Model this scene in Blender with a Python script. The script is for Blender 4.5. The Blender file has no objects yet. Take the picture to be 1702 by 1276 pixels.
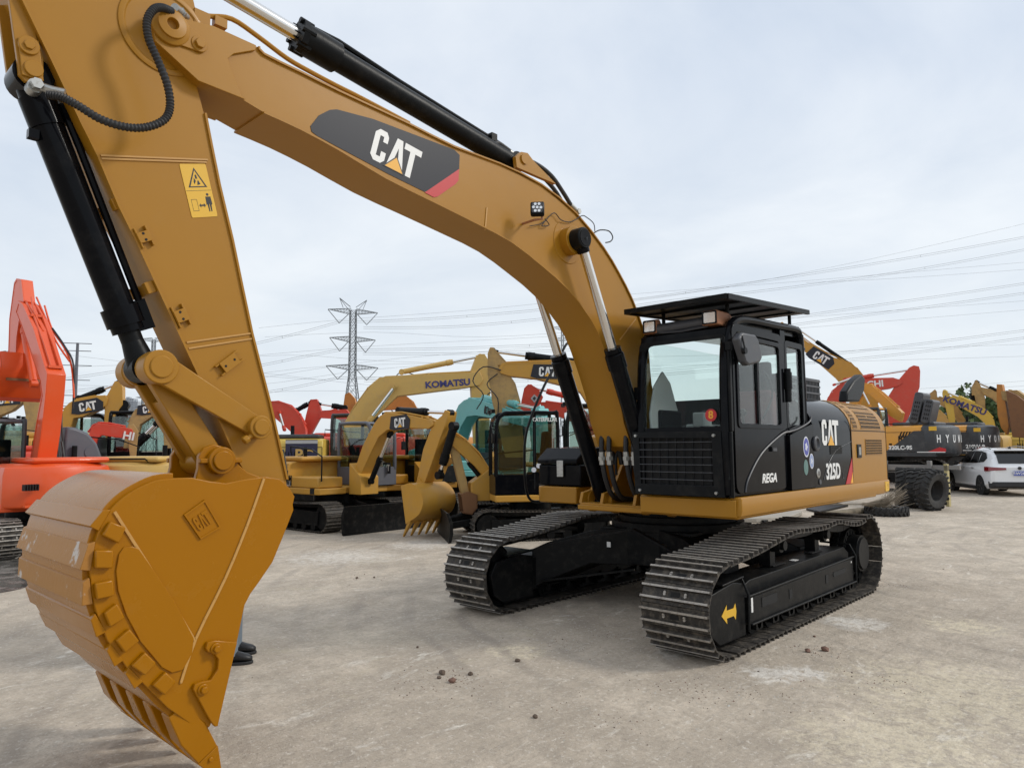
import bpy, math, random
from math import sin, cos, pi, radians, atan2, hypot, sqrt
from mathutils import Vector, Matrix, Euler
random.seed(7)
SC = bpy.context.scene
COL = SC.collection

# ------------------------------------------------------------------ camera
CAMROT, CAMLOC, CAMF = ([[-0.685072, 0.728447, -0.00638], [0.059884, 0.065043, 0.996084], [0.72601, 0.682007, -0.088182]], [7.726, 4.542, 1.815], 1188.3)
cam = bpy.data.cameras.new('camera')
cam.sensor_fit = 'HORIZONTAL'
cam.sensor_width = 36.0
cam.lens = CAMF / 1702.0 * 36.0
cam.clip_start = 0.05
cam.clip_end = 6000
camo = bpy.data.objects.new('camera', cam)
COL.objects.link(camo)
m3 = Matrix(CAMROT).transposed()
camo.matrix_world = Matrix.Translation(CAMLOC) @ m3.to_4x4()
SC.camera = camo

# ------------------------------------------------------------------ sky and sun
SUN_EL, SUN_AZ = radians(36), radians(133)      # direction towards the sun (world azimuth from +X)
world = bpy.data.worlds.new('World')
SC.world = world
world.use_nodes = True
wt = world.node_tree
for n in list(wt.nodes): wt.nodes.remove(n)
def wn(t, **k):
    n = wt.nodes.new(t)
    for a, b in k.items(): setattr(n, a, b)
    return n
wout = wn('ShaderNodeOutputWorld')
sky = wn('ShaderNodeTexSky', sky_type='NISHITA')
sky.sun_disc = False
sky.sun_elevation = SUN_EL
sky.sun_rotation = pi / 2 - SUN_AZ
sky.air_density = 1.0; sky.dust_density = 3.0
bg1 = wn('ShaderNodeBackground'); bg1.inputs['Strength'].default_value = 0.06
wt.links.new(sky.outputs['Color'], bg1.inputs['Color'])
# cloud deck: a soft even overcast, seen by everything
tc = wn('ShaderNodeTexCoord')
sep = wn('ShaderNodeSeparateXYZ'); wt.links.new(tc.outputs['Generated'], sep.inputs[0])
addz = wn('ShaderNodeMath', operation='ADD'); addz.inputs[1].default_value = 0.18
wt.links.new(sep.outputs['Z'], addz.inputs[0])
absz = wn('ShaderNodeMath', operation='MAXIMUM'); absz.inputs[1].default_value = 0.1
wt.links.new(addz.outputs[0], absz.inputs[0])
dx = wn('ShaderNodeMath', operation='DIVIDE'); wt.links.new(sep.outputs['X'], dx.inputs[0]); wt.links.new(absz.outputs[0], dx.inputs[1])
dy = wn('ShaderNodeMath', operation='DIVIDE'); wt.links.new(sep.outputs['Y'], dy.inputs[0]); wt.links.new(absz.outputs[0], dy.inputs[1])
cmb = wn('ShaderNodeCombineXYZ'); wt.links.new(dx.outputs[0], cmb.inputs[0]); wt.links.new(dy.outputs[0], cmb.inputs[1])
nz = wn('ShaderNodeTexNoise'); nz.inputs['Scale'].default_value = 1.1; nz.inputs['Detail'].default_value = 7; nz.inputs['Roughness'].default_value = 0.55
nz.inputs['Distortion'].default_value = 0.35
wt.links.new(cmb.outputs[0], nz.inputs['Vector'])
cr = wn('ShaderNodeValToRGB')
cr.color_ramp.elements[0].position = 0.30; cr.color_ramp.elements[0].color = (0.55, 0.625, 0.735, 1)
cr.color_ramp.elements[1].position = 0.68; cr.color_ramp.elements[1].color = (0.83, 0.865, 0.905, 1)
wt.links.new(nz.outputs['Fac'], cr.inputs['Fac'])
# horizon veil: slightly warmer and paler low down
mr = wn('ShaderNodeMapRange'); mr.inputs['From Min'].default_value = 0.0; mr.inputs['From Max'].default_value = 0.45
mr.inputs['To Min'].default_value = 1.0; mr.inputs['To Max'].default_value = 0.0
wt.links.new(sep.outputs['Z'], mr.inputs['Value'])
hz = wn('ShaderNodeMix', data_type='RGBA')
hz.inputs['B'].default_value = (0.70, 0.755, 0.79, 1)
mfac = wn('ShaderNodeMath', operation='MULTIPLY'); mfac.inputs[1].default_value = 0.75
wt.links.new(mr.outputs[0], mfac.inputs[0]); wt.links.new(mfac.outputs[0], hz.inputs['Factor'])
wt.links.new(cr.outputs['Color'], hz.inputs['A'])
bg2 = wn('ShaderNodeBackground'); bg2.inputs['Strength'].default_value = 1.0
wt.links.new(hz.outputs['Result'], bg2.inputs['Color'])
mx = wn('ShaderNodeMixShader'); mx.inputs['Fac'].default_value = 0.88
wt.links.new(bg1.outputs[0], mx.inputs[1]); wt.links.new(bg2.outputs[0], mx.inputs[2])
wt.links.new(mx.outputs[0], wout.inputs['Surface'])

sun = bpy.data.lights.new('sun', 'SUN')
sun.energy = 1.3; sun.angle = radians(10); sun.color = (1.0, 0.955, 0.88)
suno = bpy.data.objects.new('sun', sun); COL.objects.link(suno)
sd = Vector((cos(SUN_EL) * cos(SUN_AZ), cos(SUN_EL) * sin(SUN_AZ), sin(SUN_EL)))
suno.rotation_euler = sd.to_track_quat('Z', 'Y').to_euler()
suno.location = (0, 0, 30)
SC.view_settings.view_transform = 'Standard'
SC.view_settings.look = 'None'
SC.view_settings.exposure = 0.33
SC.view_settings.gamma = 1.0
SC.view_settings.use_curve_mapping = False
SC.cycles.max_bounces = 8
SC.cycles.transparent_max_bounces = 16

# ------------------------------------------------------------------ materials
MATS = {}
def mat(name, col, rough=0.5, metal=0.0, coat=0.0, dirt=0.0, dcol=(0.30, 0.25, 0.19), dscale=3.0, bump=0.0, bscale=40.0, var=0.06, spec=0.5, dlo=0.5, dhi=0.72):
    if name in MATS: return MATS[name]
    m = bpy.data.materials.new(name); m.use_nodes = True
    nt = m.node_tree; b = nt.nodes['Principled BSDF']
    b.inputs['Roughness'].default_value = rough; b.inputs['Metallic'].default_value = metal
    b.inputs['Coat Weight'].default_value = coat; b.inputs['Coat Roughness'].default_value = 0.12
    b.inputs['Specular IOR Level'].default_value = spec
    c4 = (*col, 1)
    t = nt.nodes.new('ShaderNodeTexCoord')
    n1 = nt.nodes.new('ShaderNodeTexNoise'); n1.inputs['Scale'].default_value = dscale; n1.inputs['Detail'].default_value = 8; n1.inputs['Roughness'].default_value = 0.62
    oi = nt.nodes.new('ShaderNodeObjectInfo'); ml = nt.nodes.new('ShaderNodeMath'); ml.operation = 'MULTIPLY'; ml.inputs[1].default_value = 61.0; nt.links.new(oi.outputs['Random'], ml.inputs[0])
    va = nt.nodes.new('ShaderNodeVectorMath'); va.operation = 'ADD'; nt.links.new(t.outputs['Object'], va.inputs[0]); nt.links.new(ml.outputs[0], va.inputs[1])
    nt.links.new(va.outputs[0], n1.inputs['Vector'])
    h = nt.nodes.new('ShaderNodeMix'); h.data_type = 'RGBA'
    h.inputs['A'].default_value = tuple(max(0, c * (1 - var)) for c in col) + (1,)
    h.inputs['B'].default_value = tuple(c * (1 + var) for c in col) + (1,)
    nt.links.new(n1.outputs['Fac'], h.inputs['Factor'])
    last = h.outputs['Result']
    if dirt > 0:
        n2 = nt.nodes.new('ShaderNodeTexNoise'); n2.inputs['Scale'].default_value = dscale * 2.3; n2.inputs['Detail'].default_value = 10; n2.inputs['Roughness'].default_value = 0.7
        nt.links.new(va.outputs[0], n2.inputs['Vector'])
        r = nt.nodes.new('ShaderNodeMapRange'); r.inputs['From Min'].default_value = dlo; r.inputs['From Max'].default_value = dhi
        r.inputs['To Max'].default_value = dirt
        nt.links.new(n2.outputs['Fac'], r.inputs['Value'])
        x = nt.nodes.new('ShaderNodeMix'); x.data_type = 'RGBA'
        x.inputs['B'].default_value = (*dcol, 1)
        nt.links.new(last, x.inputs['A']); nt.links.new(r.outputs[0], x.inputs['Factor'])
        last = x.outputs['Result']
        rr = nt.nodes.new('ShaderNodeMapRange'); rr.inputs['From Max'].default_value = 1.0
        rr.inputs['To Min'].default_value = rough; rr.inputs['To Max'].default_value = min(1, rough + 0.5)
        nt.links.new(r.outputs[0], rr.inputs['Value']); nt.links.new(rr.outputs[0], b.inputs['Roughness'])
    nt.links.new(last, b.inputs['Base Color'])
    if bump > 0:
        n3 = nt.nodes.new('ShaderNodeTexNoise'); n3.inputs['Scale'].default_value = bscale; n3.inputs['Detail'].default_value = 4
        nt.links.new(t.outputs['Object'], n3.inputs['Vector'])
        bp = nt.nodes.new('ShaderNodeBump'); bp.inputs['Strength'].default_value = bump; bp.inputs['Distance'].default_value = 0.01
        nt.links.new(n3.outputs['Fac'], bp.inputs['Height']); nt.links.new(bp.outputs[0], b.inputs['Normal'])
    MATS[name] = m
    return m
def glassmat(name, tint, refl=0.12, alpha=0.25):
    m = bpy.data.materials.new(name); m.use_nodes = True
    nt = m.node_tree
    for n in list(nt.nodes): nt.nodes.remove(n)
    o = nt.nodes.new('ShaderNodeOutputMaterial')
    tr = nt.nodes.new('ShaderNodeBsdfTransparent'); tr.inputs['Color'].default_value = (*tint, 1)
    gl = nt.nodes.new('ShaderNodeBsdfGlossy'); gl.inputs['Roughness'].default_value = 0.03; gl.inputs['Color'].default_value = (1, 1, 1, 1)
    lw = nt.nodes.new('ShaderNodeLayerWeight'); lw.inputs['Blend'].default_value = 0.5
    fr = nt.nodes.new('ShaderNodeMath'); fr.operation = 'POWER'; fr.inputs[1].default_value = 4.5; nt.links.new(lw.outputs['Facing'], fr.inputs[0])
    ad = nt.nodes.new('ShaderNodeMath'); ad.operation = 'ADD'; ad.inputs[1].default_value = refl; ad.use_clamp = True
    nt.links.new(fr.outputs[0], ad.inputs[0])
    x = nt.nodes.new('ShaderNodeMixShader')
    nt.links.new(ad.outputs[0], x.inputs['Fac']); nt.links.new(tr.outputs[0], x.inputs[1]); nt.links.new(gl.outputs[0], x.inputs[2])
    nt.links.new(x.outputs[0], o.inputs['Surface'])
    MATS[name] = m
    return m
YEL = mat('machine_yellow_paint', (0.362, 0.168, 0.012), 0.38, spec=0.30, coat=0.05, dirt=0.20, dcol=(0.32, 0.20, 0.08), dscale=1.6, bump=0.08, bscale=6, dlo=0.55, dhi=0.8)
YBK = mat('bucket_yellow_paint', (0.345, 0.134, 0.0005), 0.27, spec=0.26, coat=0.0, dirt=0.22, dcol=(0.40, 0.22, 0.05), dscale=1.3, bump=0.1, bscale=7, dlo=0.56, dhi=0.8)
YWR = mat('scuffed_yellow_paint', (0.36, 0.155, 0.02), 0.5, dirt=0.9, dcol=(0.58, 0.54, 0.50), dscale=2.6, bump=0.25, bscale=30, dlo=0.57, dhi=0.62)
BLK = mat('black_gloss_paint', (0.004, 0.0045, 0.006), 0.12, spec=0.10, coat=0.0, dirt=0.08, dcol=(0.12, 0.11, 0.10), dscale=2.0)
BLM = mat('black_satin_paint', (0.006, 0.007, 0.008), 0.38, spec=0.14, dirt=0.14, dcol=(0.10, 0.09, 0.08), dscale=3.0, bump=0.1)
UND = mat('undercarriage_black_paint', (0.006, 0.0065, 0.007), 0.42, spec=0.15, dirt=0.22, dcol=(0.10, 0.09, 0.075), dscale=4.0, bump=0.12, bscale=25)
SHO = mat('track_shoe_steel', (0.034, 0.030, 0.026), 0.55, metal=0.1, spec=0.35, dirt=0.7, dcol=(0.19, 0.16, 0.125), dlo=0.46, dhi=0.70, dscale=7.0, bump=0.4, bscale=60)
WRN = mat('worn_grouser_steel', (0.40, 0.37, 0.33), 0.45, metal=0.35, dirt=0.8, dcol=(0.06, 0.05, 0.045), dscale=9.0, bump=0.3, bscale=80)
CHR = mat('chrome_rod', (0.75, 0.74, 0.72), 0.16, metal=1.0, var=0.03)
STL = mat('zinc_fitting', (0.42, 0.42, 0.40), 0.38, metal=0.9, dirt=0.5, dcol=(0.1, 0.09, 0.08), dscale=12)
RUB = mat('rubber', (0.022, 0.021, 0.020), 0.75, dirt=0.5, dcol=(0.11, 0.10, 0.085), dscale=5, bump=0.3, bscale=50)
HOS = mat('hose_rubber', (0.016, 0.016, 0.017), 0.55, bump=0.15)
DEC = mat('charcoal_decal', (0.026, 0.028, 0.036), 0.40, spec=0.25, var=0.02)
WHT = mat('white_decal', (0.78, 0.78, 0.76), 0.4, var=0.02)
RED = mat('red_decal', (0.50, 0.018, 0.022), 0.4, var=0.03)
TRI = mat('amber_decal', (0.80, 0.40, 0.03), 0.4, var=0.03)
STK = mat('warning_sticker_yellow', (0.72, 0.42, 0.03), 0.45, var=0.04)
INK = mat('black_print', (0.012, 0.012, 0.014), 0.45)
BLU = mat('navy_print', (0.035, 0.035, 0.16), 0.4)
DRK = mat('dark_recess', (0.006, 0.006, 0.006), 0.8)
ORG = mat('faded_lamp_orange', (0.36, 0.155, 0.075), 0.55, var=0.1)
GRY = mat('grey_plastic', (0.055, 0.058, 0.066), 0.45, dirt=0.3, dcol=(0.2, 0.19, 0.17), dscale=3)
LGR = mat('light_grey_cover', (0.42, 0.43, 0.43), 0.45, dirt=0.2)
SEA = mat('seat_fabric', (0.010, 0.011, 0.013), 0.9, spec=0.1)
WLD = mat('lit_weld_paint', (0.50, 0.27, 0.07), 0.45)  # yellow lightened: the light caught by raised weld beads is put into the colour
MAR = mat('maroon_fabric', (0.10, 0.014, 0.018), 0.8)
LMP = mat('lamp_reflector', (0.8, 0.8, 0.78), 0.18, metal=0.8)
GLS = glassmat('clear_cab_glass', (0.93, 0.97, 0.955), 0.005)
GLD = glassmat('tinted_glass', (0.74, 0.81, 0.78), 0.06)

# ------------------------------------------------------------------ mesh builder
def fr(p):      # right-handed frame for a direction
    d = Vector(p).normalized()
    a = Vector((0, 0, 1)) if abs(d.z) < 0.95 else Vector((1, 0, 0))
    u = d.cross(a).normalized(); w = u.cross(d).normalized()
    return u, w, d
class MB:
    def __init__(s, T=None): s.v = []; s.f = []; s.m = []; s.T = T
    def add(s, vs, fs, mi=0):
        o = len(s.v)
        if s.T is not None: s.v += [tuple(s.T @ Vector(q)) for q in vs]
        else: s.v += [tuple(q) for q in vs]
        for f in fs: s.f.append([i + o for i in f]); s.m.append(mi)
        return s
    def box(s, c, d, mi=0, R=None):
        hx, hy, hz = d[0] / 2, d[1] / 2, d[2] / 2
        P = [Vector((x * hx, y * hy, z * hz)) for x in (-1, 1) for y in (-1, 1) for z in (-1, 1)]
        if R is not None: P = [R @ p for p in P]
        c = Vector(c)
        return s.add([p + c for p in P], [(0, 1, 3, 2), (4, 6, 7, 5), (0, 4, 5, 1), (2, 3, 7, 6), (0, 2, 6, 4), (1, 5, 7, 3)], mi)
    def bar(s, a, b, w, h, mi=0, up=(0, 0, 1)):
        a, b = Vector(a), Vector(b); d = (b - a).normalized(); up = Vector(up)
        u = d.cross(up)
        if u.length < 1e-4: u = d.cross(Vector((1, 0, 0)))
        u.normalize(); v = u.cross(d)
        vs = [p + u * x * w / 2 + v * y * h / 2 for p in (a, b) for x, y in ((-1, -1), (1, -1), (1, 1), (-1, 1))]
        return s.add(vs, [(3, 2, 1, 0), (4, 5, 6, 7), (0, 1, 5, 4), (1, 2, 6, 5), (2, 3, 7, 6), (3, 0, 4, 7)], mi)
    def cyl(s, a, b, r, r2=None, n=20, mi=0):
        a, b = Vector(a), Vector(b); r2 = r if r2 is None else r2
        u, w, d = fr(b - a); vs = []
        for p, q in ((a, r), (b, r2)):
            vs += [p + (u * cos(2 * pi * i / n) + w * sin(2 * pi * i / n)) * q for i in range(n)]
        fs = [(i, (i + 1) % n, n + (i + 1) % n, n + i) for i in range(n)] + [tuple(range(n))[::-1], tuple(range(n, 2 * n))]
        return s.add(vs, fs, mi)
    def lathe(s, o, ax, prof, n=24, mi=0):     # prof: (radius, height) along ax
        u, w, d = fr(ax); o = Vector(o); vs = []; k = len(prof)
        for r, h in prof: vs += [o + d * h + (u * cos(2 * pi * i / n) + w * sin(2 * pi * i / n)) * max(r, 1e-4) for i in range(n)]
        fs = []
        for j in range(k - 1):
            fs += [(j * n + i, j * n + (i + 1) % n, (j + 1) * n + (i + 1) % n, (j + 1) * n + i) for i in range(n)]
        return s.add(vs, fs, mi)
    def tube(s, pts, r, n=8, mi=0, rib=0.0):
        P = [Vector(p) for p in pts]; k = len(P); vs = []
        t0 = (P[1] - P[0]).normalized(); u, w, _ = fr(t0)
        for i, p in enumerate(P):
            t = (P[min(i + 1, k - 1)] - P[max(i - 1, 0)]).normalized()
            u = (u - t * u.dot(t)).normalized(); w = t.cross(u)
            q = r * (1 + (rib if i % 2 else -rib))
            vs += [p + (u * cos(2 * pi * j / n) + w * sin(2 * pi * j / n)) * q for j in range(n)]
        fs = []
        for i in range(k - 1):
            fs += [(i * n + j, i * n + (j + 1) % n, (i + 1) * n + (j + 1) % n, (i + 1) * n + j) for j in range(n)]
        fs += [tuple(range(n))[::-1], tuple(range((k - 1) * n, k * n))]
        return s.add(vs, fs, mi)
    def prism(s, poly, a0, a1, ax='y', mi=0):
        def P(p, h): return (p[0], h, p[1]) if ax == 'y' else ((h, p[0], p[1]) if ax == 'x' else (p[0], p[1], h))
        n = len(poly); vs = [P(p, a0) for p in poly] + [P(p, a1) for p in poly]
        fs = [(i, (i + 1) % n, n + (i + 1) % n, n + i) for i in range(n)] + [tuple(range(n))[::-1], tuple(range(n, 2 * n))]
        return s.add(vs, fs, mi)
    def ring(s, out, inn, a0, a1, ax='y', mi=0):
        def P(p, h): return (p[0], h, p[1]) if ax == 'y' else ((h, p[0], p[1]) if ax == 'x' else (p[0], p[1], h))
        n = len(out); vs = [P(p, h) for h in (a0, a1) for q in (out, inn) for p in q]; fs = []
        for i in range(n):
            j = (i + 1) % n
            fs += [(i, j, n + j, n + i), (2 * n + i, 3 * n + i, 3 * n + j, 2 * n + j), (i, 2 * n + i, 2 * n + j, j), (n + i, n + j, 3 * n + j, 3 * n + i)]
        return s.add(vs, fs, mi)
    def strip(s, line, th, y0, y1, mi=0, side=1):      # a bent plate following an (x,z) line, thickened to one side
        n = len(line); N = []
        for i in range(n):
            a = line[max(i - 1, 0)]; b = line[min(i + 1, n - 1)]
            l = hypot(b[0] - a[0], b[1] - a[1]) or 1; N.append((-(b[1] - a[1]) / l * side, (b[0] - a[0]) / l * side))
        o = [(p[0] + q[0] * th, p[1] + q[1] * th) for p, q in zip(line, N)]
        vs = [(p[0], y, p[1]) for y in (y0, y1) for L in (line, o) for p in L]; fs = []
        for i in range(n - 1):
            fs += [(i, i + 1, n + i + 1, n + i), (2 * n + i, 3 * n + i, 3 * n + i + 1, 2 * n + i + 1), (i, 2 * n + i, 2 * n + i + 1, i + 1), (n + i, n + i + 1, 3 * n + i + 1, 3 * n + i)]
        fs += [(0, n, 3 * n, 2 * n), (n - 1, 3 * n - 1, 4 * n - 1, 2 * n - 1)]
        return s.add(vs, fs, mi)
    def loft(s, secs, mi=0, cap=True, closed=True):
        n = len(secs[0]); vs = [p for q in secs for p in q]; fs = []
        for k in range(len(secs) - 1):
            for i in range(n if closed else n - 1):
                j = (i + 1) % n; fs.append((k * n + i, k * n + j, (k + 1) * n + j, (k + 1) * n + i))
        if cap: fs += [tuple(range(n))[::-1], tuple(range((len(secs) - 1) * n, len(secs) * n))]
        return s.add(vs, fs, mi)
    def sph(s, c, r, n=12, mi=0, sc=(1, 1, 1)):
        vs = []; fs = []; m = n // 2
        for i in range(m + 1):
            for j in range(n):
                a = pi * i / m; b = 2 * pi * j / n
                vs.append((c[0] + r * sc[0] * sin(a) * cos(b), c[1] + r * sc[1] * sin(a) * sin(b), c[2] + r * sc[2] * cos(a)))
        for i in range(m):
            for j in range(n): fs.append((i * n + j, (i + 1) * n + j, (i + 1) * n + (j + 1) % n, i * n + (j + 1) % n))
        return s.add(vs, fs, mi)
    def mesh(s, name, mats, ang=35, fix=True):
        me = bpy.data.meshes.new(name)
        me.from_pydata(s.v, [], s.f)
        for q in (mats if isinstance(mats, (list, tuple)) else [mats]): me.materials.append(q)
        me.polygons.foreach_set('material_index', s.m)
        if fix:
            import bmesh
            bm = bmesh.new(); bm.from_mesh(me)
            bmesh.ops.recalc_face_normals(bm, faces=bm.faces); bm.to_mesh(me); bm.free()
        me.polygons.foreach_set('use_smooth', [True] * len(me.polygons))
        try: me.set_sharp_from_angle(angle=radians(ang))
        except Exception: pass
        me.update()
        return me
    def build(s, name, mats, parent=None, bevel=0.0, ang=35, fix=True):
        o = bpy.data.objects.new(name, s.mesh(name, mats, ang, fix)); COL.objects.link(o)
        if parent is not None: o.parent = parent
        if bevel > 0:
            b = o.modifiers.new('edge', 'BEVEL'); b.width = bevel; b.segments = 2; b.limit_method = 'ANGLE'; b.angle_limit = radians(40); b.harden_normals = False
        return o
def parts(b, name, mats, parent=None, bevel=0.0):
    # each loose piece of the builder becomes an object of its own
    p = list(range(len(b.v)))
    def fd(i):
        while p[i] != i: p[i] = p[p[i]]; i = p[i]
        return i
    for f in b.f:
        r0 = fd(f[0])
        for k in f[1:]: p[fd(k)] = r0
    G = {}
    for f, mi in zip(b.f, b.m): G.setdefault(fd(f[0]), []).append((f, mi))
    out = []
    for fs in G.values():
        ids = sorted({k for f, _ in fs for k in f}); mp = {k: i for i, k in enumerate(ids)}
        q = MB(); q.v = [b.v[k] for k in ids]; q.f = [[mp[k] for k in f] for f, _ in fs]; q.m = [mi for _, mi in fs]
        out.append(q.build(name, mats, parent, bevel))
    return out
def tag(o, label, cat, group=None, kind=None):
    if label: o['label'] = label
    if cat: o['category'] = cat
    if group: o['group'] = group
    if kind: o['kind'] = kind
    return o
def empty(name, loc, rz=0.0, label=None, cat=None, group=None):
    o = bpy.data.objects.new(name, None); COL.objects.link(o); o.location = loc; o.rotation_euler = (0, 0, rz)
    o.empty_display_size = 0.3
    return tag(o, label, cat, group)
def inst(name, me, parent, loc, R=None):
    o = bpy.data.objects.new(name, me); COL.objects.link(o); o.parent = parent
    M = Matrix.Translation(Vector(loc))
    if R is not None: M = M @ R.to_4x4()
    o.matrix_local = M
    return o
def rrect(x0, x1, z0, z1, r, n=5):
    out = []
    for cx, cz, a in ((x1 - r, z1 - r, 0), (x0 + r, z1 - r, 90), (x0 + r, z0 + r, 180), (x1 - r, z0 + r, 270)):
        for i in range(n + 1):
            t = radians(a + 90 * i / n); out.append((cx + r * cos(t), cz + r * sin(t)))
    return out
def circ(cx, cz, r, n=24): return [(cx + r * cos(2 * pi * i / n), cz + r * sin(2 * pi * i / n)) for i in range(n)]
def crv(pts, n=6):        # Catmull-Rom through 2-D or 3-D points
    P = [Vector(p) for p in pts]; out = []
    for i in range(len(P) - 1):
        a = P[max(i - 1, 0)]; b = P[i]; c = P[i + 1]; d = P[min(i + 2, len(P) - 1)]
        for j in range(n):
            t = j / n
            out.append(0.5 * ((2 * b) + (c - a) * t + (2 * a - 5 * b + 4 * c - d) * t * t + (3 * b - 3 * c + d - a) * t ** 3))
    out.append(P[-1]); return [tuple(p) for p in out]
def text(txt, size, M, matl, name, parent, bold=0.0, ext=0.002, sx=1.0, shear=0.0, space=1.0):
    # flat lettering turned into mesh; M places the text's XY plane
    c = bpy.data.curves.new(name, 'FONT'); c.body = txt; c.size = size; c.offset = bold; c.extrude = ext; c.align_x = 'CENTER'; c.align_y = 'CENTER'
    c.shear = shear; c.space_character = space; c.resolution_u = 3
    t = bpy.data.objects.new(name, c); COL.objects.link(t)
    dg = bpy.context.evaluated_depsgraph_get(); me = bpy.data.meshes.new_from_object(t.evaluated_get(dg))
    bpy.data.objects.remove(t, do_unlink=True)
    me.transform(M @ Matrix.Diagonal((sx, 1, 1, 1))); me.materials.clear(); me.materials.append(matl)
    o = bpy.data.objects.new(name, me); COL.objects.link(o)
    if parent is not None: o.parent = parent
    return o
def plane_M(o, xd, yd):   # matrix whose X/Y axes are xd/yd at origin o
    x = Vector(xd).normalized(); y = Vector(yd); y = (y - x * y.dot(x)).normalized(); z = x.cross(y)
    M = Matrix((x, y, z)).transposed().to_4x4(); M.translation = Vector(o); return M
def decal(polys, M, th=0.002):  # polys: list of (outline, material index) -> MB
    b = MB(M)
    for k, (p, mi) in enumerate(polys): b.prism(p, 0.0, th + 0.0006 * k, 'z', mi)
    return b
def cat_logo(M, h, name, parent, small=False, tri=True):
    # block letters C A T with a triangle over the A; h is the cap height, centred on the origin
    w = h
    def S(P): return [((x - 0.92) * w, (y - 0.5) * w) for x, y in P]
    b = MB(M)
    C = [(0.50, 0.66), (0.50, 0.86), (0.40, 1.0), (0.14, 1.0), (0.0, 0.86), (0.0, 0.14), (0.14, 0.0), (0.40, 0.0), (0.52, 0.12), (0.52, 0.36), (0.34, 0.36), (0.34, 0.18), (0.19, 0.18), (0.19, 0.82), (0.33, 0.82), (0.33, 0.66)]
    A = [(0.60, 0.0), (0.80, 1.0), (1.02, 1.0), (1.24, 0.0), (1.06, 0.0), (1.02, 0.22), (0.92, 0.72), (0.82, 0.22), (0.78, 0.0)]
    T = [(1.16, 1.0), (1.84, 1.0), (1.84, 0.80), (1.60, 0.80), (1.60, 0.0), (1.40, 0.0), (1.40, 0.80), (1.16, 0.80)]
    T = [(x - 0.04, y) for x, y in T]
    for L in (C, A, T): b.prism(S(L), 0.0, 0.003 if not small else 0.006, 'z', 0)
    if tri: b.prism(S([(0.52, -0.02), (0.92, 0.46), (1.32, -0.02)]), 0.0, 0.0045 if not small else 0.012, 'z', 2)
    if tri: b.prism(S([(0.58, 0.0), (0.92, 0.40), (1.26, 0.0)]), 0.0, 0.006 if not small else 0.018, 'z', 1)
    return b.build(name, [WHT, TRI, INK], parent, fix=True)
def ram(name, parent, a, b, rb, rr, frac, m_b, m_r=None, eye=None, gland=True, lab=None):
    # hydraulic cylinder: barrel from a over frac of the length, rod on to b
    a, b = Vector(a), Vector(b); d = (b - a); L = d.length; d.normalize(); c = a + d * L * frac
    m = MB()
    m.cyl(a + d * rb * 0.8, c - d * rb * 0.2, rb, n=24)
    if gland:
        m.lathe(a, d, [(0.0, L * frac - rb * 2.2), (rb * 1.13, L * frac - rb * 2.2), (rb * 1.13, L * frac - rb * 0.5), (rb * 1.0, L * frac - rb * 0.4), (rb * 1.0, L * frac + rb * 0.3), (0, L * frac + rb * 0.3)])
    u = d.cross(Vector((0, 1, 0))).normalized()
    m.cyl(a - Vector((0, rb * 0.85, 0)), a + Vector((0, rb * 0.85, 0)), rb * 1.05, n=24)
    o = m.build(name, [m_b], parent)
    r = MB(); r.cyl(c - d * 0.05, b - d * rr * 1.3, rr, n=20); rod = r.build('rod', [m_r or CHR], o)
    e = MB(); e.cyl(b - Vector((0, rb * 0.8, 0)), b + Vector((0, rb * 0.8, 0)), (eye or rb * 0.95), n=24)
    e.cyl(b - d * rb * 1.6, b, rr * 1.25, rr * 1.6, n=16); e.build('rod_eye', [m_b], o)
    return o

# ------------------------------------------------------------------ tracks (shared by all crawlers)
def resample(P, N):
    P = list(P) + [P[0]]; D = [0.0]
    for a, b in zip(P, P[1:]): D.append(D[-1] + hypot(b[0] - a[0], b[1] - a[1]))
    T = D[-1]; out = []; k = 0
    for i in range(N):
        t = T * i / N
        while D[k + 1] < t: k += 1
        f = (t - D[k]) / (D[k + 1] - D[k] or 1); a = P[k]; b = P[k + 1]
        out.append((a[0] + (b[0] - a[0]) * f, a[1] + (b[1] - a[1]) * f))
    return out, T / N
def shoe_mesh(w, pitch, mats, detail=True, gh=0.026):
    m = MB(); w2 = w / 2
    m.box((0, 0, -0.006), (pitch * 0.90, w, 0.012), 0)
    for dx, h in ((-0.26, gh), (0.24, gh)):
        x = pitch * dx
        m.prism([(x - 0.014, 0), (x + 0.014, 0), (x + 0.008, h), (x - 0.008, h)], -w2, w2, 'y', 0)
        if detail: m.box((x, 0, h - 0.001), (0.0175, w * 0.998, 0.005), 1)
    if detail:
        for sy in (-1, 1):
            for sx in (-0.05, 0.03):
                m.cyl((pitch * sx, sy * 0.10, 0), (pitch * sx, sy * 0.10, 0.013), 0.013, n=6, mi=1)
        m.box((0, 0, 0.0015), (pitch * 0.20, 0.085, 0.003), 2)
    return m
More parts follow.
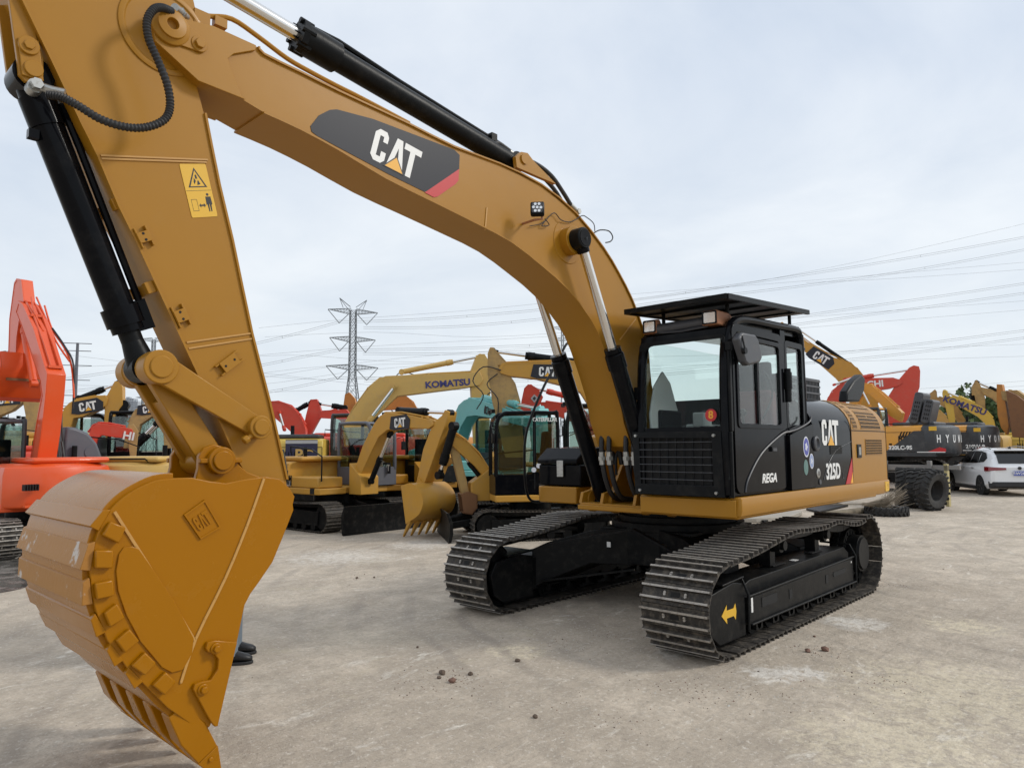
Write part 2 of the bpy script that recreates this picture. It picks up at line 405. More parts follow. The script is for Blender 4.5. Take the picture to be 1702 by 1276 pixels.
def track(parent, path, yc, w, N, fram_m, detail=True, shoes=True, gh=0.034, mats=None, inner=0.035):
    pts, pitch = resample(path, N)
    cx = sum(p[0] for p in pts) / N; cz = sum(p[1] for p in pts) / N
    mats = mats or [SHO, WRN, DRK]
    sm = shoe_mesh(w, pitch, mats, detail, gh)
    ch = MB(); sh = MB(); tr = []
    for i, p in enumerate(pts):
        q = pts[(i + 1) % N]; o = pts[i - 1]
        t = Vector((q[0] - o[0], 0, q[1] - o[1])).normalized(); n = Vector((-t.z, 0, t.x))
        if n.dot(Vector((p[0] - cx, 0, (p[1] - cz) * 3))) < 0: n = -n
        y = n.cross(t) if False else Vector((0, 1, 0)); t = y.cross(n)
        R = Matrix((t, y, n)).transposed()
        c = Vector((p[0], yc, p[1])) - n * gh
        tr.append((c, R))
        for s in (-1, 1):
            cc = c - n * 0.055; M = MB(Matrix.Translation(cc) @ R.to_4x4())
            M.box((0, s * min(0.095, w * 0.17), 0), (pitch * 1.02, 0.035, 0.075)); ch.add(M.v, M.f)
    o = ch.build('track_chain', [UND], parent); o['kind'] = 'stuff'
    if shoes:
        me = sm.mesh('track_shoe', mats)
        for c, R in tr: inst('track_shoe', me, o, c, R)
    else:
        for c, R in tr:
            T4 = Matrix.Translation(c) @ R.to_4x4()
            sh.add([T4 @ Vector(v) for v in sm.v], []); off = len(sh.v) - len(sm.v)
            for f, mi in zip(sm.f, sm.m): sh.f.append([k + off for k in f]); sh.m.append(mi)
        tag(sh.build('track_shoes', mats, o, fix=False), None, None, kind='stuff')
    return o, pitch
def oval(x0, x1, r0, r1, zb, n=14):      # belt path: front wheel x1/r1, rear wheel x0/r0
    out = [(x1 + r1 * sin(a), zb + r1 - r1 * cos(a)) for a in [pi * i / n for i in range(n + 1)]]
    out += [(x0 + (x1 - x0) * t, zb + 2 * (r0 + (r1 - r0) * t) - 0.03 * sin(pi * t)) for t in (0.75, 0.5, 0.25)]
    out += [(x0 - r0 * sin(a), zb + r0 + r0 * cos(a)) for a in [pi * i / n for i in range(n + 1)]]
    return out

# ------------------------------------------------------------------ the large excavator in front
main = empty('excavator', (0, 0, 0), 0, 'large yellow and black crawler excavator in the foreground with its boom reaching over the yard', 'excavator', 'parked excavators')
MAINGRP = 'parked excavators'
tp = [(1.91 + 0.41 * sin(pi * i / 16), 0.41 - 0.41 * cos(pi * i / 16)) for i in range(17)]
tp += crv([(1.91, 0.82), (1.35, 0.862), (0.85, 0.925), (0.42, 0.968), (0.0, 0.952), (-0.4, 0.945), (-0.8, 0.972), (-1.2, 0.915), (-1.55, 0.90), (-1.84, 0.955)], 4)[1:-1]
tp += [(-1.84 - 0.4775 * sin(pi * i / 16), 0.4775 + 0.4775 * cos(pi * i / 16)) for i in range(17)]
for s in (-1, 1):
    yc = 1.292 * s
    ch, pitch = track(main, tp, yc, 0.65, 51, UND)
    f = MB(); yo = yc + 0.0 * s
    # side beam with sloping top, roller guards
    def sl(y0, y1, pts, b=f): b.prism(pts, min(y0, y1), max(y0, y1))
    sl(yc - 0.17, yc + 0.17, [(1.42, 0.16), (1.42, 0.50), (1.2, 0.56), (-1.35, 0.60), (-1.5, 0.52), (-1.5, 0.16)])
    sl(yc + s * 0.17, yc + s * 0.245, [(1.38, 0.20), (1.38, 0.43), (-1.42, 0.47), (-1.42, 0.20)])
    f.bar((1.40, yc + s * 0.245, 0.445), (-1.44, yc + s * 0.245, 0.485), 0.03, 0.022)
    f.bar((1.38, yc + s * 0.25, 0.195), (-1.44, yc + s * 0.25, 0.195), 0.05, 0.02)
    # idler guard plates at the front end
    sl(yc + s * 0.165, yc + s * 0.215, [(1.40, 0.10), (1.40, 0.56), (1.62, 0.60), (2.02, 0.55), (2.10, 0.42), (2.05, 0.20), (1.9, 0.10)])
    sl(yc - s * 0.165, yc - s * 0.215, [(1.40, 0.10), (1.40, 0.56), (1.62, 0.60), (2.02, 0.55), (2.10, 0.42), (2.05, 0.20), (1.9, 0.10)])
    f.box((1.62, yc, 0.61), (0.42, 0.44, 0.02), 0, Matrix.Rotation(0.06, 3, 'Y'))
    fo = f.build('track_frame', [UND], main, bevel=0.008)
    fr2 = MB(); fr2.tube([(1.43, yc + s * 0.26, 0.15), (1.43, yc + s * 0.265, 0.47), (1.42, yc + s * 0.20, 0.60), (1.40, yc - s * 0.15, 0.61)], 0.013)
    fr2.tube([(-1.46, yc + s * 0.26, 0.16), (-1.46, yc + s * 0.265, 0.49), (-1.46, yc + s * 0.20, 0.62), (-1.46, yc - s * 0.15, 0.63)], 0.013)
    parts(fr2, 'weld_rib', [UND], fo)
    hp = MB(); hp.box((0.95, yc + s * 0.247, 0.35), (0.34, 0.006, 0.085), 0); hp.box((0.45, yc + s * 0.247, 0.33), (0.07, 0.006, 0.09)); hp.box((-0.55, yc + s * 0.247, 0.34), (0.07, 0.006, 0.09)); hp.box((-0.95, yc + s * 0.247, 0.36), (0.4, 0.006, 0.05))
    hp.box((0.30, yc + s * 0.03, 0.583), (0.30, 0.10, 0.008)); hp.box((-0.75, yc + s * 0.03, 0.598), (0.30, 0.10, 0.008))
    parts(hp, 'opening', [DRK], fo)
    for x in (1.15, 0.78, 0.40, 0.02, -0.36, -0.74, -1.12, -1.38):
        rl = MB(); rl.lathe((x, yc - 0.19, 0.155), (0, 1, 0), [(0, 0), (0.06, 0), (0.06, 0.03), (0.10, 0.03), (0.10, 0.06), (0.085, 0.09), (0.07, 0.19), (0.085, 0.29), (0.10, 0.32), (0.10, 0.35), (0.06, 0.35), (0.06, 0.38), (0, 0.38)], 18)
        rl.cyl((x, yc - 0.23, 0.155), (x, yc + 0.23, 0.155), 0.04, n=12)
        rl.box((x, yc + s * 0.215, 0.16), (0.14, 0.03, 0.10)); rl.build('track_roller', [UND], fo)
    for x in (0.42, -0.80):
        c = MB(); c.cyl((x, yc - 0.16, 0.80), (x, yc + 0.16, 0.80), 0.075, n=18); c.cyl((x, yc + s * 0.16, 0.80), (x, yc + s * 0.20, 0.80), 0.05, n=16); c.box((x, yc, 0.68), (0.12, 0.12, 0.2)); c.build('carrier_roller', [UND], fo)
    sp = MB(); n = 21; op = []
    for i in range(n * 2): r = 0.345 if i % 2 == 0 else 0.30; op.append((-1.84 + r * cos(pi * i / n), 0.4775 + r * sin(pi * i / n)))
    sp.prism(op, yc - 0.03, yc + 0.03)
    sp.cyl((-1.84, yc - 0.10, 0.4775), (-1.84, yc + s * 0.22, 0.4775), 0.22, n=32)
    sp.cyl((-1.84, yc + s * 0.215, 0.4775), (-1.84, yc + s * 0.245, 0.4775), 0.20, 0.19, n=32)
    for i in range(16):
        a = 2 * pi * i / 16; sp.cyl((-1.84 + 0.25 * cos(a), yc + s * 0.02, 0.4775 + 0.25 * sin(a)), (-1.84 + 0.25 * cos(a), yc + s * 0.10, 0.4775 + 0.25 * sin(a)), 0.022, n=8)
    sp.cyl((-1.84, yc, 0.4775), (-1.84, yc + s * 0.09, 0.4775), 0.29, n=32)
    sp.build('drive_sprocket', [GRY if False else UND], main)
    idl = MB(); idl.lathe((1.91, yc - 0.09, 0.41), (0, 1, 0), [(0.08, 0), (0.29, 0.0), (0.29, 0.05), (0.33, 0.05), (0.33, 0.13), (0.29, 0.13), (0.29, 0.18), (0.08, 0.18)], 32); idl.cyl((1.91, yc - 0.17, 0.41), (1.91, yc + 0.17, 0.41), 0.08)
    idl.build('idler_wheel', [UND], main)
# arrow print, labels on the track frames
ar = [(-0.16, 0.0), (-0.05, 0.085), (-0.055, 0.035), (0.09, 0.035), (0.13, 0.075), (0.15, 0.0), (0.13, -0.075), (0.09, -0.035), (-0.055, -0.035), (-0.05, -0.085)]
ar = [(-x * 0.9, z * 0.95) for x, z in ar]
b = MB(); b.prism([(1.72 + p[0], 0.345 + p[1]) for p in ar], 1.292 + 0.216, 1.292 + 0.2185); b.build('arrow_marking', [STK], main)
b = MB(); b.box((1.33, 1.292 + 0.2475, 0.36), (0.035, 0.003, 0.13)); b.box((0.02, 1.292 + 0.12, 0.6), (0.10, 0.06, 0.004)); b.box((-1.35, 1.5395, 0.43), (0.02, 0.003, 0.02)); parts(b, 'label_sticker', [WHT], main)
# car body: X-shaped centre frame
cf = MB()
for sx in (-1, 1):
    for sy in (-1, 1):
        secs = []
        for t, (x, y, zl, zh, w) in enumerate([(0.25, 0.15, 0.46, 0.90, 0.95), (0.62, 0.62, 0.46, 0.84, 0.60), (0.95, 1.02, 0.26, 0.70, 0.55), (1.06, 1.16, 0.16, 0.62, 0.55)]):
            x *= sx; y *= sy; d = Vector((-0.3 * sy * sx, 1.0, 0)).normalized() if False else Vector((sx, 0, 0))
            secs.append([(x - w / 2, y, zl), (x + w / 2, y, zl), (x + w / 2, y, zh), (x - w / 2, y, zh)])
        cf.loft(secs)
cf.box((0, 0, 0.68), (1.5, 1.2, 0.40)); cf.cyl((0, 0, 0.85), (0, 0, 0.95), 0.78, n=40)
cf.build('centre_frame', [UND], main, bevel=0.01)
b = MB(); b.bar((1.335, -0.9, 0.70), (0.93, 0.0, 0.90), 0.05, 0.02); b.bar((1.335, -1.02, 0.27), (0.93, 0.0, 0.46), 0.05, 0.02); b.bar((1.335, 0.9, 0.70), (0.93, 0.0, 0.90), 0.05, 0.02)
b.build('frame_flange', [UND], main)
fl = MB(); fl.box((0.905, -0.36, 0.70), (0.004, 0.05, 0.06)); fl.build('label_sticker', [WHT], main)
b = MB(); b.lathe((0, 0, 0.95), (0, 0, 1), [(0, 0), (0.70, 0), (0.70, 0.06), (0.62, 0.06), (0.62, 0.11), (0.74, 0.11), (0.74, 0.17), (0, 0.17)], 48)
b.build('slewing_ring', [UND], main)

# upper frame (deck skirts)
FZ0, FZ1 = 1.13, 1.33
b = MB()
b.prism([(1.40, 0.40), (1.40, 1.47), (-2.6, 1.49), (-2.6, 0.40)], FZ0, FZ1 - 0.004, 'z')
uf = b.build('upper_frame', [YEL], main, bevel=0.02)
b = MB()   # rounded left skirt running to the tail
sec = [(1.472, 1.325), (1.472, 1.335), (1.455, 1.34), (1.50, 1.34)]
prof = [(1.44, FZ0 + 0.01), (1.49, FZ0 + 0.03), (1.505, FZ0 + 0.08), (1.505, FZ1 - 0.01), (1.495, FZ1 + 0.006), (1.44, FZ1 + 0.006)]
secs = []
for x, k in ((1.405, 0.985), (1.39, 1.0), (-2.9, 1.0), (-3.10, 0.995), (-3.22, 0.985), (-3.28, 0.96)):
    zs = FZ0 + (0.0 if x > -2.8 else {-2.9: 0.0, -3.10: 0.015, -3.22: 0.05, -3.28: 0.12}[x])
    secs.append([(x, y * k, max(z, zs + (z - FZ0) * 0.3) if z < 1.3 else z) for y, z in prof])
b.loft(secs); b.build('left_skirt', [YEL], main, bevel=0.006)
b = MB(); b.prism([(1.406, 0.42), (1.406, 1.46), (1.43, 1.46), (1.43, 0.42)], FZ0 + 0.02, FZ1 - 0.02, 'z'); b.build('front_skirt', [YEL], main, bevel=0.006)
b = MB(); b.prism([(0.88, -0.84), (0.88, -1.42), (0.82, -1.49), (-2.6, -1.49), (-2.6, -0.84)], FZ0, FZ1, 'z'); b.prism([(0.62, -0.84), (0.62, -0.60), (-2.6, -0.60), (-2.6, -0.84)], FZ0, FZ1 - 0.02, 'z')
b.build('right_skirt', [YEL], main, bevel=0.015)
b = MB(); b.prism([(1.25, -0.50), (1.25, 0.40), (-2.6, 0.40), (-2.6, -0.60), (0.6, -0.60), (0.9, -0.50)], FZ0 - 0.02, FZ0 + 0.06, 'z')
for y in (-0.52, -0.23, 0.20, 0.45):   # boom and ram brackets
    b.prism([(-0.3, FZ0 + 0.05), (1.22, FZ0 + 0.05), (1.18, 1.30), (1.0, 1.33), (0.72, 1.72), (0.52, 1.94), (0.34, 1.90), (0.2, 1.7), (-0.3, 1.4)], y - 0.02, y + 0.02)
for y in (-0.52, -0.20, 0.20, 0.52):
    b.cyl((0.977, y - 0.03, 1.20), (0.977, y + 0.03, 1.20), 0.13, n=28)
b.box((1.26, 0.0, 1.145), (0.06, 1.0, 0.05))
b.build('boom_bracket', [YEL], main, bevel=0.005)

# counterweight and engine bay
def cwout(off=0.0, x0=-2.55):
    out = [(x0, 1.46 - off)]
    for i in range(13):
        a = radians(-14 + 0) ; t = i / 12; ang = radians(28) * (1 - 2 * t)
        out.append((-3.34 + off - (cos(ang) - 1) * 2.6 * 1.0 + 0.0, (1.40 - off) * sin(ang) / sin(radians(28))))
    out.append((x0, -1.46 + off)); return out
b = MB(); secs = []
for z, o in ((1.20, 0.10), (1.26, 0.03), (1.34, 0.0), (2.05, 0.0), (2.20, 0.04), (2.27, 0.12)):
    secs.append([(x, y, z) for x, y in cwout(o)])
b.loft(secs); cwt = b.build('counterweight', [YEL], main, bevel=0.01)
def hood(z0=1.336, dz=0.0, y=1.468, top=2.40):
    s = [(y, z0)]; s += [(y, 1.98)]
    for i in range(1, 8):
        a = pi / 2 * i / 8; s.append((y - 0.42 + 0.42 * cos(a), 1.98 + (top - 1.98) * sin(a)))
    s.append((y - 0.50, top)); return s
hs = hood()
b = MB(); hsec = hs + [(-1.0, 2.40), (-1.4, 2.30), (-1.45, 2.1), (-1.45, 1.336)]
b.prism([(p[0], p[1]) for p in hsec], -1.765, -0.52, 'x', 0); b.build('side_panel_black', [BLK], main, bevel=0.0)
b = MB(); b.prism([(p[0] + (0.004 if p[0] > 0 else -0.002), p[1] + (0.006 if p[1] > 1.5 else 0)) for p in hsec], -3.18, -1.775, 'x', 0)
yp = b.build('side_panel_yellow', [YEL], main, bevel=0.0)
# panel seams
b = MB()
for x in (-1.77, -3.19): b.box((x, 1.474, 1.75), (0.012, 0.004, 0.80))
b.box((-2.47, 1.4745, 2.0), (1.40, 0.004, 0.010)); parts(b, 'panel_seam', [DRK], main)
def hpt(s, off):         # point on the hood side curve; s in 0..1 by height/arc
    P = hood(); D = [0]
    for a, c in zip(P, P[1:]): D.append(D[-1] + hypot(c[0] - a[0], c[1] - a[1]))
    t = s * D[-1]; k = 0
    while k < len(D) - 2 and D[k + 1] < t: k += 1
    f = (t - D[k]) / (D[k + 1] - D[k]); a, c = P[k], P[k + 1]
    l = hypot(c[0] - a[0], c[1] - a[1]); nx, nz = (c[1] - a[1]) / l, -(c[0] - a[0]) / l
    return (a[0] + (c[0] - a[0]) * f + nx * off, a[1] + (c[1] - a[1]) * f + nz * off)
def hpatch(b, x0, x1, s0, s1, o0, o1, mi=0, n=8):
    secs = []
    for i in range(n + 1):
        s = s0 + (s1 - s0) * i / n; p = hpt(s, o0); q = hpt(s, o1)
        secs.append([(x0, p[0], p[1]), (x1, p[0], p[1]), (x1, q[0], q[1]), (x0, q[0], q[1])])
    b.loft(secs, mi)
def grille(name, x0, x1, s0, s1, nx, ns, parent):
    b = MB(); hpatch(b, x0, x1, s0, s1, 0.0065, 0.0075, 0, 14); g = b.build(name, [DRK], parent)
    b = MB(); ds = (s1 - s0) / ns
    for i in range(ns + 1): s = s0 + ds * i; hpatch(b, x0 - 0.004, x1 + 0.004, s - ds * 0.12, s + ds * 0.12, 0.004, 0.0105, 0, 1)
    for i in range(nx + 1):
        x = x0 + (x1 - x0) * i / nx; hpatch(b, x - 0.004, x + 0.004, s0, s1, 0.005, 0.009, 0, 12)
    b.build('grille_bars', [YEL], g)
grille('vent_grille', -2.98, -2.17, 0.50, 0.93, 16, 12, main)
grille('vent_grille', -2.02, -1.86, 0.50, 0.93, 5, 12, main)
grille('vent_grille', -2.98, -2.30, 0.255, 0.40, 14, 6, main)
b = MB(); hpatch(b, -1.42, -1.02, 0.27, 0.345, 0.002, 0.004)
b.build('vent_grille', [DRK], main)
b = MB()
for i in range(6): hpatch(b, -1.42, -1.02, 0.27 + i * 0.0145, 0.274 + i * 0.0145, 0.003, 0.010, 0, 1)
b.build('grille_bars', [BLM], main)
b = MB(); b.box((-2.03, 1.478, 1.74), (0.15, 0.012, 0.17), 0); b.box((-2.03, 1.486, 1.74), (0.08, 0.006, 0.10), 1); b.build('door_latch', [BLM, STL], main)
b = MB(); b.prism([(-1.765, 1.34), (-1.765, 1.66), (-1.50, 1.34)], 1.4685, 1.4735); b.build('red_stripe', [RED], main)
b = MB(); b.prism([(-1.775, 1.345), (-1.775, 1.50), (-1.67, 1.345)], 1.4695, 1.4750); b.build('amber_stripe', [TRI], main)
MS = lambda x, z, y=1.4695: plane_M((x, y, z), (-1, 0, 0), (0, 0, 1))
cat_logo(MS(-1.06, 1.965, 1.4695), 0.30, 'logo_print', main)
text('325D', 0.25, MS(-1.10, 1.50), WHT, 'model_print', main, bold=0.008, sx=0.84)
text('L', 0.10, MS(-1.43, 1.445), GRY, 'model_print', main, sx=0.8)
b = MB(); b.box((-3.02, 1.5065, 1.25), (0.16, 0.003, 0.13)); b.build('label_sticker', [STK], main)
text('!', 0.09, MS(-3.05, 1.25, 1.508), INK, 'sticker_print', main)
# fine sweep line across the black panel
b = MB(); b.tube(crv([(-0.78, 1.471, 1.42), (-0.95, 1.471, 1.60), (-1.25, 1.471, 1.76), (-1.76, 1.471, 1.86)]), 0.0035, 5); b.build('panel_crease', [GRY], main)
# hood top: grating, intake pipe, engine cover
b = MB(); b.prism([(-0.62, 2.39), (-0.62, 2.66), (-1.95, 2.66), (-2.05, 2.39)], 0.40, 1.02, 'y', 0); gb = b.build('engine_cover', [DRK], main)
b = MB()
for i in range(27): x = -0.66 - i * 0.05; b.box((x, 1.03, 2.525), (0.014, 0.02, 0.27)); b.box((x, 0.71, 2.668), (0.014, 0.62, 0.016))
for z in (2.40, 2.49, 2.58, 2.655): b.box((-1.31, 1.035, z), (1.34, 0.022, 0.022))
for y in (0.45, 0.6, 0.75, 0.9, 1.03): b.box((-1.31, y, 2.67), (1.34, 0.02, 0.02))
b.build('cover_grating', [GRY], gb)
b = MB(); b.prism([(-3.328, 2.452), (-3.401, 2.617), (-3.741, 2.801), (-4.088, 2.918), (-4.249, 2.852), (-4.163, 2.657), (-3.913, 2.476)], 0.80, 0.93); b.build('intake_duct', [BLM], main, bevel=0.03)

# ------------------------------------------------------------------ cab
cab = MB(); CX0, CX1, CY0, CY1, CZ0 = -0.50, 1.44, 0.42, 1.42, 1.34
# floor box, rear wall, roof
cab.box((0.47, 0.92, 1.38), (1.92, 0.98, 0.08))
# left lower body panel (flush sheet, cut by the door)
cab.prism([(1.43, 1.345), (1.43, 1.95), (-0.48, 1.95), (-0.48, 1.345)], 1.385, 1.415)
cab.prism([(-.54, 1.345), (0.13, 1.345), (0.13, 1.92), (-0.10, 1.975), (-.54, 2.06)], 1.41, 1.4675)
cab.prism([(1.40, 1.345), (1.40, 1.95), (-0.48, 1.95), (-0.48, 1.345)], 0.42, 0.45)
cab.box((-0.47, 0.92, 1.75), (0.05, 0.98, 0.80))
def post(pts, w=0.075, d=0.075): 
    for a, c in zip(pts, pts[1:]): cab.bar(a, c, w, d)
for y in (CY0 + 0.04, CY1 - 0.04):
    cab.tube(crv([(1.42, y, 1.36), (1.425, y, 2.0), (1.40, y, 2.60), (1.34, y, 2.86), (1.22, y, 3.0), (0.95, y, 3.07), (0.2, y, 3.10), (-0.34, y, 3.12), (-0.44, y, 3.06), (-0.47, y, 2.9), (-0.475, y, 1.4)], 5), 0.048, 10)
cab.box((0.45, 1.385, 2.2), (0.06, 0.05, 1.75)) if False else None
cab.bar((0.10, 1.39, 1.38), (0.10, 1.39, 3.06), 0.05, 0.12, up=(1, 0, 0))
cab.bar((1.42, 0.45, 1.97), (1.42, 1.39, 1.97), 0.05, 0.06)
cab.bar((1.36, 0.45, 2.90), (1.36, 1.39, 2.90), 0.06, 0.09)
cab.bar((-0.47, 0.45, 2.98), (-0.47, 1.39, 2.98), 0.05, 0.2); cab.bar((-0.47, 0.45, 2.1), (-0.47, 1.39, 2.1), 0.05, 0.1)
cab.prism([(1.30, 2.93), (1.20, 3.03), (0.9, 3.10), (0.2, 3.13), (-0.40, 3.14), (-0.46, 3.08), (-0.3, 3.04), (0.9, 3.0)], 0.47, 1.37)
cabo = cab.build('cab', [BLK], main, bevel=0.006)
# door: frame with two sliding panes, lower panel and curved seam
b = MB(); b.ring(rrect(0.16, 1.34, 1.36, 3.00, 0.10), rrect(0.24, 1.26, 2.02, 2.92, 0.05), 1.415, 1.435)
b.ring(rrect(0.24, 1.28, 1.985, 2.90, 0.05), rrect(0.285, 1.235, 2.03, 2.855, 0.04), 1.43, 1.447)
b.box((0.80, 1.432, 2.44), (0.045, 0.02, 0.83))
door = b.build('cab_door', [BLK], main, bevel=0.004)
b = MB(); b.box((0.55, 1.425, 2.44), (0.52, 0.006, 0.84)); b.box((1.03, 1.42, 2.44), (0.46, 0.006, 0.84)); b.build('door_pane', [GLS], door)
b = MB(); b.tube(crv([(1.17, 1.438, 1.37), (1.10, 1.44, 1.50), (0.78, 1.44, 1.74), (0.30, 1.445, 1.93), (0.12, 1.472, 1.965), (-0.10, 1.474, 2.0), (-0.40, 1.474, 2.075), (-0.47, 1.474, 2.14)], 6), 0.010, 6)
b.build('door_trim', [GRY], door)
b = MB(); b.box((0.50, 1.445, 1.78), (0.13, 0.02, 0.05), 0); b.box((0.50, 1.456, 1.775), (0.09, 0.006, 0.03), 1); b.build('door_handle', [BLM, GRY], door)
b = MB(); b.cyl((0.10, 1.455, 2.28), (0.10, 1.455, 2.64), 0.035, n=12); b.cyl((0.10, 1.455, 2.42), (0.10, 1.455, 2.60), 0.045, n=12); b.build('hinge', [BLM], door)
# windows
b = MB(); b.prism(rrect(0.455, 1.375, 1.97, 2.86, 0.06), 1.395, 1.401, 'x')
wf = b.build('windscreen', [GLS], cabo)
b = MB(); b.ring(rrect(0.44, 1.395, 1.955, 2.885, 0.05), rrect(0.485, 1.375, 1.98, 2.845, 0.035)[:6] + [(0.485 + .13 - .13 * sin(pi / 10 * i), 2.845 - .13 + .13 * cos(pi / 10 * i)) for i in range(6)] + rrect(0.485, 1.375, 1.98, 2.845, 0.035)[12:], 1.40, 1.412, 'x'); b.build('windscreen_seal', [BLM], cabo)
b = MB(); b.prism(rrect(-0.42, 0.03, 2.02, 2.92, 0.05), 1.39, 1.396); b.build('rear_side_window', [GLS], cabo)
b = MB(); b.ring(rrect(-0.46, 0.06, 1.98, 2.96, 0.06), rrect(-0.40, 0.01, 2.04, 2.90, 0.05), 1.40, 1.418); b.build('window_frame', [BLK], cabo)
b = MB(); b.prism(rrect(-0.42, 1.36, 1.96, 2.92, 0.10), 0.435, 0.441); b.build('right_side_window', [GLS], cabo)
b = MB(); b.prism(rrect(0.47, 1.37, 2.16, 2.88, 0.05), -0.47, -0.464, 'x'); b.build('rear_window', [GLS], cabo)
# interior
b = MB(); b.prism([(0.05, 1.5), (0.05, 1.9), (-0.02, 2.0), (-0.12, 2.75), (-0.22, 2.78), (-0.26, 2.0), (-0.28, 1.5)], 0.68, 1.16)
b.prism([(-0.1, 1.75), (0.42, 1.78), (0.46, 1.88), (0.40, 1.93), (-0.1, 1.95)], 0.68, 1.16); b.build('driver_seat', [SEA], main, bevel=0.04)
b = MB(); b.box((0.25, 0.59, 1.72), (0.75, 0.16, 0.55)); b.box((0.25, 1.24, 1.72), (0.6, 0.14, 0.45)); b.box((-0.35, 0.92, 1.95), (0.15, 0.9, 0.5)); b.box((0.95, 0.50, 1.95), (0.45, 0.06, 0.5))
b.build('console', [SEA], main, bevel=0.03)
b = MB(); b.prism([(1.25, 1.45), (1.32, 2.15), (1.22, 2.45), (1.05, 2.62), (0.9, 2.5), (0.72, 2.12), (0.62, 1.8), (0.60, 1.45)], 0.47, 0.50)  # grey sheet added to mimic a slanting grey area in the windscreen; two boxes
b.box((0.35, 0.62, 2.02), (0.62, 0.18, 0.07)); b.box((0.60, 0.70, 2.10), (0.18, 0.14, 0.16)); b.build('grey_sheet', [LGR], main, bevel=0.02)
b = MB(); b.box((-0.02, 1.0, 2.18), (0.2, 0.5, 0.5)); b.build('maroon_jacket', [MAR], main, bevel=0.06)
b = MB(); 
for y in (0.72, 1.16): b.cyl((0.55, y, 1.9), (0.58, y, 2.12), 0.018, n=8); b.sph((0.585, y, 2.16), 0.045, 10)
for y in (0.85, 1.02): b.cyl((0.95, y, 1.4), (0.9, y, 2.02), 0.014, n=8)
b.tube(crv([(0.3, 1.25, 2.1), (0.15, 1.3, 2.35), (0.2, 1.28, 2.55), (0.32, 1.27, 2.62)]), 0.012, 6); b.build('control_lever', [BLM], main)
# lower guard in front of the cab with a welded grid
b = MB(); b.ring([(0.40, 1.335), (1.38, 1.335), (1.36, 1.955), (0.375, 1.965)], [(0.47, 1.44), (1.28, 1.44), (1.26, 1.89), (0.455, 1.90)], 1.46, 1.485, 'x')
gd = b.build('front_guard', [BLM], main, bevel=0.004)
b = MB()
for i in range(9): y = 0.50 + i * 0.093; b.box((1.470, y, 1.665), (0.012, 0.018, 0.46))
parts(b, 'guard_bar', [BLM], gd)
b = MB()
for i in range(6): z = 1.49 + i * 0.073; b.cyl((1.482, 0.46, z), (1.482, 1.27, z), 0.004, n=6)
parts(b, 'guard_wire', [GRY], gd)
b = MB(); b.box((1.43, 0.88, 1.66), (0.02, 0.86, 0.5)); b.build('guard_backing', [DRK], gd)
for y, z in ((0.42, 1.925), (1.29, 1.915), (0.46, 1.375), (1.30, 1.375)):
    b = MB(); b.cyl((1.483, y, z), (1.50, y, z), 0.019, 0.014, n=10); b.build('guard_bolt', [STL], gd)
b = MB(); b.box((1.425, 1.425, 1.64), (0.03, 0.05, 0.62)); b.box((1.41, 1.435, 2.35), (0.05, 0.03, 0.8)); b.build('corner_moulding', [BLM], main, bevel=0.008)
b = MB(); b.cyl((1.405, 0.445, 2.05), (1.40, 0.445, 2.72), 0.022, n=10); b.cyl((1.44, 1.41, 1.50), (1.40, 1.41, 2.70), 0.016, n=10)
b.box((1.43, 0.42, 2.36), (0.06, 0.05, 0.13)); b.build('cab_handrail', [BLM], main, bevel=0.0)
b = MB(); b.tube([(1.46, 0.44, 2.02), (1.45, 0.50, 2.30), (1.44, 0.52, 2.62)], 0.008, 6); b.bar((1.455, 0.46, 2.04), (1.45, 0.51, 2.50), 0.012, 0.03); b.build('wiper', [BLM], main)
# number roundel, lettering and stickers
b = MB(); b.prism(circ(1.235, 2.11, 0.06, 24), 1.4215, 1.4235, 'x'); b.build('number_sticker', [RED], main)
text('8', 0.105, plane_M((1.4245, 1.235, 2.11), (0, 1, 0), (0, 0, 1)), TRI, 'sticker_print', main, bold=0.002)
text('REGA', 0.125, MS(0.50, 1.50, 1.4175) if False else plane_M((0.62, 1.4375, 1.485), (-1, 0, 0), (0, 0, 1)), WHT, 'lettering', door, bold=0.004, sx=1.12, shear=0.25)
def roundel(x, z, r, rx, c1, c2, y=1.4685):
    b = MB(); b.prism([(x + rx * cos(2 * pi * i / 24), z + r * sin(2 * pi * i / 24)) for i in range(24)], y, y + 0.0015, 'y', 0)
    b.prism([(x + rx * .84 * cos(2 * pi * i / 24), z + r * .84 * sin(2 * pi * i / 24)) for i in range(24)], y, y + 0.0022, 'y', 1)
    b.prism([(x + rx * .5 * cos(2 * pi * i / 10) * (1 if i % 2 else .6), z + r * .5 * sin(2 * pi * i / 10) * (1 if i % 2 else .6)) for i in range(10)], y, y + 0.0030, 'y', 0)
    b.build('round_sticker', [c1, c2], main)
SB = mat('sticker_blue', (0.06, 0.07, 0.36), 0.4); SG = mat('sticker_green_grey', (0.10, 0.20, 0.18), 0.4); SW = mat('sticker_pale_blue', (0.25, 0.32, 0.52), 0.4)
SWH = mat('sticker_white', (0.6, 0.62, 0.68), 0.4)
roundel(-0.30, 1.80, 0.115, 0.085, SWH, SB); roundel(-0.44, 1.64, 0.085, 0.062, SWH, SW); roundel(-0.27, 1.575, 0.085, 0.062, SG, SG)
b = MB(); b.lathe((-0.62, 1.466, 1.50), (0, 1, 0), [(0, 0), (0.055, 0), (0.055, 0.008), (0.045, 0.012), (0, 0.012)], 20, 0); b.box((-0.62, 1.479, 1.50), (0.02, 0.003, 0.05), 1); b.build('lock_cover', [STL, INK], main)
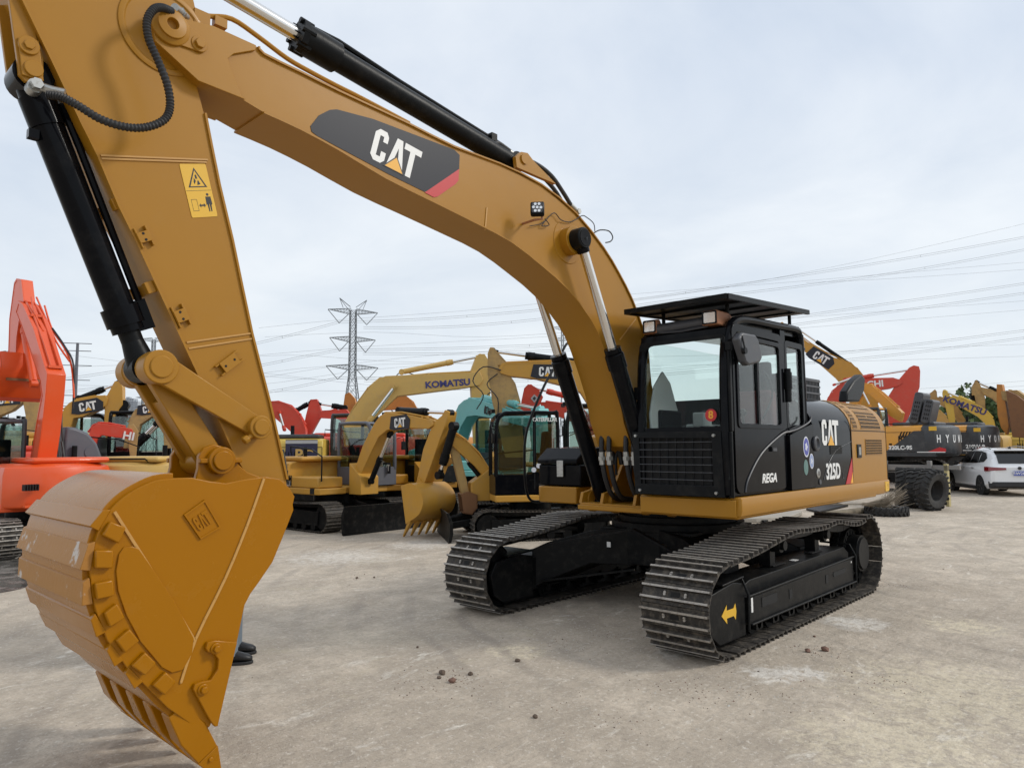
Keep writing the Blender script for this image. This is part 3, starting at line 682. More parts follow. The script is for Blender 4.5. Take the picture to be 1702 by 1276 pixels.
b = MB(); b.lathe((-0.58, 1.466, 1.835), (0, 1, 0), [(0.085, 0), (0.085, 0.02), (0.07, 0.03), (0.06, 0.03), (0.05, 0.01), (0, 0.01)], 24, 0); b.cyl((-0.66, 1.466, 1.40), (-0.66, 1.478, 1.40), 0.03, n=14); b.build('fuel_cap', [GRY], main)
# mirror, lamps, canopy
b = MB(); mir = [(1.539, 2.802), (1.448, 2.868), (1.178, 2.876), (1.103, 2.825), (1.035, 2.667), (1.094, 2.615), (1.333, 2.567), (1.407, 2.59)]
b.prism([(p[0], p[1]) for p in mir], 1.52, 1.60); mo = b.build('side_mirror', [GRY], main, bevel=0.02)
b = MB(); b.tube([(1.40, 1.41, 2.80), (1.44, 1.50, 2.83), (1.47, 1.60, 2.83), (1.47, 1.625, 2.70)], 0.009, 6); b.cyl((1.47, 1.60, 2.69), (1.47, 1.635, 2.69), 0.03, n=12); b.box((1.42, 1.44, 2.76), (0.05, 0.05, 0.08)); b.build('mirror_arm', [BLM], mo)
def lamp(c, w, h, L, yaw, name='work_lamp', mh=ORG):
    R = Matrix.Rotation(yaw, 4, 'Z'); T = Matrix.Translation(c) @ R
    b = MB(T); b.loft([[(0, -w / 2, -h / 2), (0, w / 2, -h / 2), (0, w / 2, h / 2), (0, -w / 2, h / 2)], [(-L * 0.5, -w / 2, -h / 2 * 1.05), (-L * 0.5, w / 2, -h / 2 * 1.05), (-L * 0.5, w / 2, h / 2 * 1.15), (-L * 0.5, -w / 2, h / 2 * 1.15)], [(-L, -w / 2 * 0.8, -h / 2 * 0.9), (-L, w / 2 * 0.8, -h / 2 * 0.9), (-L, w / 2 * 0.8, h / 2 * 0.4), (-L, -w / 2 * 0.8, h / 2 * 0.4)]])
    o = b.build(name, [mh], main, bevel=0.012)
    b = MB(T); b.ring(rrect(-w / 2 * .92, w / 2 * .92, -h / 2 * .9, h / 2 * .9, 0.01, 3), rrect(-w / 2 * .74, w / 2 * .74, -h / 2 * .72, h / 2 * .72, 0.01, 3), -0.01, 0.008, 'x'); b.build('lamp_bezel', [BLM], o)
    b = MB(T); b.prism(rrect(-w / 2 * .76, w / 2 * .76, -h / 2 * .74, h / 2 * .74, 0.01, 3), -0.006, 0.003, 'x'); b.build('lamp_lens', [LMP], o)
lamp((1.42, 1.25, 3.055), 0.16, 0.14, 0.62, 0.10)
lamp((1.40, 0.56, 3.05), 0.16, 0.14, 0.16, 0.05)
b = MB(); b.cyl((1.34, 0.60, 3.02), (1.30, 1.20, 3.04), 0.055, n=14); b.tube([(1.37, 0.66, 2.98), (1.37, 0.9, 2.965), (1.36, 1.2, 2.985)], 0.012, 6); b.build('rain_visor', [GRY], main)
b = MB(); b.prism([(1.54, 3.20), (1.54, 3.235), (-0.45, 3.345), (-0.45, 3.31)], 0.36, 1.50)
cn = b.build('roof_canopy', [BLM], main, bevel=0.004)
b = MB()
for y in (0.36, 1.50): b.bar((1.54, y, 3.212), (-0.45, y, 3.322), 0.03, 0.05)
b.bar((1.545, 0.36, 3.212), (1.545, 1.50, 3.212), 0.03, 0.05)
for i in range(4): x = 1.2 - i * 0.45; b.bar((x, 0.38, 3.205 + 0.055 * (1.54 - x) - 0.01), (x, 1.48, 3.205 + 0.055 * (1.54 - x) - 0.01), 0.03, 0.02)
b.build('canopy_rim', [BLM], cn)
b = MB()
for x, y in ((1.1, 0.55), (1.1, 1.28), (-0.3, 0.55), (-0.3, 1.34)): b.cyl((x, y, 3.05), (x, y, 3.29), 0.02, n=8)
parts(b, 'canopy_post', [BLM], cn)
b = MB(); b.cyl((-0.50, 1.36, 2.93), (-0.58, 1.36, 2.93), 0.008, n=6); b.sph((-0.60, 1.36, 2.93), 0.03, 10); b.build('antenna_knob', [BLM], main)

# ------------------------------------------------------------------ boom
boomP = [(6.213, 4.238), (6.226, 4.322), (6.188, 4.408), (6.094, 4.443), (5.869, 4.485), (5.563, 4.482), (5.521, 4.441), (5.248, 4.423), (4.933, 4.4), (4.298, 4.371), (3.807, 4.334), (3.251, 4.347), (2.685, 4.308), (2.157, 4.154), (1.696, 3.891), (1.427, 3.671), (1.187, 3.425), (0.996, 3.14), (0.882, 2.834), (0.847, 2.498)]
low = [(1.255, 1.827), (1.471, 2.365), (1.725, 2.852), (1.934, 3.109), (2.299, 3.362), (2.686, 3.526), (3.108, 3.67), (3.538, 3.742), (4.059, 3.815), (4.515, 3.879), (4.925, 3.971), (5.239, 4.025), (5.511, 4.051), (5.644, 4.082), (5.951, 4.091)]
FOOT = (0.42, 1.80)
BP = boomP + [(FOOT[0] + 0.17, FOOT[1] + 0.16), (FOOT[0], FOOT[1] + 0.19), (FOOT[0] - 0.19, FOOT[1]), (FOOT[0], FOOT[1] - 0.19), (FOOT[0] + 0.2, FOOT[1] - 0.12)] + low
b = MB(); b.prism(BP, -0.20, 0.20)
boom = b.build('boom', [YEL], main)
topl = boomP[5:] + [(FOOT[0] + 0.17, FOOT[1] + 0.16)]
b = MB(); b.strip(crv(topl, 2), 0.014, -0.217, 0.217, side=-1); b.strip(crv([(FOOT[0] + 0.2, FOOT[1] - 0.12)] + low[:-2], 2), 0.014, -0.217, 0.217, side=-1)
b.build('boom_flange', [YEL], boom)
NOSE = (6.133, 4.361)
b = MB()   # nose cheeks, pin boss and keeper plate
nz_ = [(6.213, 4.238), (6.226, 4.322), (6.188, 4.408), (6.094, 4.443), (5.869, 4.485), (5.582, 4.478), (5.585, 4.443), (5.731, 4.358), (5.77, 4.31), (5.744, 4.247), (5.675, 4.095), (5.646, 4.081), (5.951, 4.091)]
b.prism(nz_, 0.20, 0.222)
b2 = MB(); b2.prism(nz_, -0.222, -0.20); b2.build('nose_boss', [YEL], boom, bevel=0.003)
b.lathe((NOSE[0], 0.22, NOSE[1]), (0, 1, 0), [(0.02, 0), (0.115, 0), (0.115, 0.02), (0.085, 0.035), (0.085, 0.05), (0.035, 0.055), (0.03, 0.02), (0.0, 0.02)], 32)
kp = (5.959, 4.32)
dv = Vector((kp[0] - NOSE[0], kp[1] - NOSE[1])).normalized(); pv = Vector((-dv.y, dv.x))
b.prism([(NOSE[0] + pv.x * .10, NOSE[1] + pv.y * .10), (kp[0] + pv.x * .045 + dv.x * .02, kp[1] + pv.y * .045 + dv.y * .02), (kp[0] + dv.x * .05, kp[1] + dv.y * .05), (kp[0] - pv.x * .045 + dv.x * .02, kp[1] - pv.y * .045 + dv.y * .02), (NOSE[0] - pv.x * .10, NOSE[1] - pv.y * .10)], 0.222, 0.236)
b.cyl((kp[0], 0.23, kp[1]), (kp[0], 0.262, kp[1]), 0.032, n=6); b.cyl((kp[0], 0.23, kp[1]), (kp[0], 0.242, kp[1]), 0.05, n=20)
b.build('nose_boss', [YEL], boom, bevel=0.003)
# ram boss on the boom side
PT = (2.286, 3.837)
b = MB(); b.cyl((PT[0], -0.30, PT[1]), (PT[0], 0.30, PT[1]), 0.14, n=36); b.cyl((PT[0], -0.206, PT[1]), (PT[0], 0.206, PT[1]), 0.22, n=40); b.build('ram_boss', [YEL], boom, bevel=0.006)
b = MB(); b.lathe((PT[0], 0.295, PT[1]), (0, 1, 0), [(0, 0), (0.105, 0), (0.105, 0.115), (0.095, 0.125), (0, 0.125)], 32, 0); 
for q in (-1, 1): b.cyl((PT[0] + q * 0.012, 0.418, PT[1] + q * 0.035), (PT[0] + q * 0.012, 0.424, PT[1] + q * 0.035), 0.012, n=8, mi=1)
b.build('ram_pin_cap', [BLM, DRK], boom)
# weld seams on the boom side
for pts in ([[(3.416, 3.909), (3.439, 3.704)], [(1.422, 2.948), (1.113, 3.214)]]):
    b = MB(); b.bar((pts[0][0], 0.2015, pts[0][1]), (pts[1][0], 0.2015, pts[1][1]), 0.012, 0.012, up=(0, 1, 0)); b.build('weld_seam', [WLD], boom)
# boom decal
dP = [(5.158, 4.069), (5.093, 4.17), (5.006, 4.241), (4.946, 4.266), (4.629, 4.302), (3.8, 4.316), (3.738, 4.288), (3.745, 4.149), (3.867, 4.031), (4.119, 3.867), (4.484, 3.914), (5.104, 4.016), (5.148, 4.033)]
b = MB(); b.prism(dP, 0.2012, 0.2035, 'y', 0); b.build('logo_panel', [DEC], boom)
rP = [(3.745, 4.164), (3.752, 4.063), (3.786, 4.022), (3.985, 3.862), (4.024, 3.847), (4.119, 3.862)]
b = MB(); b.prism(rP, 0.2013, 0.2045, 'y', 0); b.build('red_corner', [RED], boom)
LQ = [(4.648, 3.994), (4.608, 4.247), (4.122, 4.191), (4.22, 3.924)]
x0 = Vector((LQ[0][0], 0.2040, LQ[0][1])); xr = Vector((LQ[3][0], 0.2040, LQ[3][1])); xt = Vector((LQ[1][0], 0.2040, LQ[1][1])); xtr = Vector((LQ[2][0], 0.2040, LQ[2][1]))
ex = ((xr - x0) + (xtr - xt)) / 2; ez = ((xt - x0) + (xtr - xr)) / 2; ctr = (x0 + xr + xt + xtr) / 4
h_ = 1.0; Ml = Matrix(((ex.x / 1.84, ez.x, 0, ctr.x), (0, 0, 1, 0.2040), (ex.z / 1.84, ez.z, 0, ctr.z), (0, 0, 0, 1)))
def mlogo(name, M, parent):
    o = cat_logo(Matrix.Identity(4), 1.0, name, None); me = o.data
    for v in me.vertices:
        p = v.co; q = M @ Vector((p.x, p.y, 0)); v.co = (q.x, q.y + p.z * 0.6, q.z)
    o.parent = parent; return o
mlogo('logo_print', Ml, boom)
# boom work lamp with wiring
LC = (2.966, 3.957)
b = MB(Matrix.Translation((LC[0], 0.40, LC[1])) @ Matrix.Rotation(radians(38), 4, 'Z') @ Matrix.Rotation(radians(-10), 4, 'Y'))
b.box((0, 0, 0), (0.07, 0.125, 0.125)); b.box((-0.05, 0, 0), (0.03, 0.09, 0.09)); bl = b.build('boom_lamp', [BLM], main, bevel=0.018)
b = MB(Matrix.Translation((LC[0], 0.40, LC[1])) @ Matrix.Rotation(radians(38), 4, 'Z') @ Matrix.Rotation(radians(-10), 4, 'Y'))
b.prism(rrect(-0.05, 0.05, -0.05, 0.05, 0.015, 3), 0.034, 0.037, 'x', 0); b.build('lamp_face', [GRY], bl)
b = MB(Matrix.Translation((LC[0], 0.40, LC[1])) @ Matrix.Rotation(radians(38), 4, 'Z') @ Matrix.Rotation(radians(-10), 4, 'Y'))
for y, z in ((-0.017, 0.033), (0.017, 0.033), (-0.033, 0.003), (0.0, 0.0), (0.033, -0.003), (-0.017, -0.033), (0.017, -0.033)): b.cyl((0.036, y, z), (0.040, y, z), 0.0135, n=12)
parts(b, 'led_lens', [LMP], bl)
b = MB(); b.tube([(LC[0] - 0.06, 0.40, LC[1] + 0.02), (LC[0] - 0.04, 0.42, LC[1] - 0.085), (LC[0], 0.36, LC[1] - 0.09), (LC[0] - 0.02, 0.20, LC[1] - 0.085)], 0.012, 6); b.build('lamp_bracket', [ORG], bl)
w1 = [(2.658, 3.98), (2.597, 3.935), (2.703, 3.9), (2.658, 3.957), (2.522, 4.071), (2.413, 4.025), (2.262, 4.042), (2.085, 4.145), (1.994, 4.147), (1.883, 4.11), (1.865, 4.031)]
b = MB(); b.tube([(x, 0.226, z) for x, z in crv(w1, 4)], 0.005, 5)
w2 = [(2.874, 3.861), (2.746, 3.907), (2.658, 3.957)]
b.tube([(x, 0.224, z) for x, z in crv(w2, 4)], 0.004, 5)
w3 = [(1.745, 4.063), (1.626, 4.122), (1.461, 4.145), (1.395, 4.092), (1.442, 4.036), (1.531, 4.004)]
b.tube([(x, 0.12, z) for x, z in crv(w3, 4)], 0.007, 5); b.build('lamp_wire', [HOS], boom)

# boom rams
for y, kk in ((0.355, 1), (-0.355, 1)):
    ram('boom_ram', main, (0.977, y, 1.178), (PT[0], y, PT[1]), 0.088, 0.048, 0.605, BLK)
# stick ram along the top of the boom
SA = (2.863, 4.528); SB_ = (5.131, 4.821)
SE = (SB_[0] + (SB_[0] - SA[0]) * 0.72, SB_[1] + (SB_[1] - SA[1]) * 0.72)
ram('stick_ram', main, (SA[0], 0, SA[1]), (SE[0], 0, SE[1]), 0.092, 0.055, 0.582, BLM, CHR, gland=False)
b = MB(); d_ = Vector((SB_[0] - SA[0], 0, SB_[1] - SA[1])).normalized(); u_ = Vector((-d_.z, 0, d_.x)); s0 = Vector((SB_[0], 0, SB_[1]))
b.cyl(s0 - d_ * 0.30, s0 + d_ * 0.02, 0.115, n=20); b.cyl(s0 - d_ * 0.02, s0 + d_ * 0.03, 0.125, n=8)
for a in range(6):
    q = (Vector((0, 1, 0)) * cos(a * pi / 3) + u_ * sin(a * pi / 3)) * 0.105; b.cyl(s0 + q - d_ * 0.06, s0 + q + d_ * 0.05, 0.022, n=8)
b.tube([s0 - u_ * (-0.12) - d_ * 0.1, s0 + u_ * 0.14 - d_ * 0.3, s0 + u_ * 0.12 - d_ * 0.9, s0 + u_ * 0.115 - d_ * 2.1], 0.022, 8); b.box(s0 + u_ * 0.12 - d_ * 1.98, (0.07, 0.09, 0.07))
b.build('ram_head', [BLM], main)
b = MB()  # ram foot lugs on the boom
for y in (-0.13, 0.13): 
    b.prism([(2.964, 4.421), (2.98, 4.517), (2.904, 4.587), (2.811, 4.603), (2.725, 4.55), (2.576, 4.489), (2.395, 4.414), (2.622, 4.415)], y - 0.02, y + 0.02)
b.cyl((SA[0], -0.16, SA[1]), (SA[0], 0.165, SA[1]), 0.05, n=20)
b.build('ram_lug', [YEL], boom)
# hoses from the boom to the stick ram
h1 = [(3.215, 4.553), (3.128, 4.632), (3.014, 4.621), (2.831, 4.582), (2.586, 4.594), (2.349, 4.539), (2.16, 4.413), (2.024, 4.301)]
h2 = [(3.105, 4.603), (2.941, 4.677), (2.711, 4.638), (2.507, 4.599), (2.295, 4.533), (2.123, 4.438), (2.007, 4.319)]
b = MB(); b.tube([(x, 0.05, z) for x, z in crv(h1, 6)], 0.022, 10); b.tube([(x, -0.06, z) for x, z in crv(h2, 6)], 0.022, 10); parts(b, 'hydraulic_hose', [HOS], main)
b = MB(); q = [(2.965, 4.601), (2.848, 4.583), (2.043, 4.315), (1.924, 4.268)]
for a, c in ((q[0], q[1]), (q[2], q[3])): b.cyl((a[0], 0.05, a[1]), (c[0], 0.05, c[1]), 0.026, n=12)
b.cyl((q[3][0], 0.02, q[3][1]), (q[3][0], 0.08, q[3][1]), 0.03, n=6); parts(b, 'hose_fitting', [STL], main)
# painted steel pipe along the boom's top edge
pp = [(5.968, 4.574), (5.865, 4.596), (5.706, 4.648), (5.515, 4.605), (5.298, 4.539), (5.098, 4.512), (4.896, 4.493), (4.683, 4.478), (4.217, 4.434)]
b = MB(); b.tube([(x, 0.12, z) for x, z in crv(pp, 4)], 0.017, 8); q = [(5.911, 4.58), (5.785, 4.563)]
b.box((q[0][0], 0.12, q[0][1] - 0.03), (0.10, 0.07, 0.09)); b.box((q[1][0], 0.12, q[1][1] + .02), (0.08, 0.05, 0.06)); b.build('steel_pipe', [YEL], boom)
hh = [(6.746, 3.706), (6.69, 3.703), (6.618, 3.666), (6.513, 3.62), (6.39, 3.613), (6.279, 3.646), (6.189, 3.719), (6.162, 3.813), (6.183, 3.934), (6.235, 4.061), (6.289, 4.167), (6.302, 4.271), (6.266, 4.361), (6.207, 4.414), (6.138, 4.439)]
yy = [0.22, 0.26, 0.30, 0.32, 0.33, 0.34, 0.35, 0.35, 0.35, 0.34, 0.34, 0.34, 0.33, 0.30, 0.26]
hp3 = crv([(p[0], y, p[1]) for p, y in zip(hh, yy)], 12)
b = MB(); b.tube(hp3, 0.022, 10, rib=0.12); b.build('armoured_hose', [HOS], main)
b = MB(); f1 = [(6.788, 3.763), (6.76, 3.76), (6.715, 3.75), (6.663, 3.745)]; b.tube([(f1[0][0], 0.14, f1[0][1]), (f1[1][0], 0.18, f1[1][1] + 0.0), (f1[2][0], 0.2, f1[2][1]), (f1[3][0], 0.225, f1[3][1])], 0.024, 10)
b.cyl((f1[0][0], 0.10, f1[0][1]), (f1[0][0], 0.17, f1[0][1]), 0.038, n=16); b.cyl((f1[0][0], 0.17, f1[0][1]), (f1[0][0], 0.21, f1[0][1]), 0.03, n=6)
f2 = [(6.115, 4.485), (6.008, 4.515)]; b.cyl((f2[0][0], 0.24, f2[0][1]), (f2[1][0], 0.14, f2[1][1]), 0.025, n=12); b.cyl(((f2[0][0] + f2[1][0]) / 2, 0.19, (f2[0][1] + f2[1][1]) / 2 - .0), ((f2[0][0] * .4 + f2[1][0] * .6), 0.175, (f2[0][1] * .4 + f2[1][1] * .6)), 0.034, n=6)
parts(b, 'hose_fitting', [STL], main)
b = MB()
for k in range(4):
    q = crv([(1.02 + 0.05 * k, -0.34 + 0.22 * k, 1.50), (1.10, -0.30 + 0.21 * k, 1.72), (0.98, -0.26 + 0.2 * k, 1.95), (0.80, -0.2 + 0.15 * k, 2.05)], 5); b.tube(q, 0.016, 7)
b.build('grease_line', [HOS], main)
# hose loops at the foot of the boom
for k, (px, y) in enumerate(((0, -0.16), (1, -0.06), (2, 0.16), (3, 0.26))):
    x0 = 1.16; b = MB()
    pts = [(1.05, y, 1.62), (1.12, y, 1.86), (1.22, y + 0.01, 1.98), (1.30, y + 0.02, 1.93), (1.31, y + 0.02, 1.72), (1.24, y + 0.02, 1.45), (1.10, y + 0.02, 1.26), (0.8, y, 1.22)]
    b.tube(crv(pts, 5), 0.028, 9); b.build('hydraulic_hose', [HOS], main)
    b = MB(); b.cyl((1.312, y + 0.02, 1.76), (1.302, y + 0.02, 1.62), 0.034, n=10); b.cyl((1.308, y + 0.02, 1.71), (1.305, y + 0.02, 1.67), 0.042, n=6); b.build('hose_fitting', [STL], main)

# ------------------------------------------------------------------ stick, linkage, bucket
SP = [(6.856, 4.221), (6.693, 3.915), (6.552, 3.641), (6.46, 3.473), (6.341, 3.215), (6.241, 3.031), (5.957, 2.471), (5.8, 2.165), (5.593, 1.747), (5.473, 1.56), (5.358, 1.465), (5.239, 1.517), (5.258, 1.61), (5.396, 2.126), (5.529, 2.56), (5.677, 3.149), (5.774, 3.493), (5.879, 3.931), (5.938, 4.119), (5.974, 4.321), (6.083, 4.509)]
def lerp2(a, c, t): return (a[0] + (c[0] - a[0]) * t, a[1] + (c[1] - a[1]) * t)
up = Vector((SP[0][0] - SP[1][0], SP[0][1] - SP[1][1])).normalized()
T1 = (SP[0][0] + up.x * 0.55, SP[0][1] + up.y * 0.55)
SPoly = SP[:19] + [(NOSE[0] - 0.18, NOSE[1] - 0.05), (NOSE[0] - 0.21, NOSE[1] + 0.12), (NOSE[0] - 0.16, NOSE[1] + 0.30), (SE[0] - 0.10, SE[1] - 0.05), (SE[0] - 0.02, SE[1] + 0.10), (SE[0] + 0.10, SE[1] + 0.09), (T1[0] - 0.15, T1[1] + 0.15), T1]
b = MB(); b.prism(SPoly, -0.145, 0.145); stick = b.build('stick', [YEL], main)
b = MB(); b.strip(crv([T1] + SP[:9], 2), 0.014, -0.158, 0.158, side=1); b.strip(crv(SP[12:18], 2), 0.014, -0.158, 0.158, side=1); b.build('stick_flange', [YEL], stick)
b = MB(); cq = NOSE; b.lathe((cq[0] - 0.0, 0.145, cq[1]), (0, 1, 0), [(0.265, 0), (0.265, 0.008), (0.25, 0.012), (0.235, 0.012), (0.225, 0.004), (0, 0.004)], 56); b.build('pivot_doubler', [YEL], stick)
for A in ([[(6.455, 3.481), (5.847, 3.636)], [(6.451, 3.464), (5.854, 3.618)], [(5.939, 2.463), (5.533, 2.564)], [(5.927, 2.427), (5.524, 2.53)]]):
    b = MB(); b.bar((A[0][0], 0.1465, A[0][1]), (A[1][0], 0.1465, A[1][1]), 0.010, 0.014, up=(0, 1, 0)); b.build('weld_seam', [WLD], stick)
# pipe clips on the stick side
for P4 in ([[(6.226, 3.085), (6.197, 3.03)], [(6.001, 2.652), (5.967, 2.586)], [(5.721, 2.319), (5.629, 2.396)]]):
    a = Vector((P4[0][0], 0, P4[0][1])); c = Vector((P4[1][0], 0, P4[1][1])); b = MB(); d = (c - a).normalized(); n_ = Vector((-d.z, 0, d.x))
    b.bar(a + Vector((0, 0.17, 0)), c + Vector((0, 0.17, 0)), 0.075, 0.012, up=(0, 1, 0)); 
    for q in (-0.033, 0.033): b.bar(a + n_ * q - d * 0.03 + Vector((0, 0.158, 0)), c + n_ * q + d * 0.03 + Vector((0, 0.158, 0)), 0.010, 0.028, up=(0, 1, 0))
    b.build('pipe_clip', [YEL], stick, bevel=0.002)
    b = MB()
    for t in (0.2, 0.8): p = a + (c - a) * t; b.cyl(p + Vector((0, 0.1765, 0)), p + Vector((0, 0.1775, 0)), 0.008, n=10)
    b.build('bolt_hole', [DRK], stick)
b = MB()
for P4 in ([[(6.366, 3.261), (6.337, 3.202)], [(6.169, 2.803), (6.139, 2.741)]]):
    b.bar((P4[0][0], -0.14, P4[0][1]), (P4[1][0], -0.14, P4[1][1]), 0.05, 0.07, up=(0, 1, 0)); b.bar((P4[0][0], 0.11, P4[0][1]), (P4[1][0], 0.11, P4[1][1]), 0.05, 0.05, up=(0, 1, 0))
parts(b, 'pipe_clip', [YEL], stick, bevel=0.003)
# stick sticker with crush hazard and keep-away symbols
q4 = [(6.019, 3.559), (5.861, 3.608), (5.77, 3.288), (5.932, 3.242)]
def quadM(q, y):   # unit square (0..1) -> the four corners, affine
    a, bq, c, d = [Vector((p[0], y, p[1])) for p in q]
    ex = ((bq - a) + (c - d)) / 2; ez = ((a - d) + (bq - c)) / 2; o = (a + bq + c + d) / 4 - ex / 2 - ez / 2
    M = Matrix(((ex.x, ez.x, 0, o.x), (0, 0, 1, y), (ex.z, ez.z, 0, o.z), (0, 0, 0, 1))); return M
Mq = quadM(q4, 0.1465)
b = MB(Mq); b.prism(rrect(0, 1, 0, 1, 0.04, 3), 0, 0.0015, 'z', 0); b.build('warning_sticker', [STK], stick)
b = MB(Mq); b.ring([(0.14, 0.56), (0.86, 0.56), (0.5, 0.93)], [(0.22, 0.58), (0.78, 0.58), (0.5, 0.88)], 0.0015, 0.0022, 'z', 0); b.prism([(0.02, 0.497), (0.98, 0.497), (0.98, 0.503), (0.02, 0.503)], 0.0015, 0.0022, 'z')
b.prism([(0.40, 0.62), (0.47, 0.68), (0.42, 0.74), (0.38, 0.66)], 0.0015, 0.0022, 'z'); b.prism([(0.5, 0.6), (0.62, 0.62), (0.56, 0.7), (0.52, 0.66)], 0.0015, 0.0022, 'z'); b.prism([(0.47, 0.72), (0.55, 0.72), (0.53, 0.80), (0.47, 0.79)], 0.0015, 0.0022, 'z')
b.ring([(0.12, 0.12), (0.34, 0.12), (0.34, 0.34), (0.12, 0.34)], [(0.13, 0.127), (0.33, 0.127), (0.33, 0.333), (0.13, 0.333)], 0.0015, 0.0022, 'z')
b.prism([(0.38, 0.22), (0.45, 0.26), (0.45, 0.235), (0.57, 0.235), (0.57, 0.26), (0.64, 0.22), (0.57, 0.18), (0.57, 0.205), (0.45, 0.205), (0.45, 0.18)], 0.0015, 0.0022, 'z')
b.prism([(0.72, 0.10), (0.76, 0.10), (0.77, 0.24), (0.79, 0.24), (0.80, 0.10), (0.84, 0.10), (0.86, 0.22), (0.90, 0.24), (0.89, 0.38), (0.69, 0.38), (0.67, 0.22), (0.71, 0.24)], 0.0015, 0.0022, 'z'); b.prism([(0.785 + 0.05 * cos(a * pi / 4), 0.42 + 0.027 * sin(a * pi / 4)) for a in range(8)], 0.0015, 0.0022, 'z')
b.build('sticker_print', [INK], stick)
# bucket ram lugs on the stick front and the ram itself
lug = [(6.929, 4.27), (6.861, 3.855), (6.857, 3.816), (6.825, 3.788), (6.776, 3.8), (6.745, 3.853), (6.749, 3.941), (6.788, 4.062), (6.871, 4.299)]
b = MB(); b.prism(lug, 0.095, 0.125); b.prism(lug, -0.125, -0.095)
L1 = (6.823, 3.982); L2 = (6.795, 3.864)
b.prism([(L1[0] + .05, L1[1] + .03), (L1[0] - .045, L1[1] + .05), (L2[0] - .05, L2[1] - .05), (L2[0] + .05, L2[1] - .05)], 0.125, 0.14)
b.cyl((L1[0], 0.12, L1[1]), (L1[0], 0.155, L1[1]), 0.05, n=20); b.cyl((L1[0], 0.15, L1[1]), (L1[0], 0.168, L1[1]), 0.028, n=6); b.cyl((L2[0], 0.12, L2[1]), (L2[0], 0.152, L2[1]), 0.045, n=20)
b.build('ram_lug', [YEL], stick, bevel=0.003)
KA = (6.782, 3.859); KB = (6.13, 2.302); KC = (6.227, 2.554)
ka, kb = Vector((KA[0], 0, KA[1])), Vector((KB[0], 0, KB[1])); kd = (kb - ka).normalized(); kL = (kb - ka).length; fr_ = (Vector((KC[0], 0, KC[1])) - ka).length / kL
b = MB(); b.cyl(ka, ka + kd * kL * 0.79, 0.085, n=28); b.cyl(ka + kd * kL * 0.775, ka + kd * kL * fr_, 0.106, n=28); b.cyl(ka + kd * kL * fr_, ka + kd * (kL * fr_ + 0.04), 0.09, n=28)
b.cyl(ka + kd * 0.10, ka + kd * 0.26, 0.094, n=28); b.cyl(ka - Vector((0, 0.09, 0)), ka + Vector((0, 0.09, 0)), 0.10, n=24)
un = Vector((-kd.z, 0, kd.x)); 
if un.x > 0: un = -un
b.tube([ka + un * 0.10 + kd * 0.15 + Vector((0, 0.04, 0)), ka + un * 0.105 + kd * 0.4 + Vector((0, 0.04, 0)), ka + un * 0.105 + kd * kL * 0.77 + Vector((0, 0.04, 0))], 0.022, 8)
b.box(ka + kd * kL * 0.82 + un * 0.09, (0.10, 0.09, 0.18), 0, Matrix.Rotation(atan2(kd.x, kd.z), 3, 'Y'))
b.box(ka - un * 0.10 + kd * 0.30 + Vector((0, 0.03, 0)), (0.05, 0.05, 0.05))
br = b.build('bucket_ram', [BLK], main)
b = MB(); b.cyl(ka + kd * kL * fr_, kb - kd * 0.1, 0.062, n=24); b.cyl(kb - kd * 0.17, kb - kd * 0.02, 0.062, 0.085, n=24); b.cyl(kb - Vector((0, 0.07, 0)), kb + Vector((0, 0.07, 0)), 0.088, n=24); b.build('rod', [BLM], br)
# links
PK = KB; PL = (5.499, 1.953); PB = (5.748, 1.746); PKL = (6.111, 2.294)
def link(b, A, B, y0, y1, ra, rb_, wa, wb):
    a = Vector((A[0], 0, A[1])); c = Vector((B[0], 0, B[1])); d = (c - a).normalized(); n_ = Vector((-d.z, 0, d.x))
    b.prism([((a + n_ * wa)[0], (a + n_ * wa)[2]), ((c + n_ * wb)[0], (c + n_ * wb)[2]), ((c - n_ * wb)[0], (c - n_ * wb)[2]), ((a - n_ * wa)[0], (a - n_ * wa)[2])], y0, y1)
for s in (-1, 1):
    b = MB(); ys = sorted((s * 0.175, s * 0.215)); link(b, PKL, PL, ys[0], ys[1], 0, 0, 0.085, 0.065)
    ys2 = sorted((s * 0.12, s * 0.235)); b.cyl((PKL[0], ys2[0], PKL[1]), (PKL[0], ys2[1], PKL[1]), 0.10, n=32); b.cyl((PKL[0], s * 0.23, PKL[1]), (PKL[0], s * 0.245, PKL[1]), 0.066, n=28)
    b.cyl((PL[0], s * 0.15, PL[1]), (PL[0], s * 0.262, PL[1]), 0.075, n=28); b.cyl((PL[0], s * 0.26, PL[1]), (PL[0], s * 0.275, PL[1]), 0.052, n=24)
    b.cyl((PL[0] + 0.10, s * 0.235, PL[1] - 0.085), (PL[0] + 0.02, s * 0.235, PL[1] - 0.03), 0.016, n=8); b.cyl((PL[0] + 0.105, s * 0.235, PL[1] - 0.09), (PL[0] + 0.075, s * 0.235, PL[1] - 0.068), 0.028, n=6)
    b.build('tipping_link', [YEL], main, bevel=0.006)
b = MB(); b.cyl((PKL[0], -0.17, PKL[1]), (PKL[0], -0.075, PKL[1]), 0.095, n=28); b.cyl((PKL[0], 0.075, PKL[1]), (PKL[0], 0.17, PKL[1]), 0.095, n=28)
link(b, PKL, PB, -0.135, -0.075, 0, 0, 0.07, 0.08); link(b, PKL, PB, 0.075, 0.135, 0, 0, 0.07, 0.08); link(b, lerp2(PKL, PB, 0.3), PB, -0.08, 0.08, 0, 0, 0.055, 0.055)
b.cyl((PB[0], -0.17, PB[1]), (PB[0], 0.17, PB[1]), 0.085, n=28); b.build('power_link', [YEL], main, bevel=0.006)

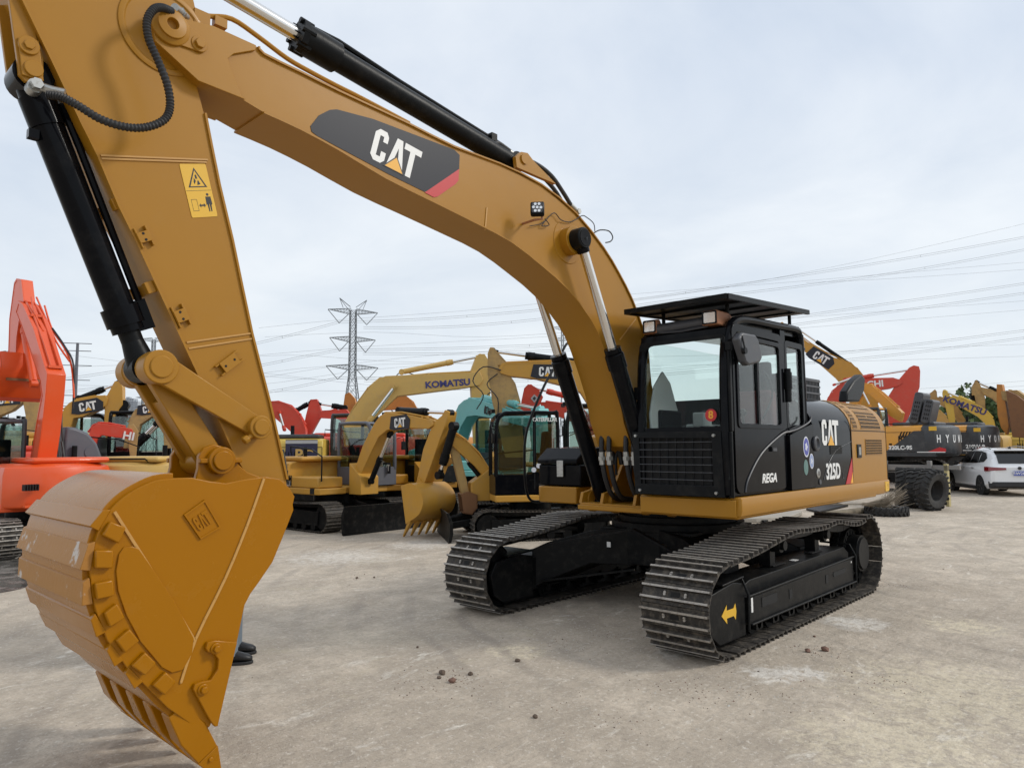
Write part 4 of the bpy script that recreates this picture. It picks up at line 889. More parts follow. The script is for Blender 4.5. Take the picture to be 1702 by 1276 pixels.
BW = 0.595
side = [(6.466, 1.516), (6.415, 1.57), (6.349, 1.614), (6.255, 1.655), (6.157, 1.663), (6.064, 1.662), (5.971, 1.639), (5.876, 1.624), (5.777, 1.64), (5.641, 1.653), (5.549, 1.635), (5.485, 1.581), (5.448, 1.528), (5.459, 1.481), (5.454, 1.448), (5.521, 1.29), (5.583, 1.154), (5.667, 1.048), (5.714, 0.993), (5.747, 0.936), (5.787, 0.738), (5.863, 0.518), (5.924, 0.328), (5.989, 0.324), (6.153, 0.478), (6.253, 0.599), (6.363, 0.731), (6.457, 0.881), (6.505, 1.005), (6.537, 1.117), (6.548, 1.245), (6.531, 1.361), (6.506, 1.445)]
bucket = None
BC0 = (sum(p[0] for p in side) / len(side), sum(p[1] for p in side) / len(side))
b = MB(); b.prism(side, BW - 0.03, BW); b.prism(side, -BW, -BW + 0.03)
shell = crv([(p[0] + (BC0[0] - p[0]) * 0.02, p[1] + (BC0[1] - p[1]) * 0.02) for p in side[22:] + side[:5]], 3)
b.strip(shell, 0.035, -BW + 0.03, BW - 0.03, side=-1)
bucket = b.build('bucket', [YBK], main, bevel=0.004)
# top wrapper, wraps a little wider
b = MB(); b.strip(crv(side[-2:] + side[:5], 4), 0.012, -BW - 0.004, BW - 0.002, side=1); b.build('top_wrapper', [YBK], bucket)
# ears that carry the pins
ear = [(5.891, 1.634), (5.875, 1.702), (5.874, 1.774), (5.843, 1.824), (5.788, 1.846), (5.728, 1.831), (5.688, 1.794), (5.624, 1.718), (5.568, 1.671), (5.478, 1.638), (5.309, 1.601), (5.255, 1.512), (5.305, 1.405), (5.431, 1.414), (5.595, 1.5), (5.787, 1.576)]
for s in (-1, 1):
    b = MB(); y0, y1 = sorted((s * 0.185, s * 0.225)); b.prism(ear, y0, y1)
    b.cyl((PB[0], s * 0.22, PB[1]), (PB[0], s * 0.27, PB[1]), 0.083, n=32); b.cyl((PB[0], s * 0.27, PB[1]), (PB[0], s * 0.285, PB[1]), 0.06, n=28)
    b.bar((PB[0] - 0.13, s * 0.24, PB[1] - 0.0), (PB[0] + 0.13, s * 0.24, PB[1] + 0.0), 0.035, 0.03)
    b.build('bucket_ear', [YBK], bucket, bevel=0.006)
b = MB(); e1 = (5.371, 1.518); b.cyl((e1[0], -0.24, e1[1]), (e1[0], 0.24, e1[1]), 0.09, n=28); b.build('bucket_pin', [YBK], bucket)
# weld lines and inset wear plate on the side
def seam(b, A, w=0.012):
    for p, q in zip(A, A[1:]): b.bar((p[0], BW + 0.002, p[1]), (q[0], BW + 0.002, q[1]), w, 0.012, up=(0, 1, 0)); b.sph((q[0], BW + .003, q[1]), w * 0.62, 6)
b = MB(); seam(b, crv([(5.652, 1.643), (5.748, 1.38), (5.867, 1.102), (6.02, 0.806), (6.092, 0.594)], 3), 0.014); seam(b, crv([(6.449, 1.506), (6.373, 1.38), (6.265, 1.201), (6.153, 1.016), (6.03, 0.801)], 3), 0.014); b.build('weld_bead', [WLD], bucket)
plate = [(6.421, 1.295), (6.4, 1.326), (6.36, 1.327), (6.328, 1.309), (6.234, 1.167), (6.138, 1.014), (6.033, 0.808), (6.04, 0.731), (6.085, 0.657), (6.141, 0.654), (6.193, 0.693), (6.305, 0.846), (6.378, 0.993), (6.42, 1.117), (6.432, 1.213)]
b = MB(); b.prism(plate, BW, BW + 0.010); b.build('side_wear_plate', [YBK], bucket, bevel=0.003)
for Q in ([[(6.474, 1.462), (6.401, 1.426), (6.431, 1.349), (6.507, 1.397)], [(6.536, 1.328), (6.455, 1.319), (6.454, 1.231), (6.535, 1.241)], [(6.532, 1.168), (6.452, 1.175), (6.441, 1.097), (6.521, 1.089)], [(6.484, 1.02), (6.428, 1.057), (6.389, 0.981), (6.456, 0.946)], [(6.426, 0.877), (6.365, 0.923), (6.317, 0.855), (6.382, 0.807)], [(6.349, 0.739), (6.286, 0.793), (6.231, 0.728), (6.284, 0.677)], [(6.244, 0.62), (6.181, 0.672), (6.128, 0.611), (6.183, 0.555)]]):
    b = MB(); b.prism(Q, BW, BW + 0.035); b.build('wear_block', [YBK], bucket, bevel=0.007)
    b = MB(); b.prism(Q, -BW - 0.035, -BW); b.build('wear_block', [YBK], bucket, bevel=0.007)
# cross straps over the heel
BCEN = Vector((sum(p[0] for p in side) / len(side), 0, sum(p[1] for p in side) / len(side)))
def strap(A, B, off=0.036, th=0.022, m=YBK):
    a = Vector((A[0], 0, A[1])); c = Vector((B[0], 0, B[1])); d = (c - a).normalized(); n_ = Vector((d.z, 0, -d.x))
    if n_.x < 0 and abs(n_.x) > abs(n_.z): n_ = -n_
    P = [a - d * 0.01, c + d * 0.01, c + n_ * 0.048 + d * 0.005, a + n_ * 0.030 + d * 0.005]
    b = MB(); b.prism([(p.x, p.z) for p in P], -BW - 0.012, BW + 0.006); b.build('heel_strap', [m], bucket, bevel=0.003)
for A, B, mm in (([(6.472, 1.508), (6.513, 1.426)], [(6.531, 1.357), (6.545, 1.237)], [(6.548, 1.185), (6.531, 1.077)], [(6.512, 1.01), (6.468, 0.931)], [(6.436, 0.852), (6.383, 0.777)], [(6.347, 0.722), (6.288, 0.65)])[i] + [(YBK, YWR, YWR, YBK, YBK, YBK)[i]] for i in range(6)):
    strap(A, B, m=mm)
# embossed badge plate
bq_ = [(6.108, 1.467), (5.997, 1.541), (5.902, 1.383), (6.013, 1.328)]
b = MB(); b.ring(bq_, [lerp2(p, ((bq_[0][0] + bq_[2][0]) / 2, (bq_[0][1] + bq_[2][1]) / 2), 0.12) for p in bq_], BW, BW + 0.012); b.prism(bq_, BW, BW + 0.006); bp_ = b.build('badge_plate', [YBK], bucket)
qa = quadM([bq_[0], bq_[1], bq_[2], bq_[3]], BW + 0.006)
o = cat_logo(Matrix.Identity(4), 0.36, 'raised_letters', None, tri=False)
for v in o.data.vertices:
    p = v.co; q = qa @ Vector((0.5 + p.x * 1.05, 0.5 + p.y * 1.3, 0)); v.co = (q.x, q.y + 0.006 * (1 if p.z > 0.001 else 0), q.z)
for i in range(3): o.data.materials[i] = YBK
o.parent = bucket; o.parent = bucket
# side cutters
cut = [(5.974, 0.748), (5.966, 0.777), (5.923, 0.779), (5.799, 0.745), (5.809, 0.704), (5.896, 0.323), (5.912, 0.324), (5.936, 0.359), (5.96, 0.403), (6.035, 0.549), (6.027, 0.572), (5.988, 0.578), (5.943, 0.574), (5.905, 0.622), (5.903, 0.676), (5.931, 0.717), (5.961, 0.723)]
for s in (-1, 1):
    y0, y1 = sorted((s * BW, s * (BW + 0.028))); b = MB(); b.prism(cut, y0, y1)
    for p in ([(5.921, 0.737), (5.984, 0.537)]): b.cyl((p[0], s * (BW + 0.026), p[1]), (p[0], s * (BW + 0.038), p[1]), 0.03, n=20); b.cyl((p[0], s * (BW + 0.036), p[1]), (p[0], s * (BW + 0.055), p[1]), 0.02, n=6)
    b.build('side_cutter', [YBK], bucket, bevel=0.004)
# teeth: adapter and point, five across
TA = [(6.12, 0.471), (5.894, 0.213)]; tip = (5.842, 0.02)
ta = Vector((TA[0][0], 0, TA[0][1])); tb_ = Vector((5.93, 0, 0.175)); tt = Vector((tip[0], 0, tip[1]))
for y in (-0.53, -0.265, 0.0, 0.265, 0.53):
    b = MB(); d = (tb_ - ta).normalized(); n_ = Vector((-d.z, 0, d.x))
    a0 = ta + d * 0.03
    b.loft([[tuple(a0 + n_ * 0.045 * q + Vector((0, y + 0.055 * r, 0))) for q, r in ((-1, -1), (1, -1), (1, 1), (-1, 1))], [tuple(a0 + d * 0.16 + n_ * 0.075 * q + Vector((0, y + 0.07 * r, 0))) for q, r in ((-1, -1), (1, -1), (1, 1), (-1, 1))], [tuple(tb_ + n_ * 0.06 * q + Vector((0, y + 0.058 * r, 0))) for q, r in ((-1, -1), (1, -1), (1, 1), (-1, 1))]])
    ad = b.build('tooth_adapter', [YBK], bucket, bevel=0.006)
    b = MB(); d2 = (tt - tb_).normalized(); n2 = Vector((-d2.z, 0, d2.x))
    b.loft([[tuple(tb_ + n_ * 0.063 * q + Vector((0, y + 0.06 * r, 0))) for q, r in ((-1, -1), (1, -1), (1, 1), (-1, 1))], [tuple(tb_ + (tt - tb_) * 0.35 + n2 * 0.045 * q + Vector((0, y + 0.05 * r, 0))) for q, r in ((-1, -1), (1, -1), (1, 1), (-1, 1))], [tuple(tt + n2 * 0.010 * q + Vector((0, y + 0.035 * r, 0))) for q, r in ((-1, -1), (1, -1), (1, 1), (-1, 1))]])
    b.cyl(tb_ + (tt - tb_) * 0.18 + Vector((0, y + 0.055, 0)), tb_ + (tt - tb_) * 0.18 + Vector((0, y + 0.066, 0)), 0.013, n=10)
    b.build('tooth_point', [YBK], bucket, bevel=0.004)

# ------------------------------------------------------------------ right-hand deck: tool box, handrail
tb = MB(); TB = [(0.70, -1.46), (0.70, -0.88), (-0.25, -0.88), (-0.25, -1.46)]
tb.prism([(0.84, 1.336), (0.84, 1.60), (0.05, 1.60), (0.05, 1.336)], -1.47, -0.80); tbo = tb.build('tool_box', [BLK], main, bevel=0.02)
tb = MB(); tb.prism([(0.86, 1.605), (0.86, 1.66), (0.68, 1.80), (0.1, 1.82), (0.05, 1.605)], -1.48, -0.84); tb.build('tool_box_lid', [BLK], tbo, bevel=0.015)
tb = MB(); tb.box((0.862, -1.10, 1.55), (0.02, 0.10, 0.20)); tb.build('lid_latch', [STL], tbo, bevel=0.004)
tb = MB(); tb.prism([(-0.1, 1.336), (-0.1, 1.95), (-1.1, 2.1), (-2.4, 2.1), (-2.4, 1.336)], -1.47, -0.75); tb.build('fuel_tank', [YEL], main, bevel=0.02)
rail = [(-0.061, 3.204), (0.098, 3.263), (0.23, 3.184), (0.426, 2.914), (0.676, 2.618), (0.929, 2.219), (1.058, 1.913), (1.074, 1.539), (1.043, 1.277), (0.943, 1.145), (0.7, 1.13)]
b = MB(); b.tube([(x, -1.5, z) for x, z in crv(rail[1:], 5)], 0.017, 8); b.build('handrail', [BLM], main)

# ------------------------------------------------------------------ ground
GP = [(2.883, 0.038), (5.11, -3.061), (5.465, -2.29), (-0.145, 1.941), (-0.732, 2.784), (1.499, 3.222), (1.813, 2.202), (0.834, -6.0), (2.035, 2.001), (2.84, 3.171), (2.03, 1.128), (-1.057, -6.082)]
GM = bpy.data.materials.new('yard_concrete'); GM.use_nodes = True
nt = GM.node_tree; bs = nt.nodes['Principled BSDF']
def N(t, **k):
    n = nt.nodes.new(t)
    for a, b_ in k.items():
        if a.startswith('i_'): n.inputs[a[2:].replace('_', ' ')].default_value = b_
        else: setattr(n, a, b_)
    return n
def LK(a, b_): nt.links.new(a, b_)
tcg = N('ShaderNodeTexCoord')
def noise(scale, det=6, rough=0.6, vec=None, dist=0.0):
    n = N('ShaderNodeTexNoise'); n.inputs['Scale'].default_value = scale; n.inputs['Detail'].default_value = det; n.inputs['Roughness'].default_value = rough; n.inputs['Distortion'].default_value = dist
    LK(vec or tcg.outputs['Object'], n.inputs['Vector']); return n.outputs['Fac']
def rng(f, a, b_, c=0.0, d=1.0):
    r = N('ShaderNodeMapRange'); r.inputs['From Min'].default_value = a; r.inputs['From Max'].default_value = b_; r.inputs['To Min'].default_value = c; r.inputs['To Max'].default_value = d
    LK(f, r.inputs['Value']); return r.outputs[0]
def mixc(f, A, B):
    m = N('ShaderNodeMix', data_type='RGBA')
    for s_, v in (('A', A), ('B', B)):
        if isinstance(v, tuple): m.inputs[s_].default_value = (*v, 1)
        else: LK(v, m.inputs[s_])
    LK(f, m.inputs['Factor']); return m.outputs['Result']
def mth(op, a, b_):
    m = N('ShaderNodeMath', operation=op)
    for i, v in enumerate((a, b_)):
        if isinstance(v, (int, float)): m.inputs[i].default_value = v
        else: LK(v, m.inputs[i])
    return m.outputs[0]
def stretched(rot, sx, sy):
    m = N('ShaderNodeMapping'); m.inputs['Rotation'].default_value = (0, 0, rot); m.inputs['Scale'].default_value = (sx, sy, 1)
    LK(tcg.outputs['Object'], m.inputs['Vector']); return m.outputs[0]
c = mixc(rng(noise(0.22, 5, 0.6, dist=0.6), 0.36, 0.64), (0.51, 0.432, 0.34), (0.66, 0.565, 0.45))
c = mixc(rng(noise(0.9, 8, 0.68, dist=0.4), 0.42, 0.66, 0, 0.75), c, (0.335, 0.282, 0.222))
st1 = noise(1.0, 7, 0.7, stretched(radians(38), 0.35, 3.2), 0.5)
c = mixc(rng(st1, 0.54, 0.70, 0, 0.55), c, (0.60, 0.53, 0.43))
st2 = noise(1.0, 7, 0.65, stretched(radians(-22), 0.3, 4.0), 0.8)
c = mixc(rng(st2, 0.56, 0.72, 0, 0.45), c, (0.28, 0.24, 0.195))
# worn chalky patches
c = mixc(rng(noise(4.5, 9, 0.7), 0.40, 0.62, 0, 0.60), c, (0.36, 0.305, 0.24))
c = mixc(rng(noise(2.4, 12, 0.8, stretched(radians(20), 0.6, 1.6), dist=0.9), 0.575, 0.655, 0, 0.75), c, (0.80, 0.75, 0.66))
c = mixc(rng(noise(0.6, 6, 0.7, dist=1.5), 0.60, 0.74, 0, 0.5), c, (0.52, 0.45, 0.31))
for i, (gx, gy) in enumerate(GP):
    rad = (0.42, 0.40, 0.45, 0.55, 0.6, 1.5, 0.35, 1.6, 0.4, 1.1, 0.30, 1.2)[i]
    vm = N('ShaderNodeVectorMath', operation='DISTANCE'); LK(tcg.outputs['Object'], vm.inputs[0]); vm.inputs[1].default_value = (gx, gy, 0)
    k = mth('MULTIPLY', rng(vm.outputs['Value'], 0.0, rad, 1.0, 0.0), rng(noise(3.5 + i * 0.7, 9, 0.78, dist=0.8), 0.34, 0.62, 0, 1.6))
    k = rng(k, 0.32, 0.75, 0.0, 0.62 if i not in (5, 7, 9, 11) else 0.45)
    c = mixc(k, c, (0.84, 0.80, 0.73) if i not in (0, 4, 5, 9) else (0.80, 0.70, 0.50))
wv = N('ShaderNodeTexWave', wave_type='RINGS', rings_direction='Z'); wv.inputs['Scale'].default_value = 0.55; wv.inputs['Distortion'].default_value = 3.0; wv.inputs['Detail'].default_value = 3; wv.inputs['Detail Scale'].default_value = 0.7
mpw = N('ShaderNodeMapping'); mpw.inputs['Location'].default_value = (9.0, -6.0, 0); LK(tcg.outputs['Object'], mpw.inputs['Vector']); LK(mpw.outputs[0], wv.inputs['Vector'])
tyr = mth('MULTIPLY', rng(wv.outputs['Fac'], 0.80, 0.98), rng(noise(0.5, 4, 0.6), 0.45, 0.62))
c = mixc(mth('MULTIPLY', tyr, 0.40), c, (0.25, 0.215, 0.18))
c = mixc(rng(noise(20, 8, 0.75), 0.48, 0.68, 0, 0.65), c, (0.30, 0.25, 0.20))
c = mixc(rng(noise(26, 8, 0.75, dist=0.5), 0.55, 0.66, 0, 0.60), c, (0.78, 0.73, 0.64))
c = mixc(rng(noise(70, 4, 0.6), 0.56, 0.74, 0, 0.45), c, (0.20, 0.17, 0.14))
c = mixc(rng(noise(9, 9, 0.8), 0.64, 0.70, 0, 0.55), c, (0.17, 0.145, 0.12))
LK(c, bs.inputs['Base Color'])
LK(rng(noise(1.5, 5), 0.3, 0.7, 0.72, 0.95), bs.inputs['Roughness'])
bs.inputs['Specular IOR Level'].default_value = 0.3
hgt = mth('ADD', mth('MULTIPLY', noise(2.0, 8, 0.65), 0.9), mth('MULTIPLY', noise(60, 5, 0.6), 0.10))
hgt = mth('ADD', hgt, mth('MULTIPLY', st2, 0.35)); hgt = mth('ADD', hgt, mth('MULTIPLY', noise(14, 6, 0.7), 0.22))
bpn = N('ShaderNodeBump'); bpn.inputs['Strength'].default_value = 0.8; bpn.inputs['Distance'].default_value = 0.06
LK(hgt, bpn.inputs['Height']); LK(bpn.outputs[0], bs.inputs['Normal'])
b = MB(); G = 2600.0; b.add([(-G, -G, 0), (G, -G, 0), (G, G, 0), (-G, G, 0)], [(0, 1, 2, 3)])
tag(b.build('ground', [GM]), 'pale dusty concrete yard with chalky stains and tyre scuffs', None, None, 'structure')
# wet patch by the orange machine
WM = mat('wet_concrete', (0.09, 0.085, 0.078), 0.12, dirt=0.6, dcol=(0.28, 0.26, 0.23), dscale=1.0, dlo=0.5, dhi=0.62)
pg = [(5.214, -10.09), (4.008, -12.693), (3.824, -10.913), (3.728, -8.851), (3.99, -6.646), (4.785, -5.951), (4.986, -6.778), (5.762, -6.778)]
wp = [(p[0], p[1]) for p in crv([pg[i] for i in range(8)] + [pg[0]], 8)[:-1]]
wp = [(x + random.uniform(-.05, .05), y + random.uniform(-.05, .05)) for x, y in wp]
b = MB(); b.add([(x, y, 0.004) for x, y in wp], [tuple(range(len(wp)))]); tag(b.build('puddle', [WM]), 'thin dark wet patch on the concrete', None, None, 'structure')

# loose clods and grit
def stone(loc, r, m, lab, seed):
    rd = random.Random(seed); b = MB(); b.sph((0, 0, 0), r, 8, 0, (1, 0.8, 0.6))
    b.v = [(x + rd.uniform(-.25, .25) * r, y + rd.uniform(-.25, .25) * r, max(z, -r * 0.42) + rd.uniform(-.08, .08) * r) for x, y, z in b.v]
    o = b.build('stone', [m], None, ang=70); o.location = (loc[0], loc[1], r * 0.42); o.rotation_euler = (0, 0, rd.uniform(0, 6)); return tag(o, lab, 'stone', 'loose stones on the yard')
CLD = mat('dirt_clod', (0.13, 0.095, 0.07), 0.95, bump=0.6, bscale=30); CLR = mat('reddish_clod', (0.20, 0.115, 0.085), 0.95, bump=0.6, bscale=30); CWH = mat('chalk_lump', (0.5, 0.48, 0.44), 0.9, bump=0.5)
for i, (q, r, m, lab) in enumerate(zip([(3.791, 0.054), (3.649, 0.234), (3.865, 0.259), (3.877, 0.116), (3.136, 0.272), (1.213, 1.983), (1.07, 2.086), (3.982, 1.223), (1.78, -4.051), (1.59, -3.905), (3.435, -0.693), (0.665, 1.841)], (0.034, 0.026, 0.034, 0.02, 0.026, 0.03, 0.04, 0.022, 0.025, 0.02, 0.015, 0.015), (CLD, CLD, CLR, CLD, CLD, CLR, CLR, CLD, CLD, CLD, CLD, CLR),
    ('largest dark dirt clod on the yard between the bucket and the tracks', 'dark clod lying alone just right of a cluster of clods', 'reddish brown clod nearest the camera in the cluster mid yard', 'small dark clod beside the largest clod', 'dark clod at the lower edge of the pale sandy stain', 'reddish clod left of a crumbled patch near the track', 'reddish lump at the right of the crumbled patch near the track', 'dark pebble alone on the open yard below the tracks', 'dark pebble left of the far track', 'small pebble right of another near the far track', 'tiny pebble right of the shoe', 'tiny reddish pebble nearest the track edge'))):
    stone(q, r, m, lab, i + 3)
rd = random.Random(5); b = MB()
GC = [(1.149, 2.027), (2.284, 2.156), (2.89, 1.686), (4.11, 0.176), (3.761, 0.2), (3.693, 1.509), (1.96, 0.295), (2.519, 0.299), (-2.566, 1.504), (1.714, -4.046), (2.681, 1.916), (1.65, 2.648)]
for k in range(1100):
    if k < 800: g = GC[k % 12]; w_ = (0.10, 0.22, 0.16, 0.13)[k % 4]; x = g[0] + rd.gauss(0, w_); y = g[1] + rd.gauss(0, w_ * 1.6)
    else: x = rd.uniform(-8, 8); y = rd.uniform(-10, 5)
    r = rd.uniform(0.002, 0.008) * (1.7 if rd.random() < 0.04 else 1)
    vs = [(x + r * rd.uniform(.6, 1.2) * cos(a), y + r * rd.uniform(.6, 1.2) * sin(a), 0.0) for a in (0, 1.6, 3.1, 4.7)] + [(x, y, r * rd.uniform(.6, 1.1))]
    b.add(vs, [(0, 1, 4), (1, 2, 4), (2, 3, 4), (3, 0, 4)], rd.choice((0, 0, 1, 2)))
tag(b.build('grit', [CLD, CLR, CWH], fix=False), 'scattered grit and crumbs of dirt on the yard', None, None, 'stuff')

# ------------------------------------------------------------------ parked machines behind
KYE = mat('pale_yellow_paint', (0.56, 0.36, 0.10), 0.45, dirt=0.35, dcol=(0.35, 0.26, 0.15), dscale=1.5, dlo=0.5, dhi=0.75)
OYE = mat('light_yellow_paint', (0.60, 0.42, 0.07), 0.45, dirt=0.25, dscale=1.5)
HYE = mat('orange_yellow_paint', (0.66, 0.30, 0.035), 0.4, dirt=0.2, dscale=1.5)
OLD = mat('weathered_yellow_paint', (0.44, 0.28, 0.10), 0.6, dirt=0.7, dcol=(0.22, 0.16, 0.10), dscale=1.8, dlo=0.45, dhi=0.7)
RDP = mat('orange_red_paint', (0.72, 0.085, 0.012), 0.38, coat=0.3, dirt=0.12, dcol=(0.5, 0.2, 0.12), dscale=1.4)
RD2 = mat('bright_red_paint', (0.60, 0.06, 0.03), 0.42, dirt=0.25, dcol=(0.42, 0.2, 0.15), dscale=1.8)
TEA = mat('pale_teal_paint', (0.16, 0.46, 0.45), 0.42, dirt=0.2, dcol=(0.3, 0.4, 0.38), dscale=2)
DGR = mat('dark_grey_paint', (0.035, 0.038, 0.042), 0.4, dirt=0.3, dcol=(0.15, 0.14, 0.13), dscale=2)
MGR = mat('slate_grey_paint', (0.095, 0.10, 0.12), 0.42, dirt=0.15, dcol=(0.2, 0.2, 0.2), dscale=2)
BRN = mat('rusty_brown_steel', (0.20, 0.09, 0.035), 0.7, dirt=0.5, dcol=(0.10, 0.06, 0.04), dscale=2)
BOR = mat('aged_orange_paint', (0.50, 0.20, 0.03), 0.5, dirt=0.5, dcol=(0.25, 0.13, 0.06), dscale=2)
NVY = mat('navy_paint', (0.02, 0.022, 0.06), 0.4)

BYE = mat('sunlit_yellow_paint', (0.52, 0.275, 0.045), 0.42, spec=0.35, dirt=0.35, dcol=(0.36, 0.24, 0.12), dscale=1.8)
BYP = BYE
def excavator(loc, hd, label, s=1.0, pal=None, cab=True, plates=(), rams=(), body=True, und=True, uyaw=0.0, blade=False, lift=0.0, wheels=False, mini=False, cabz=2.95, hoodz=2.25, logos=(), shoes=False, hw=1.36, rear=-2.75, extra=None, dome=False, cabcol=None, hoodcol=None, group=MAINGRP, rails=True, cabx=(-0.35, 1.35), opencab=True):
    pal = pal or {}; P0 = pal.get('main', BYE); PP = pal.get('panel', P0); PC = pal.get('cwt', P0); PCB = pal.get('cab', BLM); PB_ = pal.get('boom', P0); RM = pal.get('ram', BLM); RF = pal.get('roof', PCB); HD = pal.get('hood', P0)
    r = empty('excavator', (loc[0], loc[1], lift), hd, label, 'excavator', group)
    S = lambda *a: tuple(v * s for v in a)
    if und and not wheels:
        L2 = 2.05 if not mini else 1.9; tw = 0.55 if not mini else 0.62; gy = 1.12 if not mini else 1.22; th = 0.44 if not mini else 0.42
        for q in (-1, 1):
            Tm = MB()
            ov = oval(-L2 * s + th * s, L2 * s - th * s, th * s, th * s, 0.0)
            RZ = Matrix.Rotation(uyaw, 4, 'Z')
            e = MB(); e.prism([(-L2 * s + th * 1.3 * s, 0.20 * s), (L2 * s - th * 1.3 * s, 0.20 * s), (L2 * s - th * 1.2 * s, 0.58 * s), (-L2 * s + th * 1.2 * s, 0.62 * s)], (q * gy - 0.26) * s, (q * gy + 0.26) * s)
            for x in (-L2 + th, L2 - th): e.cyl((x * s, (q * gy - 0.22) * s, th * s), (x * s, (q * gy + 0.22) * s, th * s), th * 0.72 * s, n=24)
            for k in range(6): x = (-L2 + th * 1.3 + (2 * L2 - th * 2.6) * (k + .5) / 6) * s; e.cyl((x, (q * gy - 0.25) * s, 0.15 * s), (x, (q * gy + 0.25) * s, 0.15 * s), 0.11 * s, n=12)
            fo_ = e.build('track_frame', [UND], r); fo_.matrix_local = RZ
            n = 44 if not mini else 40
            ch, pi_ = track(r, ov, q * gy * s, tw * s, n, UND, detail=shoes, shoes=shoes, gh=0.03 * s)
            ch.matrix_local = RZ
        e = MB(Matrix.Rotation(uyaw, 4, 'Z')); e.prism([(0.9 * s, -1.0 * s), (0.55 * s, 0), (0.9 * s, 1.0 * s), (-0.9 * s, 1.0 * s), (-0.55 * s, 0), (-0.9 * s, -1.0 * s)], 0.40 * s, 0.72 * s, 'z'); e.cyl((0, 0, 0.7 * s), (0, 0, 1.02 * s), 0.6 * s, n=28); e.build('centre_frame', [UND], r)
        if blade:
            e = MB(Matrix.Rotation(uyaw, 4, 'Z')); sec = [(2.45, 0.02), (2.40, 0.25), (2.42, 0.55), (2.52, 0.78), (2.58, 0.78), (2.50, 0.52), (2.49, 0.25), (2.53, 0.0)]
            e.prism([S(*p) for p in sec], -1.45 * s, 1.45 * s); e.bar(S(1.0, 0.5, 0.55), S(2.42, 0.5, 0.35), 0.14 * s, 0.18 * s); e.bar(S(1.0, -0.5, 0.55), S(2.42, -0.5, 0.35), 0.14 * s, 0.18 * s); e.cyl(S(0.9, 0, 0.8), S(2.4, 0, 0.5), 0.07 * s); e.build('dozer_blade', [pal.get('blade', UND)], r, bevel=0.006)
    if wheels:
        for x in (-1.4, 1.4):
            for y in (-0.95, 0.95):
                w = MB(); w.lathe(S(x, y - 0.28 if y > 0 else y - 0.28, 0.5), (0, 1, 0), [(0.2 * s, 0), (0.46 * s, 0.02 * s), (0.5 * s, 0.1 * s), (0.5 * s, 0.46 * s), (0.46 * s, 0.54 * s), (0.2 * s, 0.56 * s)], 28); w.build('wheel', [RUB], r)
        e = MB(); e.box(S(0, 0, 0.75), S(3.6, 1.1, 0.4)); e.cyl(S(0, 0, 0.9), S(0, 0, 1.05), 0.6 * s); e.build('chassis', [DGR], r)
    if body:
        e = MB(); z0 = 1.02
        e.prism([S(1.25, -hw), S(1.25, -0.45), S(1.0, -0.40), S(1.0, 0.40), S(1.25, 0.45), S(1.25, hw), S(rear + .5, hw), S(rear + .5, -hw)], z0 * s, (z0 + 0.18) * s, 'z'); e.build('upper_frame', [pal.get('frame', P0)], r, bevel=0.02)
        e = MB(); sec = [(hw - .015, 1.205), (hw - .015, hoodz - 0.22), (hw - 0.10, hoodz - 0.05), (hw - 0.3, hoodz), (-hw + 0.3, hoodz), (-hw + 0.1, hoodz - 0.05), (-hw + .015, hoodz - 0.22), (-hw + .015, 1.205)]
        e.prism([S(*p) for p in sec], (rear + 0.95) * s, -0.45 * s, 'x'); e.prism([S(1.15, -hw + .02), S(1.15, -0.5), S(-0.46, -0.5), S(-0.46, -hw + .02)], 1.205 * s, (1.205 + 0.35 * hoodz / 2.25) * s, 'z')
        e.build('engine_housing', [PP], r, bevel=0.03)
        e = MB(); e.box(S((rear - 0.45 + .95) / 2 - .2, -0.2, hoodz + 0.07), S(1.5, 1.7, 0.14)); e.build('hood', [HD], r, bevel=0.05)
        if rails:
            e = MB(); e.tube([S(1.2, -hw + .1, 1.4), S(1.2, -hw + .1, 2.1), S(0.7, -hw + .1, 2.3), S(-0.4, -hw + .1, 2.4), S(-0.4, -hw + .1, 2.2)], 0.018, 6); e.build('handrail', [pal.get('rail', BLM)], r)
        e = MB(); secs = []
        for z, o in ((1.05, 0.12), (1.12, 0.02), (1.2, 0.0), (hoodz - 0.25, 0.0), (hoodz - 0.08, 0.05), (hoodz, 0.22)):
            q = [((rear + 0.94) * s, (hw - o) * s, z * s)]
            for i in range(11):
                a = radians(44) * (1 - 2 * i / 10); q.append(((rear + o - (cos(a) - 1) * 1.8) * s, (hw - 0.02 - o) * sin(a) / sin(radians(44)) * s, z * s))
            q.append(((rear + 0.94) * s, (-hw + o) * s, z * s)); secs.append(q)
        e.loft(secs); e.build('counterweight', [PC], r, bevel=0.01)
        for sy in (-1, 1):
            e = MB()
            for i in range(7): e.box(S(rear + 1.2 + i * 0.09, sy * (hw - .012), hoodz - 0.55), S(0.035, 0.02, 0.30))
            g = e.build('side_vent', [DRK], r); tag(g, None, None, None, 'stuff')
    if cab:
        a, c_ = cabx; y0, y1 = 0.36, hw - 0.04; zt = cabz
        cb = MB(); cb.prism([S(c_, 1.22), S(c_, 1.75), S(a, 1.75), S(a, 1.22)], y0 * s, (y1) * s)
        for y in (y0 + .04, y1 - .04):
            cb.tube([S(*p) for p in crv([(c_ - .03, y, 1.7), (c_ - 0.05, y, zt - 0.4), (c_ - 0.22, y, zt - 0.08), (c_ - 0.5, y, zt - 0.03), (a + 0.2, y, zt - 0.03), (a + 0.05, y, zt - 0.15), (a + 0.04, y, 1.7)], 4)], 0.055 * s, 8)
        cb.bar(S((a + c_) / 2 - 0.2, y1 - .04, 1.7), S((a + c_) / 2 - 0.2, y1 - .04, zt - .05), 0.06 * s, 0.08 * s, up=(1, 0, 0))
        co = cb.build('cab', [PCB], r, bevel=0.012)
